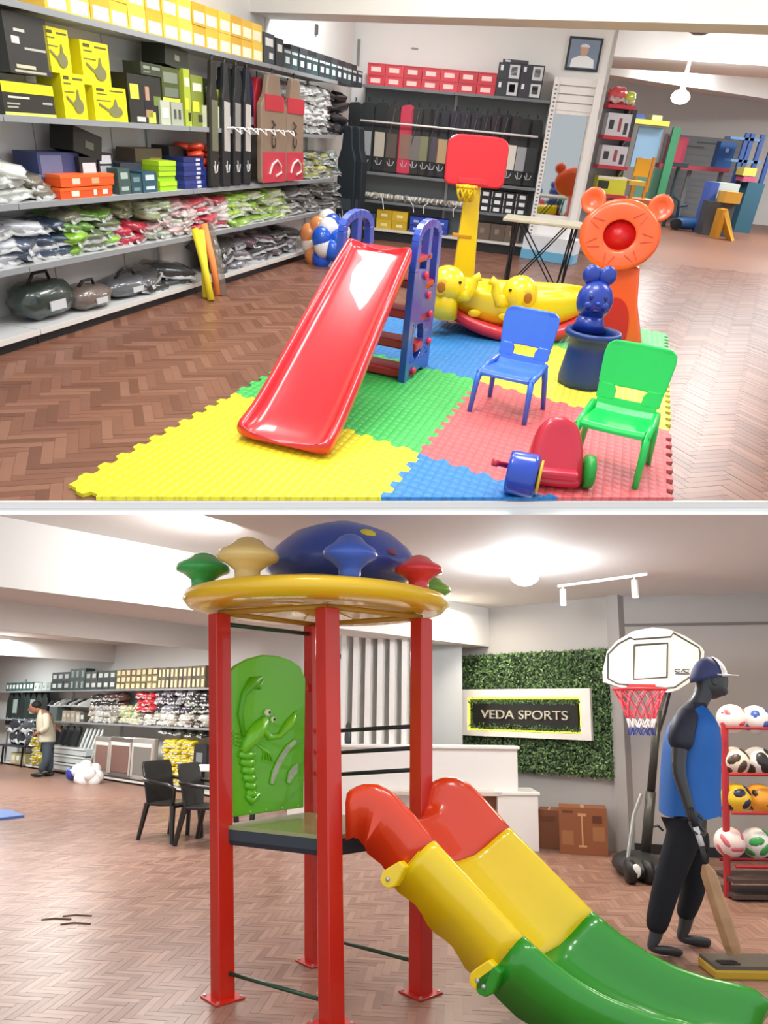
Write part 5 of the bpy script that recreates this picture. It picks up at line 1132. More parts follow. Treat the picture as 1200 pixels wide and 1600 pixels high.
# ---- slide
sd = Vector((.953, -.303, 0)); sx = Vector((.40, .38, 0)); S0 = Vector((-.135, 3.745, 0))
prof = [(0, 1.085), (.06, 1.115), (.14, 1.118), (.22, 1.08), (.32, .985), (.42, .875), (.55, .755), (.70, .615), (.84, .485), (.95, .40), (1.08, .32), (1.22, .262), (1.38, .225), (1.52, .212), (1.60, .19), (1.66, .14)]
def zrail(s):
    for (a, z), (b_, w) in zip(prof, prof[1:]):
        if a <= s <= b_: return z+(w-z)*(s-a)/(b_-a)
    return prof[-1][1]
S_O = mat('dc3c12', .25, coat=.6); S_Y = mat('eccb08', .25, coat=.6); S_G = mat('1f8f1c', .25, coat=.6)
tslide = thing('tower_slide', 'orange, yellow and green plastic slide attached to the play tower', 'slide', (.2, 3.9, 0))
def tilt(s):
    h = .16; g = (zrail(min(1.66, s+h))-zrail(max(0, s-h)))/(min(1.66, s+h)-max(0, s-h)); k = min(1, s/.25); a = math.atan(-g)*k*.95; return math.sin(a), math.cos(a)
def section(s0, s1, m, nm, flange0, flange1):
    n = 12; ring = []
    for k in range(n+1):
        s = lerp(s0, s1, k/n); z = zrail(s); dpt = .20 if s < 1.5 else lerp(.2, .12, (s-1.5)/.3)
        low = -.27
        if s < .2: low = lerp(-.24, -.30, s/.2)
        wav = .012*math.sin(s*38)
        sl_ = -.035
        sec = [(-.10, low+wav), (-.115, -.06), (-.10, -.012), (-.06, .006), (-.015, 0), (.03, -.04), (.07, -.12), (.14, -dpt+.02), (.3, -dpt), (.5, -dpt-.005), (.7, -dpt), (.86, -dpt+.02), (.93, -.12), (.97, -.04), (1.015, 0), (1.06, .006), (1.10, -.012), (1.115, -.06), (1.10, low+wav), (1.06, low+.02), (1.0, -dpt-.02), (.5, -dpt-.03), (0, -dpt-.02), (-.06, low+.02)]
        fb_ = max(.02, 0)
        sn, cn = tilt(s)
        ring.append([S0+sd*(s+v*sn) + sx*u + Vector((0, 0, max(.012, z+v*cn))) for u, v in sec])
    o = MB().loft(ring).build(nm, m, tslide, smooth=True)
    return o
o1 = section(0, .43, S_O, 'upper_section', 0, 1); o2 = section(.425, .85, S_Y, 'middle_section', 1, 1); o3 = section(.845, 1.65, S_G, 'lower_section', 1, 0)
for s, m, par, dz in ((.42, S_Y, o2, -.02), (.835, S_Y, o2, 0), (.86, S_G, o3, 0)):
    for u in (-.165, 1.165):
        z = zrail(s); p = S0+sd*s+sx*u+Vector((0, 0, z))
        tn = Vector((sd.x, sd.y, (zrail(s+.02)-zrail(s-.02))/.04)).normalized(); up_ = Vector((0, 0, 1)); nrm = sx.normalized().cross(tn).normalized()
        sn, cn = tilt(s); nrm = sd*sn+Vector((0, 0, cn)); tn = sd*cn-Vector((0, 0, sn))
        pts = [p+nrm*a*1.0+tn*b_ for a, b_ in ((-.15, -.02), (-.15, .02), (-.22, .04), (-.25, .045), (-.285, .03), (-.297, 0), (-.285, -.03), (-.25, -.045), (-.22, -.04))]
        MB().ext(pts, sx.normalized()*(.04 if u < 0 else -.04)).build('joint_flange', m, par, bevel=.008)
        q = p+nrm*-.25; MB().ell(q-sx.normalized()*(.004 if u < 0 else -.004), (.011, .011, .011), 10, 7).build('joint_bolt', METAL, par, smooth=True)
# ================================================================== LOWER: long shelving and its goods
shl = [(-6.2, -2.9, 'far left steel shelving bay behind the bat covers'), (-2.9, .0, 'steel shelving bay behind the standing person'), (.0, 2.4, 'steel shelving bay left of the white balloon cluster'),
       (2.4, 4.7, 'steel shelving bay with the framed board packs'), (4.7, 7.6, 'steel shelving bay behind the black armchairs'), (7.6, sEnd-.05, 'steel shelving bay hidden mostly behind the play tower')]
for a0, a1, lb in shl: shelving(WLL, a0, a1, [.07, 1.12, 1.81], lb, kick=.06, depth=.42, zt=2.15)
def lrow(x0, x1, y, z0, n, rows, h, hexes, nm, lab, grp, dec=(), dd=.05, dep=.22): boxrow(WLL, dd, x0, x1, y, z0, n, rows, h, dep, hexes, nm, lab, grp, dec)
DL = [(.2, .8, .3, .75, 'dfe3df')]
lrow(9, 52, 1072, 1.81, 8, 1, .22, ['3a5450', '4a625c'], 'ball_box', 'small green grey box far left on the long shelf', 'green grey boxes far left on the long top shelf', DL)
lrow(53, 79, 1072, 1.81, 4, 1, .20, ['c9d2cc', 'b4beb8'], 'white_box', 'pale box on the long top shelf', 'pale boxes on the long top shelf', [(.2, .5, .3, .6, '8b948e')])
lrow(80, 108, 1068, 1.81, 3, 2, .21, ['1f3a38', '28423f'], 'ball_box', 'dark green box stacked right of the pale boxes', 'dark green boxes right of the pale ones', DL)
lrow(108, 132, 1068, 1.81, 3, 2, .24, ['2c4c46', '35564f'], 'ball_box', 'tall dark green box with pale print, long shelf', 'tall green boxes on the long top shelf', [(.3, .7, .2, .8, 'b9cbc2')])
lrow(133, 180, 1064, 1.81, 5, 2, .2, ['2a3a38', '3a4844', '22302f'], 'ball_box', 'blackish green box left of the checkered stack', 'blackish green boxes on the long top shelf', DL)
lrow(181, 246, 1058, 1.81, 8, 3, .135, ['8a7448', '6b5c3c', 'a08a58', '4f4636'], 'bulb_box', 'brown cream box in the left checkered stack', 'checkered boxes, left stack', [(.2, .8, .15, .8, 'efe2b4')])
lrow(246, 320, 1058, 1.81, 11, 2, .20, ['5a4e3c', '6e5e44', '443c32'], 'bulb_box', 'brown cream box in the right checkered stack', 'checkered boxes, right stack', [(.25, .75, .12, .8, 'f2e0b0')])
lrow(480, 525, 1052, 1.81, 3, 2, .18, ['4a4038', '5e5040'], 'bulb_box', 'brown box seen between the tower posts', 'boxes seen between the tower posts', [(.2, .8, .2, .8, 'd9cca0')])
def lspread(x0, x1, y, z0, hexes, nm, lab, cat, grp, kind=(.13, .1, .07, .3), step=.28, layers=2, d0=.04): spread(WLL, x0, x1, y, z0, 0, hexes, nm, lab, cat, grp, d0=d0, kind=kind, step=step, layers=layers, drow=1)
# second shelf
a0, a1 = WLL.hit(78, 1100, .1)[0], WLL.hit(137, 1102, .1)[0]
t = thing('inner_shelf', 'short inner shelf carrying shoes and jars on the long shelving', 'shelf', WLL.P(a0, .1, 1.45), WLL.rz)
WLL.mb(a0, a1, .1, .40, 1.44, 1.46).build('shelf_board', STEEL, t)
for a in (a0+.02, a1-.02): WLL.mb(a-.01, a+.01, .36, .40, 1.12, 1.44).build('shelf_leg', STEEL, t)
for i, (px, hx) in enumerate([(84, '3a3f42'), (92, 'd9dcd8'), (100, 'c9d0cc'), (109, '4a3f4a'), (116, 'd0d4d0'), (124, '20282a'), (130, 'e4e6e2')]):
    a = WLL.hit(px, 1098, .2)[0]; o = MB().loft([[Vector((x*.06, y, z)) for x, z in ((-1, 0), (1, 0), (.8, hgt), (-.8, hgt))] for y, hgt in ((-.14, .05), (-.06, .09), (.04, .13), (.12, .18))]).build('sports_shoe', mat(hx, .5), None, bevel=.015)
    tag(o, ('white', 'dark', 'pale')[i % 3]+' sports shoe number %d from the left on the inner shelf' % (i+1) if False else ['charcoal shoe at the left end of the inner shelf', 'white shoe next to the charcoal one on the inner shelf', 'pale grey shoe at the middle left of the inner shelf', 'plum shoe at the middle of the inner shelf', 'pale shoe right of the plum shoe on the inner shelf', 'black shoe near the right end of the inner shelf', 'white shoe at the right end of the inner shelf'][i], 'shoe')
    MB().loft([[Vector((x*.066, y, z)) for x, z in ((-1, -.001), (1, -.001), (1, .02), (-1, .02))] for y in (-.15, .125)]).build('sole', mat('e6e6e2', .5), o, local=True)
    o.location = WLL.P(a, .24, 1.462); o.rotation_euler = (0, 0, WLL.rz)
boxrow(WLL, .12, 97, 116, 1116, 1.12, 3, 1, .24, .2, ['b9ad98', 'a89c88'], 'carton', 'beige carton under the inner shelf', 'beige cartons under the inner shelf', [(.2, .8, .4, .7, 'd9d2c2')])
boxrow(WLL, .12, 118, 132, 1116, 1.12, 2, 1, .2, .2, ['c9bfae', '5c5850'], 'carton', 'pale tin under the right half of the inner shelf', 'tins under the inner shelf', DL)
wbox(WLL, WLL.hit(77, 1110, .05)[0], WLL.hit(89, 1110, .05)[0], .05, 1.125, 1.44, .3, '5c6d6c', 'storage_box', 'slate grey box at the left end of the second long shelf')
lspread(134, 180, 1115, 1.12, [('b8b0a0', 'beige'), ('8a8478', 'khaki'), ('c9c9c2', 'white')], 'bagged_pads', '{} bagged pads in the heap left of the red gloves', 'pads', '{} bagged pads left of the red gloves', layers=3, step=.3)
lspread(138, 190, 1100, 1.42, [('3a3636', 'black'), ('5a3c38', 'maroon')], 'helmet', '{} helmet bag lying over the bagged pads', 'helmet', '{} helmet bags over the pads', layers=2, step=.3, kind=(.15, .12, .08, .2))
lspread(180, 212, 1118, 1.12, [('c9c8a0', 'cream'), ('b9c48a', 'pale green')], 'bagged_pads', '{} bagged pads below the red gloves', 'pads', '{} bagged pads below the red gloves', layers=3, step=.24)
lspread(209, 236, 1104, 1.36, [('c8323c', 'bright red')], 'batting_pad', '{} batting pad on the second long shelf', 'pads', '{} batting pads', layers=3, step=.24)
lspread(238, 300, 1100, 1.34, [('4a3c50', 'plum'), ('33343a', 'black'), ('8a8a90', 'grey')], 'helmet', '{} helmet in the row above the white netting', 'helmet', '{} helmets above the white netting', layers=3, step=.22, kind=(.12, .11, .09, .2))
lspread(212, 320, 1128, 1.12, [('dcdcd4', 'white'), ('b9b4a4', 'beige'), ('6a5c50', 'brown')], 'bagged_pads', '{} bagged pads along the front of the second long shelf', 'pads', '{} bagged pads along the shelf front', layers=2, step=.22, kind=(.12, .1, .06, .3))
lspread(285, 322, 1095, 1.36, [('2a2a2a', 'black'), ('4c5c34', 'olive')], 'kit_bag', '{} kit bag beside the red post on the second long shelf', 'bag', '{} kit bags beside the red post', layers=3, step=.3)
# hanging bat covers at the far left
for i, px in enumerate((13, 22, 31, 40, 49, 58, 67)):
    a = WLL.hit(px, 1130, .1)[0]
    cover('bat_cover', ('16201f', '1c2826')[i % 2], ['black bat cover hanging at the left edge, lower photo', 'black bat cover with pale panel, second from the left edge', 'black bat cover with tilted white stripe near the person', 'black bat cover, fourth from the left edge', 'black bat cover with pale panel behind the person', 'black bat cover right behind the head of the person', 'black bat cover between the person and the slate grey box'][i], WLL.P(a, .08, .96), WLL.rz, w=.36, h=.86, t=.08, panel=(.35, .75, '8b9a94') if i in (1, 4) else None, logo=(.12, 'c9d4cc'), roll=(.1 if i == 2 else 0))
t = thing('display_rail', 'steel rail under the hanging bat covers behind the person', 'rail', WLL.P(-2.5, .03, .93), WLL.rz)
WLL.mb(WLL.hit(8, 1148, 0)[0], WLL.hit(75, 1150, 0)[0], -.02, .05, .89, .93).build('rail_bar', METAL, t)
for px in (10, 40, 72): a = WLL.hit(px, 1150, 0)[0]; WLL.mb(a-.012, a+.012, .0, .04, .0, .89).build('rail_leg', METAL, t)
lspread(10, 42, 1165, .50, [('2c2f36', 'charcoal'), ('50545a', 'grey')], 'weight_bag', '{} weight bag under the bat covers at the left edge', 'bag', '{} weight bags at the left edge', layers=2, step=.45, kind=(.2, .14, .16, .2), d0=-.1)
t = thing('low_shelf', 'low dark shelf holding the weight bags at the left edge', 'shelf', WLL.P(-3, -.1, .5), WLL.rz)
WLL.mb(WLL.hit(6, 1175, 0)[0], WLL.hit(43, 1178, 0)[0], -.15, .3, .46, .495).build('shelf_board', mat('3a3c40', .5), t)
for px in (9, 40): a = WLL.hit(px, 1180, 0)[0]; WLL.mb(a-.015, a+.015, -.1, -.06, 0, .46).build('shelf_leg', BLACK, t)
boxrow(WLL, -.05, 15, 38, 1192, .07, 3, 1, .25, .2, ['c4b98a', 'a89c70'], 'carton', 'cream carton on the floor shelf under the weight bags', 'cream cartons under the weight bags', DL)
for r, w_ in ((0, 'low'), (1, 'halfway'), (2, 'high')): lspread(44, 70, 1190-r*12, .09+r*.2, [('c9b82c', 'yellow')], 'mesh_pack', '', 'pack', '{} mesh packs '+w_+' behind the person', layers=2, step=.3, kind=(.14, .12, .06, .25), d0=-.06)
# white slatted steps
t = thing('white_slatted_crate', 'long white slatted crate on the floor shelf right of the person', 'crate', WLL.P(.3, -.1, .07), WLL.rz)
a0, a1 = WLL.hit(75, 1190, -.12)[0], WLL.hit(132, 1195, -.12)[0]
for i in range(3):
    WLL.mb(a0, a1, -.12, .2, .09+i*.17, .09+i*.17+.145).build('crate_board', mat('c4cccb', .5), t, bevel=.01); WLL.mb(a0, a1, -.14, -.12, .09+i*.17+.12, .09+i*.17+.155).build('crate_ledge', mat('dde3e2', .5), t)
for i, px in enumerate((88, 98, 108, 118)):
    a = WLL.hit(px, 1160, .05)[0]; o = MB().tube([WLL.P(a-.1, .05, .62), WLL.P(a, .1, .95), WLL.P(a+.06, .12, 1.0)], [.10, .09, .03], 8).build('folded_cart', mat('1f2628', .5)); tag(o, ['black folded bag leaning on the white crate, nearest the person', 'second black folded bag leaning over the white crate', 'third black folded bag leaning over the white crate', 'black folded bag beside the white tubes'][i], 'bag')
for i, px in enumerate((122, 128, 134, 140, 146)):
    a = WLL.hit(px, 1170, 0)[0]; o = MB().tube([WLL.P(a-.08, .0, .3), WLL.P(a+.08, .15, 1.0)], .028, 8).build('white_tube', mat('d4dad8', .4), None, smooth=True); tag(o, 'white tube leaning above the white balloons, '+ORD[i]+' from the left', 'tube', 'white tubes above the balloons')
# framed board packs
for i, (x0, x1, y0, y1) in enumerate([(149, 174, 1150, 1209), (173, 208, 1150, 1213), (207, 243, 1152, 1217)]):
    dd = -.02; a0, z1 = WLL.hit(x0, y0, dd); a1, z0 = WLL.hit(x1, y1, dd)
    t = thing('framed_board_pack', ['narrow framed board pack right of the balloons', 'middle framed board pack with brown centre', 'framed board pack nearest the armchairs, with pale top'][i], 'board', WLL.P(a0, dd, .1), WLL.rz)
    WLL.mb(a0+.0, a1-.13, dd, dd+.1, .10, z1).build('pack_body', mat(('8f8a85', '6a625e', 'a19c97')[i], .4, coat=.5), t, bevel=.02)
    WLL.mb(a0+.10, a1-.22, dd-.01, dd, .2, z1-.15).build('centre_panel', mat(('8a6a60', '7c5c54', '7a7670')[i], .5), t)
    g = MB(); 
    for k in range(4): WLL.mb(a0+.03+.02*k, a0+.04+.02*k, dd-.014, dd-.004, .16, z1-.1, g)
    for k in range(3): WLL.mb(a1-.20+.02*k, a1-.19+.02*k, dd-.014, dd-.004, .16, z1-.1, g)
    tag(g.build('frame_bead', mat('c9c2ba', .4), t), kind='stuff')
    WLL.mb(a0+.08, a1-.2, dd-.016, dd-.008, z1-.17, z1-.10).build('pale_strip', mat('e4e2dc', .4), t)
for r in range(5): lspread(248, 300, 1210-r*8, .08+r*.16, [('d9c21c', 'yellow')], 'wrapped_pack', '', 'pack', '{} packs '+['in the lowest', 'in the second', 'in the middle', 'in the fourth', 'in the topmost'][r]+' band behind the armchairs', layers=2, step=.22, kind=(.09, .09, .045, .25), d0=-.02)
lspread(246, 320, 1160, .95, [('4a5a5c', 'slate'), ('2f3a3c', 'charcoal')], 'net_roll', '{} net roll lying above the yellow packs', 'net', '{} net rolls above the yellow packs', layers=1, step=.35, kind=(.2, .12, .06, .3))
wbox(WLL, WLL.hit(302, 1190, -.05)[0], WLL.hit(322, 1190, -.05)[0], -.05, .45, .85, .3, '23282c', 'display_box', 'black box with grey window above the white table edge', decals=[(.2, .7, .25, .65, '7c8488')])
bl = [(122, 1204, 0, 'f0f0f0'), (134, 1198, -.1, 'f4f4f4'), (148, 1203, 0, 'eeeeee'), (126, 1216, -.15, 'f2f2f2'), (140, 1210, -.25, 'f6f6f6'), (152, 1214, -.1, 'ebebeb'), (132, 1219, -.2, 'f0f0f0'), (147, 1220, -.2, 'f4f4f4'), (113, 1209, .1, '2f3f9c')]
balloons(L, 'balloon_cluster', 'cluster of white balloons with one blue on the floor by the framed packs', bl, 14.3, .125)
tag(MB().ext([L.z(-20, 1268, .001), L.z(14, 1268, .001), L.z(38, 1277, .001), L.z(-20, 1284, .001)], (0, 0, .03)).build('exercise_mat', mat('4468a8', .6)), 'blue exercise mat on the floor at the left edge', 'mat')
g = L.z(100, 1438, .002); m = MB()
for a, b_, c in ((-.16, .0, .03), (-.05, .09, .02), (0.02, -.10, .03)): m.tube([g+Vector((a, b_, 0)), g+Vector((a+.08, b_+.04, 0)), g+Vector((a+.2, b_+.02, 0))], .008, 5)
tag(m.build('floor_scrap', mat('5c4c34', .8)), 'thin brown scrap lying on the herringbone floor', 'scrap')
# ================================================================== black armchairs and white table
def armchair(lab, c, rz, s=1.0):
    m1 = mat('201f1f', .35, coat=.2); t = thing('plastic_armchair', lab, 'chair', (c[0], c[1], 0), rz, 'black plastic armchairs'); k = dict(local=True)
    V = lambda x, y, z: Vector((x*s, y*s, z*s))
    MB().loft([[V(-.23, y, z), V(.23, y, z), V(.22, y, z-.03), V(-.22, y, z-.03)] for y, z in ((-.23, .40), (-.2, .425), (0, .41), (.2, .405))]).build('seat', m1, t, bevel=.01, **k)
    MB().loft([[V(-w, y, z), V(w, y, z), V(w, y+.025, z), V(-w, y+.025, z)] for w, y, z in ((.21, .19, .40), (.22, .23, .6), (.23, .28, .80), (.20, .30, .86))]).build('backrest', m1, t, bevel=.008, **k)
    for x in (-.215, .215):
        MB().tube([V(x, -.2, .40), V(x*1.1, -.24, 0)], [.034*s, .024*s], 6).build('leg', m1, t, **k); MB().tube([V(x, .19, .40), V(x*1.12, .27, 0)], [.034*s, .024*s], 6).build('leg', m1, t, **k)
        MB().tube([V(x, .27, .66), V(x*1.15, .1, .64), V(x*1.15, -.15, .62), V(x*1.05, -.22, .58), V(x, -.2, .40)], .022*s, 6).build('armrest', m1, t, smooth=True, **k)
    return t
pA = L.z(272, 1312); armchair('black plastic armchair left of the white table, turned towards the tower', (pA.x-.05, pA.y+.05), math.radians(62))
pB = L.z(318, 1318); armchair('black plastic armchair half hidden by the left red post', (pB.x+.05, pB.y+.0), math.radians(75))
pC = L.z(412, 1320); armchair('black plastic armchair seen under the tower platform', (pC.x+.0, pC.y+.5), math.radians(190))
a, b_ = L.z(284, 1203, .76), L.z(338, 1206, .76); t = thing('white_table', 'white topped table behind the armchairs and the left post', 'table', (a.x, a.y+.3, 0))
MB().box(a.x, a.x+1.5, a.y+.15, a.y+.85, .73, .76).build('tabletop', WH, t, bevel=.006)
for x in (a.x+.06, a.x+1.44):
    for y in (a.y+.2, a.y+.8): MB().box(x-.02, x+.02, y-.02, y+.02, 0, .73).build('leg', BLACK, t)
# ================================================================== reception desk, fins
YD = 8.0
def dat(px, py, Y=YD): return L.at(px, py, Y)
d = thing('reception_desk', 'white stepped reception desk with brown inset panel', 'desk', (.9, YD, 0))
xr, xl = dat(812, 1200).x, dat(520, 1200).x-.5; zt_ = dat(770, 1171).z
MB().box(xl, xr, YD+.12, YD+.30, 0, zt_).build('screen_panel', WH, d, bevel=.006)
MB().box(xl, xr+.02, YD+.08, YD+.34, zt_, zt_+.03).build('screen_top', WH, d, bevel=.004)
x2 = dat(842, 1300).x; zl = dat(830, 1238).z
MB().box(xr-.25, x2, YD, YD+.45, 0, zl-.03).build('side_cabinet', WH, d, bevel=.005); MB().box(xr-.27, x2+.02, YD-.02, YD+.47, zl-.03, zl).build('side_top', WH, d, bevel=.004)
x3, x4 = dat(660, 1250).x, dat(779, 1250).x; z3, z4 = dat(720, 1288).z, dat(720, 1243).z
MB().box(x3, x4, YD+.10, YD+.125, z3, z4).build('brown_inset', mat('8a5a3c', .45), d)
MB().box(dat(560, 1240).x, x4+.03, YD-.02, YD+.12, z4, z4+.04).build('inset_ledge', mat('d8ccc0', .5), d); MB().box(x4, x4+.05, YD+.02, YD+.12, 0, z4).build('inset_side', WH, d)
sp = thing('fin_screen', 'screen of upright white fins behind the tower guard rails', 'screen', (.2, 8.3, zt_))
for i in range(7):
    px = 530+i*19.3; p = L.at(px, 1165, 8.25); q = L.at(px+8, 1165, 8.25)
    MB().ext([Vector((p.x, 8.2, zt_+.03)), Vector((q.x, 8.2, zt_+.03)), Vector((q.x+.10, 8.5, zt_+.03)), Vector((p.x+.10, 8.5, zt_+.03))], (0, 0, 2.38-zt_-.03)).build('fin', WH, sp)
xe = L.at(665, 1165, 8.25).x
MB().box(L.at(500, 1100, 8.2).x, xe+.05, 8.18, 8.55, 2.38, 2.44).build('fin_head_rail', WH, sp)
vs = L.at(543, 1150, 8.05)
o = MB().lathe([(.03, 0), (.05, .05), (.045, .1), (.02, .16), (.025, .2), (.01, .23)], (vs.x, 8.24, zt_+.031), 12).build('figurine', mat('3a4048', .4), None, smooth=True); tag(o, 'dark figurine standing on the white desk screen', 'figurine')
MB().ell((vs.x, 8.24, zt_+.24), (.022, .022, .026), 10, 7).build('figurine_head', mat('3a4048', .4), o, smooth=True)
for i, (px, py, w_, h_, hx) in enumerate(((536, 1060, .08, .3, '2c3238'), (600, 1080, .06, .4, '5f7a80'), (618, 1078, .05, .28, '3c3a38'))):
    p = L.at(px, py, 8.9); o = MB().box(p.x-w_, p.x+w_, 8.9, 8.93, p.z-h_, p.z+h_).build('picture_frame', mat(hx, .5)); tag(o, ['dark narrow frame hanging at the left behind the fins', 'grey green poster hanging behind the fins', 'small dark frame hanging right of the poster behind the fins'][i], 'picture')
    MB().box(p.x-w_*.7, p.x+w_*.7, 8.895, 8.9, p.z-h_*.8, p.z+h_*.8).build('picture_print', mat('c4cccb', .5), o)
struct('partition', MB().box(L.at(500, 1100, 9.0).x-.2, 1.0, 8.95, 9.0, 0, 2.7), mat('b9bcbd', .7))
# ================================================================== hedge wall with sign
WS2 = WS
def SP(px, py, dd=0): a, z = WS.hit(px, py, dd); return a, z
a0, z1 = SP(699, 1028); a1, _ = SP(955, 1012); _, z0 = SP(950, 1217)
hd = thing('artificial_hedge_panel', 'artificial green hedge panel around the lit sign', 'hedge panel', WS.P(a0, -.05, z0), WS.rz)
WS.mb(a0+.02, a1-.02, -.035, -.005, z0+.02, 2.19).build('backing_board', mat('22351f', .8), hd)
leafm = [mat(c, .5) for c in ('3c5a34', '4f7040', '2c4629', '64854c', '7d9a5c', '22381f')]
rnd = random.Random(5); hedge = MB(); m0 = Matrix.Translation(WS.p) @ Matrix.Rotation(WS.rz, 4, 'Z')
hz0, hz1 = z0, 2.2
for i in range(15000):
    a = rnd.uniform(a0, a1); z = rnd.uniform(hz0, hz1)
    edge_ = min(a-a0, a1-a, z-hz0, hz1-z)
    dd = -.05-rnd.random()*.05*(1 if edge_ > .04 else .5)
    s_ = rnd.uniform(.014, .026); th = rnd.uniform(0, 6.28); tx, ty = rnd.uniform(-.9, .9), rnd.uniform(-.9, .4)
    R_ = Matrix.Rotation(tx, 3, 'Z') @ Matrix.Rotation(ty, 3, 'X') @ Matrix.Rotation(th, 3, 'Y')
    c = Vector((a, dd, z)); hedge.cur = rnd.randrange(6)
    hedge.add([m0 @ (c+R_ @ Vector(v)) for v in ((-s_*.5, 0, 0), (0, -.004, -s_), (s_*.5, 0, 0), (0, .002, s_*1.1))], [(0, 1, 2, 3)])
tag(hedge.build('hedge_leaves', leafm, hd), kind='stuff')
# sign
s0, zt1 = SP(718, 1079, -.12); s1, _ = SP(923, 1074, -.12); _, zb1 = SP(921, 1157, -.12)
zt1 = (zt1+SP(923, 1074, -.12)[1])/2; i0, iz1 = SP(732, 1090, -.12); i1, _ = SP(908, 1090, -.12); iz0 = SP(820, 1144, -.12)[1]
sg = thing('lit_sign', 'white framed shop sign with raised letters on black, edge lit yellow', 'sign', WS.P((s0+s1)/2, -.1, (zt1+zb1)/2), WS.rz)
for q in ((s0, s1, iz1, zt1), (s0, s1, zb1, iz0), (s0, i0, iz0, iz1), (i1, s1, iz0, iz1)): WS.mb(q[0], q[1], -.15, -.10, q[2], q[3]).build('sign_frame', mat('e6e2da', .5), sg)
GLOW = mat('e8e23a', .5, emit=2.2)
for q in ((i0, i1, iz1-.02, iz1-.006), (i0, i1, iz0+.006, iz0+.02), (i0+.002, i0+.02, iz0+.02, iz1-.02), (i1-.02, i1-.002, iz0+.02, iz1-.02)): WS.mb(q[0], q[1], -.125, -.112, q[2], q[3]).build('light_strip', GLOW, sg)
b0, bz1 = SP(740, 1099, -.12); b1, _ = SP(903, 1099, -.12); bz0 = SP(820, 1136, -.12)[1]
WS.mb(b0, b1, -.14, -.10, bz0, bz1).build('sign_board', mat('15140f', .45), sg)
g = MB()
for i in range(900):
    a = rnd.uniform(i0+.01, i1-.01); top = rnd.random() < .5; z = rnd.uniform(bz1-.01, iz1-.02) if top else rnd.uniform(iz0+.02, bz0+.03)
    s_ = rnd.uniform(.012, .022); R_ = Matrix.Rotation(rnd.uniform(-.8, .8), 3, 'Z') @ Matrix.Rotation(rnd.uniform(0, 6), 3, 'Y'); c = Vector((a, rnd.uniform(-.15, -.12), z)); g.cur = rnd.randrange(6)
    g.add([m0 @ (c+R_ @ Vector(v)) for v in ((-s_*.5, 0, 0), (0, 0, -s_), (s_*.5, 0, 0), (0, 0, s_))], [(0, 1, 2, 3)])
tag(g.build('sign_leaves', leafm, sg), kind='stuff')
cu = bpy.data.curves.new('t', 'FONT'); cu.body = 'VEDA SPORTS'; cu.size = 1; cu.align_x = 'CENTER'; cu.align_y = 'CENTER'; cu.extrude = .06
to = bpy.data.objects.new('t', cu); COL.objects.link(to); bpy.context.view_layer.update()
me = bpy.data.meshes.new_from_object(to); bpy.data.objects.remove(to)
l0, lz1 = SP(753, 1107, -.14); l1, _ = SP(888, 1105, -.14); lz0 = SP(820, 1126, -.14)[1]
xs = [v.co.x for v in me.vertices]; ys_ = [v.co.y for v in me.vertices]; sx_ = (l1-l0)/(max(xs)-min(xs)); sz_ = .105/(max(ys_)-min(ys_))
zc_ = (bz0+bz1)/2
for v in me.vertices: v.co = Vector((v.co.x*sx_, -v.co.z*.2, v.co.y*sz_))
me.materials.append(mat('cfc6b4', .35, .4)); lt = bpy.data.objects.new('raised_lettering', me); COL.objects.link(lt); lt.parent = sg
lt.matrix_basis = sg.matrix_basis.inverted() @ (Matrix.Translation(WS.P((l0+l1)/2, -.152, zc_)) @ Matrix.Rotation(WS.rz, 4, 'Z'))
# cartons by the wall
def lcart(x0, x1, y0, yb, Y, hx, lab, dep, dec=(), rz=0):
    a, b_ = L.at(x0, yb, Y), L.at(x1, yb, Y); t = L.at(x0, y0, Y).z
    hw = (b_.x-a.x)/2; o = MB().box(-hw, hw, 0, dep, 0, t).build('carton', mat(hx, .6), None); o.location = ((a.x+b_.x)/2, Y, 0.001); o.rotation_euler = (0, 0, rz); tag(o, lab, 'carton')
    for u0, u1, v0, v1, c in dec: MB().box(-hw+2*hw*u0, -hw+2*hw*u1, -.003, 0, t*v0, t*v1).build('printed_mark', mat(c, .6), o, local=True)
    MB().box(-hw*.08, hw*.08, -.002, dep*.9, t, t+.002).build('packing_tape', mat('b98a58', .3), o, local=True)
lcart(876, 949, 1262, 1336, 7.85, '8a5230', 'large brown carton with basketball stand drawing at the hedge wall', .3, [(.47, .5, .2, .85, 'c99a6c'), (.4, .57, .82, .88, 'c99a6c'), (.4, .57, .16, .2, 'c99a6c'), (.7, .9, .68, .84, '5c3018'), (.7, .95, .3, .6, '9c6840'), (.08, .3, .88, .93, '5c3018'), (.06, .3, .2, .5, '9c6840')], -.25)
lcart(842, 875, 1266, 1328, 8.15, '7a4a30', 'plain brown carton between the desk and the large carton', .3, [(.1, .8, .7, .85, '6a3c24')], -.3)
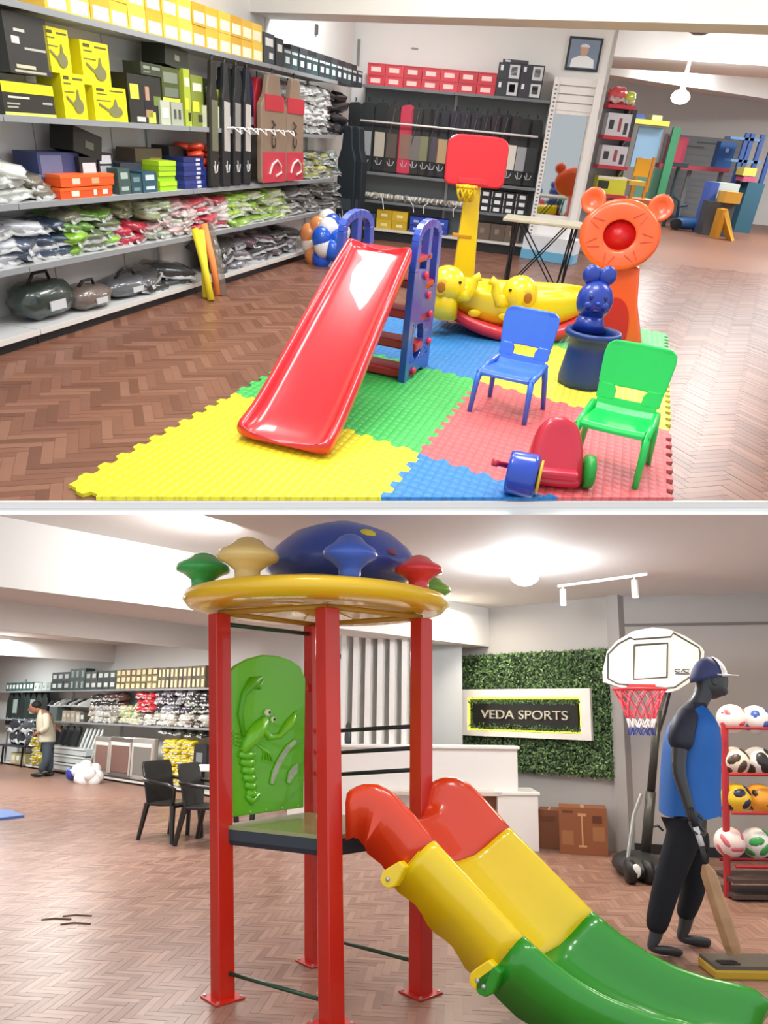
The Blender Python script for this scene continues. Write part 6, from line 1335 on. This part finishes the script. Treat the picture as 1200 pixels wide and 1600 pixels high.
# ================================================================== track light
tr = thing('track_light', 'white ceiling track with two white spot heads', 'track light', L.z(945, 908, 2.74).to_tuple())
a, b_ = L.z(872, 916, 2.77), L.z(1012, 897, 2.77)
MB().tube([a, b_], .016, 6).build('track_rail', WH, tr)
for px, py, on_ in ((880, 915, 0), (993, 900, 1)):
    p = a.lerp(b_, (px-872)/140)
    MB().tube([p, p-Vector((0, 0, .05))], .008, 6).build('spot_stem', WH, tr)
    MB().tube([p-Vector((0, 0, .04)), p-Vector((0, 0, .20))], .032, 14).build('spot_head', WH, tr, smooth=False)
    MB().tube([p-Vector((0, 0, .201)), p-Vector((0, 0, .206))], .026, 14).build('spot_lens', mat('fff0d8', .4, emit=25 if on_ else 6), tr)
    l = bpy.data.lights.new('spot_lamp', 'SPOT'); l.energy = 60 if on_ else 30; l.color = (1, .86, .66); l.spot_size = 1.3; l.spot_blend = .6; lo_ = bpy.data.objects.new('spot_lamp', l); COL.objects.link(lo_); lo_.location = p-Vector((0, 0, .22)); LOW.append(lo_)
# ================================================================== basketball stand
YB2 = 6.98; B = lambda px, py, y=YB2: L.at(px, py, y)
bk = thing('basketball_stand', 'portable basketball stand with white backboard behind the mannequin', 'basketball stand', (2.5, 7.0, 0))
outl = [(950, 1018), (965, 1001), (990, 986), (1020, 980), (1045, 983), (1072, 994), (1096, 1010), (1101, 1018), (1099, 1040), (1094, 1053), (1086, 1061), (1060, 1078), (1046, 1082), (985, 1080), (962, 1072), (944, 1066), (943, 1050)]
MB().ext([B(x, y) for x, y in outl], (0, .04, 0)).build('backboard', mat('f2f1ec', .4), bk, bevel=.006)
def line(pts, r=.009, hx='4a4c4a', nm='board_line'): MB().tube([B(x, y, YB2-.004) for x, y in pts], r, 5).build(nm, mat(hx, .5), bk)
line([(950, 1060), (950, 1022), (966, 1006), (985, 996), (990, 999), (1048, 995), (1052, 989), (1092, 1012), (1094, 1020), (1092, 1048), (1054, 1074), (1040, 1075), (965, 1068), (950, 1060)])
line([(991, 1008), (1043, 1005), (1042, 1058), (990, 1061), (991, 1008)], .011)
m = MB(); c = B(1066, 1048, YB2-.006)
for dx, w_ in ((-.045, .03), (.045, .03)): m.tube([c+Vector((dx+w_*math.cos(k*.6), 0, .014*math.sin(k*.6))) for k in range(1, 10)], .004, 4)
m.tube([c+Vector((-.01, 0, -.015)), c+Vector((.012, 0, .018)), c+Vector((.02, 0, -.01))], .005, 4); m.box(c.x-.07, c.x+.07, c.y-.002, c.y, c.z-.035, c.z-.025)
m.build('printed_logo', mat('55575c', .5), bk)
rimc = B(999, 1077, YB2-.30); rr = .235
m = MB(); m.tube([rimc+Vector((rr*math.cos(k*.2618), rr*math.sin(k*.2618), 0)) for k in range(25)], .012, 6); m.build('hoop_rim', mat('c8323c', .4), bk, smooth=True)
m = MB(); m.rbox(B(1002, 1074, YB2-.03), (.26, .06, .06)); m.build('rim_bracket', mat('b22c34', .4), bk)
n = 12
def netring(k, lev): 
    r = [rr, .19, .155, .125, .11, .12][lev]; a = 2*math.pi*(k+(.5 if lev % 2 else 0))/n; return rimc+Vector((r*math.cos(a), r*math.sin(a), -[0, .09, .18, .27, .35, .42][lev]))
for seg, hx, nm in (((0, 3), 'd83a50', 'red_net'), ((3, 4), 'e9e9ec', 'white_net'), ((4, 5), '3a468c', 'blue_net')):
    m = MB()
    for lv in range(*seg):
        for k in range(n):
            a = netring(k, lv); m.tube([a, netring(k, lv+1)], .006, 4, caps=False); m.tube([a, netring(k-1 if lv % 2 == 0 else k+1, lv+1)], .006, 4, caps=False)
    m.build(nm, mat(hx, .6), bk)
pt, pb2 = B(1028, 1110), Vector((2.49, 7.0, .12))
MB().tube([pb2, pb2.lerp(pt, .45)], .05, 8).build('lower_pole', mat('33342e', .4), bk, smooth=True); MB().tube([pb2.lerp(pt, .4), pt], .04, 8).build('upper_pole', mat('2c2d29', .4, nz=.3, nscale=30), bk, smooth=True)
m = MB(); m.tube([pt-Vector((0, 0, .05)), B(1040, 1082, YB2+.05)], .018, 6); m.tube([pt-Vector((0, 0, .2)), pt+Vector((.12, .15, -.05)), B(1050, 1068, YB2+.06)], .015, 6); m.build('support_arm', mat('26272a', .4), bk)
MB().tube([B(1018, 1292), B(1028, 1290), B(1036, 1298)], .012, 6).build('crank_handle', BLACK, bk)
MB().tube([pb2+Vector((-.22, -.15, .0)), pb2+Vector((-.1, -.05, .42)), pb2+Vector((0, 0, .6))], .018, 6).build('brace', mat('8d8f8c', .35, .6), bk)
MB().ell(B(1000, 1352, 6.95), (.24, .38, .12), 18, 10).build('ballast_base', mat('1f2022', .5), bk, smooth=True)
for px in (984, 1012): p = B(px, 1352, 6.62); MB().lathe([(.03, -.035), (.10, -.03), (.10, .03), (.03, .035)], (0, 0, 0), 18, axis='X').xf(Matrix.Translation((p.x, 6.62, .10))).build('wheel', BLACK, bk, smooth=True)
p = B(992, 1355, 6.58); MB().ell((p.x, 6.55, .12), (.045, .03, .06)).build('plastic_wrap', mat('d9dcd8', .2, coat=1), bk, smooth=True)
# ================================================================== ball rack
YK = 6.2; K = lambda px, py, y=YK: L.at(px, py, y)
kr = thing('ball_rack', 'red steel ball rack at the right edge behind the mannequin', 'rack', (3.0, 6.2, 0))
xk = K(1133, 1250).x
MB().tube([(xk-.04, YK, 0.0), (xk+.05, YK, 1.5)], .03, 8).build('rack_post', mat('a8242c', .4), kr); MB().tube([(xk+.62, YK, 0), (xk+.66, YK, 1.5)], .03, 8).build('rack_post', mat('a8242c', .4), kr)
for z in (1.37, .99, .68, .26): MB().tube([(xk+.0, YK-.1, z), (xk+.66, YK-.1, z)], .014, 6).build('rack_rail', mat('a8242c', .4), kr); MB().tube([(xk+.0, YK+.18, z), (xk+.66, YK+.18, z)], .014, 6).build('rack_rail', mat('a8242c', .4), kr)
for z in (.02, .14): MB().box(xk-.05, xk+.7, YK-.15, YK+.2, z, z+.03).build('rack_shelf', mat('4c3a34', .5), kr)
for i, (px, py, hx, hx2, lab) in enumerate([(1143, 1123, 'e8dcd8', 'c8505c', 'white and pink ball on top of the red rack'), (1147, 1190, 'ecdfcf', '4c3c30', 'white ball with dark swoosh, second from the top of the rack'), (1150, 1247, 'e8c42c', '28284c', 'yellow, navy and white ball in the middle of the rack'), (1140, 1316, 'ecd8d4', 'c86a74', 'white ball with pink print low on the rack'),
                                            (1180, 1125, 'd8d8dc', '3858a8', 'white and blue ball on top, outer side of the rack'), (1184, 1190, 'e2e2e2', '2c2c2c', 'white ball with black patches, outer side of the rack'), (1186, 1248, 'e8a030', '33241a', 'orange ball, outer side of the rack'), (1182, 1317, 'e6e6e6', '3a9a50', 'white and green ball low on the outer side of the rack')]):
    c = K(px, py, YK+.04); r = .125
    o = MB().ell(c, (r, r, r), 20, 12).build('sports_ball', mat(hx, .35, coat=.3), None, smooth=True); tag(o, lab, 'ball')
    for a_, b2 in ((-.75+.3*(i % 3), .5-.25*(i % 2)), (.35-.2*(i % 2), -.35), (.9, .8), (-1.2, -.6)):
        d_ = Vector((math.sin(a_), -math.cos(a_), b2)).normalized(); q_ = d_.to_track_quat('Z', 'Y').to_matrix()
        MB().ell(c+d_*r*.86, (r*(.5 if i % 2 else .34), r*(.24+.1*(i % 3)), r*.165), 12, 6, q_ @ Matrix.Rotation(i+a_, 3, 'Z')).build('ball_panel', mat(hx2, .35), o, smooth=True)
# yellow bat stand base at the mannequin's feet
o = MB().box(-.24, .4, -.08, .16, 0, .05).build('bat_stand', mat('b8962c', .4), None, bevel=.01); q = L.z(1128, 1522); o.location = (q.x+.16, q.y-.02, .001); tag(o, 'yellow stand base with grey top under the bat tip', 'stand')
MB().box(-.23, .39, -.07, .15, .05, .07).build('grey_top', mat('5a554c', .6), o, local=True); MB().box(-.19, -.08, -.05, .02, .07, .076).build('dark_slot', BLACK, o, local=True)
# ================================================================== mannequin
YM = 4.85; Mn = lambda px, py, y=YM: L.at(px, py, y)
mq = thing('mannequin', 'dark grey mannequin in blue jersey, cap and navy trousers, holding a bat', 'mannequin', (2.0, YM, 0))
SK = mat('34383c', .4, coat=.2)
def skin(nm, joints, edges, m, par, sub=2):
    me = bpy.data.meshes.new(nm); me.from_pydata([tuple(j[0]) for j in joints], edges, []); me.materials.append(m); o = bpy.data.objects.new(nm, me); COL.objects.link(o)
    if par is not None: o.parent = par; o.matrix_parent_inverse = par.matrix_basis.inverted()
    sk = o.modifiers.new('skin', 'SKIN'); sk.use_smooth_shade = True
    lay = me.skin_vertices[0].data if me.skin_vertices else None
    if lay is None:
        bpy.context.view_layer.objects.active = o; lay = me.skin_vertices[0].data
    for v, j in zip(lay, joints): v.radius = (j[1], j[2] if len(j) > 2 else j[1])
    lay[0].use_root = True
    s = o.modifiers.new('sub', 'SUBSURF'); s.levels = sub; s.render_levels = sub
    return o
J = lambda px, py, dy, r, r2=None, Y=YM: (L.at(px, py, Y+dy), r, r2 or r)
def hand_joints(js, es, wi, d, side, s=1.0, curl=.5):
    """palm and five fingers continuing from wrist joint wi in direction d; side = thumb direction"""
    w = js[wi][0]; d = d.normalized(); side = side.normalized(); n_ = d.cross(side).normalized()
    pi = len(js); js.append((w+d*.055*s, .030*s, .018*s)); es.append((wi, pi))
    for k, (off, ln) in enumerate(((-.024, .062), (-.008, .072), (.008, .070), (.024, .058))):
        a = len(js); base = w+d*.085*s+side*off*s; js.append((base, .0095*s, .0095*s)); es.append((pi, a))
        js.append((base+d*ln*.5*s+n_*curl*.02*s, .0088*s, .0088*s)); es.append((a, a+1)); js.append((base+d*ln*.85*s+n_*curl*.055*s, .0075*s, .0075*s)); es.append((a+1, a+2))
    a = len(js); js.append((w+d*.045*s+side*.036*s, .011*s, .011*s)); es.append((pi, a)); js.append((w+d*.08*s+side*.05*s+n_*.02*s, .009*s, .009*s)); es.append((a, a+1))
js = [J(1078, 1290, 0, .12, .14), J(1075, 1235, 0, .10, .12), J(1078, 1170, 0, .11, .15), J(1080, 1128, 0, .09, .13), J(1086, 1106, 0, .066), J(1097, 1090, 0, .062), J(1103, 1070, 0, .075, .07), J(1107, 1050, 0, .085, .078), J(1108, 1036, 0, .06, .06),
      J(1064, 1134, -.18, .062), J(1060, 1205, -.23, .045), J(1077, 1262, -.25, .03), J(1066, 1134, .18, .062), J(1062, 1205, .22, .045), J(1085, 1258, .2, .03),
      J(1068, 1312, -.09, .095), J(1042, 1388, -.10, .062), J(1022, 1466, -.10, .04), J(1082, 1312, .09, .095), J(1082, 1388, .10, .062), J(1068, 1452, .10, .042)]
es = [(0, 1), (1, 2), (2, 3), (3, 4), (4, 5), (5, 6), (6, 7), (7, 8), (3, 9), (9, 10), (10, 11), (3, 12), (12, 13), (13, 14), (0, 15), (15, 16), (16, 17), (0, 18), (18, 19), (19, 20)]
js[17] = (Vector((js[17][0].x, YM-.10, .09)), .04, .04); js[20] = (Vector((js[20][0].x, YM+.10, .09)), .042, .042)
for wi in (17, 20):
    p = js[wi][0]; a = len(js); js.append((Vector((p.x-.03, p.y, .045)), .035, .03)); js.append((Vector((p.x+.09, p.y-.01, .035)), .038, .026)); js.append((Vector((p.x+.17, p.y-.015, .022)), .032, .016)); es += [(wi, a), (a, a+1), (a+1, a+2)]
hand_joints(js, es, 11, Vector((.25, 0, -1)), Vector((.9, .1, .25)), 1.1, .9); hand_joints(js, es, 14, Vector((.2, 0, -1)), Vector((.9, 0, .2)), 1.1, .5)
body = skin('body', js, es, SK, mq)
hd_c = L.at(1108, 1060, YM)
fm = MB(); fm.ell(hd_c+Vector((.015, 0, -.015)), (.108, .084, .125), 18, 14); fm.ell(hd_c+Vector((.075, 0, -.085)), (.045, .04, .035), 12, 8); fm.loft([[hd_c+Vector((.105, y, z)) for y, z in ((-.012, .01), (.012, .01), (.016, -.035), (-.016, -.035))], [hd_c+Vector((.125, y, z)) for y, z in ((-.004, .0), (.004, .0), (.010, -.03), (-.010, -.03))]])
fm.ell(hd_c+Vector((.1, 0, -.062)), (.016, .025, .01), 10, 6)
fm.build('face', SK, mq, smooth=True)
for s_ in (-1, 1):
    MB().ell(hd_c+Vector((.0, s_*.078, -.02)), (.022, .01, .034), 10, 7).build('ear', SK, mq, smooth=True)
    MB().ell(hd_c+Vector((.098, s_*.032, .0)), (.012, .018, .009), 10, 6).build('eye', mat('202327', .4), mq, smooth=True)
def ringloft(rows, Y, n=20, pw=.8):
    R_ = []
    for py, xl, xr, hd_ in rows:
        a, b_ = L.at(xl, py, Y), L.at(xr, py, Y); c = (a+b_)/2; hw = (b_.x-a.x)/2
        R_.append([Vector((c.x+hw*math.copysign(abs(math.cos(t))**pw, math.cos(t)), Y+hd_*math.copysign(abs(math.sin(t))**pw, math.sin(t)), c.z+(.012*math.sin(5*t) if py == rows[0][0] else 0))) for t in [2*math.pi*k/n for k in range(n)]])
    return R_
BLU = mat('1266bc', .5, nz=.12, nscale=5, bump=.3); NVY = mat('1b2136', .55, nz=.2, nscale=6, bump=.3)
MB().loft(ringloft([(1272, 1034, 1121, .195), (1240, 1034, 1120, .185), (1200, 1037, 1120, .19), (1165, 1040, 1121, .205), (1138, 1047, 1117, .215), (1120, 1060, 1110, .17), (1110, 1070, 1104, .10), (1100, 1076, 1100, .065)], YM), caps=False).build('jersey', BLU, mq, smooth=True, sub=1)
skin('sleeve', [J(1080, 1113, -.06, .06), J(1072, 1122, -.14, .082), J(1064, 1145, -.20, .088), J(1062, 1176, -.215, .084)], [(0, 1), (1, 2), (2, 3)], NVY, mq)
skin('sleeve', [J(1070, 1124, .13, .075), J(1066, 1140, .185, .082), J(1062, 1174, .2, .080)], [(0, 1), (1, 2)], NVY, mq)
MB().loft(ringloft([(1118, 1052, 1076, .21), (1150, 1042, 1078, .222), (1172, 1042, 1070, .212)], YM)[:], caps=False).build('back_panel', NVY, mq, smooth=True) if False else None
MB().loft(ringloft([(1112, 1069, 1103, .10), (1098, 1076, 1101, .064)], YM), caps=False).build('collar', NVY, mq, smooth=True)
MB().tube([L.at(1112, 1128, YM-.13), L.at(1117, 1160, YM-.14), L.at(1119, 1200, YM-.14)], .004, 5).build('white_piping', mat('dfe6ee', .5), mq)
TRO = mat('0c101a', .85, nz=.25, nscale=5, bump=.35)
tz = lambda x, y, z: Vector((x, y, z))
skin('trousers', [J(1077, 1282, 0, .108, .14), J(1066, 1312, -.09, .11), J(1040, 1388, -.10, .088), (tz(js[17][0].x, YM-.10, .12), .068, .068), J(1084, 1312, .09, .11), J(1084, 1388, .10, .084), (tz(js[20][0].x, YM+.10, .15), .058, .058)], [(0, 1), (1, 2), (2, 3), (0, 4), (4, 5), (5, 6)], TRO, mq)
# cap
cc = hd_c+Vector((-.008, 0, .012)); rings = []
for t in range(7):
    ph = t/6*math.pi/2*.97; rings.append([cc+Vector((.12*math.cos(ph)*math.cos(a), .098*math.cos(ph)*math.sin(a), .135*math.sin(ph)-.045*max(0, -math.cos(a))*(1-t/6))) for a in [2*math.pi*k/20 for k in range(20)]])
MB().loft(rings).build('cap_crown', mat('3a4474', .6), mq, smooth=True)
rings = []
for t in range(6):
    ph = t/5*math.pi/2*.8; rings.append([cc+Vector((.125*math.cos(ph)*math.cos(a)+.003, .102*math.cos(ph)*math.sin(a), .142*math.sin(ph))) for a in [lerp(-1.15, 1.15, k/12) for k in range(13)]])
MB().loft(rings, closed=False).build('cap_front', mat('e9e6e8', .6), mq, smooth=True)
q = MB().loft([[cc+Vector(((.10+r)*math.cos(a)+.012, (.09+r*.1)*math.sin(a), .012-r*.08)) for a in [lerp(-1.5, 1.5, k/12) for k in range(13)]] for r in (.0, .04, .09)], closed=False).build('cap_brim', mat('efeef0', .6), mq, smooth=True)
sdm = q.modifiers.new('t', 'SOLIDIFY'); sdm.thickness = .006
# bat held in the near hand
YB3 = YM-.27; bt = thing('cricket_bat', 'worn cricket bat with black and white grip held by the mannequin', 'cricket bat', L.at(1140, 1490, YB3-.1).to_tuple())
h0, h1, h2, h3, h4 = L.at(1079, 1262, YB3), L.at(1087, 1292, YB3-.01), L.at(1097, 1322, YB3-.03), L.at(1102, 1350, YB3-.04), L.at(1148, 1492, YB3-.12)
MB().tube([h0, h1], .017, 10).build('grip', mat('222427', .6), bt, smooth=True); MB().tube([h1, h2], .018, 10).build('grip_sleeve', mat('cfd2d4', .5), bt, smooth=True); MB().tube([h2, h3], .016, 10).build('grip', mat('26282b', .6), bt, smooth=True)
ax = (h4-h3).normalized(); sx2 = Vector((.75, -.66, 0)); sx2 = (sx2-ax*sx2.dot(ax)).normalized(); nn = ax.cross(sx2)
bl_ = []
for t, w_, th in ((0, .018, .016), (.1, .045, .02), (.2, .046, .024), (.6, .047, .034), (.9, .047, .03), (1, .04, .018)):
    p = h3.lerp(h4, t); bl_.append([p+sx2*a*w_+nn*b_*th for a, b_ in ((-1, -.4), (-1, .4), (0, 1), (1, .4), (1, -.4), (0, -.55))])
MB().loft(bl_).build('blade', mat('b08c68', .45, nz=.3, nscale=8), bt, bevel=.003)
# ---- the person at the shelves
YP = 15.3; JP = lambda px, py, dy, r, r2=None: J(px, py, dy, r, r2, YP)
pe = thing('person', 'person in cream jacket and grey blue trousers bending towards the hanging bat covers', 'person', L.z(72, 1213).to_tuple())
SKN = mat('9a6a52', .6)
jp = [JP(75, 1160, 0, .12, .14), JP(76, 1140, 0, .10, .13), JP(73, 1122, 0, .12, .15), JP(67, 1113, 0, .08, .10), JP(61, 1110, 0, .05), JP(56, 1108, 0, .075, .075), JP(53, 1104, 0, .085, .08), JP(51, 1100, 0, .06, .06),
      JP(72, 1118, -.2, .06), JP(73, 1138, -.25, .045), JP(60, 1145, -.2, .03), JP(72, 1118, .2, .06), JP(80, 1132, .26, .045), JP(88, 1138, .3, .03),
      JP(74, 1168, -.1, .09), JP(73, 1188, -.1, .06), (Vector((L.at(66, 1206, YP).x, YP-.1, .09)), .04, .04), JP(76, 1168, .1, .09), JP(76, 1188, .1, .06), (Vector((L.at(74, 1206, YP).x, YP+.1, .09)), .04, .04)]
ep = [(0, 1), (1, 2), (2, 3), (3, 4), (4, 5), (5, 6), (6, 7), (3, 8), (8, 9), (9, 10), (3, 11), (11, 12), (12, 13), (0, 14), (14, 15), (15, 16), (0, 17), (17, 18), (18, 19)]
hand_joints(jp, ep, 10, Vector((-.8, 0, -.3)), Vector((-.2, 0, .9)), 1, .6); hand_joints(jp, ep, 13, Vector((.8, 0, -.4)), Vector((.2, 0, .9)), 1, .6)
skin('body', jp, ep, SKN, pe)
hp = L.at(54, 1105, YP)
MB().ell(hp+Vector((-.01, 0, -.02)), (.1, .08, .12), 16, 12, Matrix.Rotation(-.5, 3, 'Y')).build('head_face', SKN, pe, smooth=True)
MB().ell(hp+Vector((-.12, 0, -.05)), (.02, .015, .03), 8, 6).build('nose', SKN, pe, smooth=True)
MB().ell(hp+Vector((.03, 0, .045)), (.105, .09, .09), 16, 10).build('hair', mat('1c1a18', .7), pe, smooth=True)
MB().loft(ringloft([(1159, 62, 85, .17), (1145, 59, 85, .18), (1130, 58, 84, .19), (1120, 60, 81, .2), (1113, 62, 76, .15), (1109, 63, 70, .08)], YP), caps=False).build('jacket', mat('c9c4ae', .7, bump=.3), pe, smooth=True, sub=1)
JK = mat('c9c4ae', .7)
skin('jacket_sleeve', [JP(71, 1116, -.15, .08), JP(72, 1120, -.2, .085), JP(73, 1138, -.25, .07), JP(63, 1144, -.21, .055)], [(0, 1), (1, 2), (2, 3)], JK, pe)
skin('jacket_sleeve', [JP(71, 1116, .15, .08), JP(73, 1120, .2, .085), JP(80, 1132, .26, .07), JP(86, 1137, .29, .055)], [(0, 1), (1, 2), (2, 3)], JK, pe)
skin('trousers', [JP(75, 1158, 0, .13, .16), JP(74, 1168, -.1, .11), JP(73, 1188, -.1, .09), (Vector((L.at(66, 1206, YP).x, YP-.1, .10)), .075, .075), JP(76, 1168, .1, .11), JP(77, 1188, .1, .09), (Vector((L.at(74, 1206, YP).x, YP+.1, .10)), .075, .075)], [(0, 1), (1, 2), (2, 3), (0, 4), (4, 5), (5, 6)], mat('3c4a54', .7), pe)
for px, dy in ((66, -.1), (75, .1)):
    x = L.at(px, 1206, YP).x; MB().ell((x-.05, YP+dy, .05), (.15, .055, .05), 12, 8).build('shoe', mat('22201f', .5), pe, smooth=True)
ROOM[0] = 'U'
# ------------------------------------------------------------------ set the lower showroom in its place
for o in LOW: o.matrix_world = LOWER @ o.matrix_basis
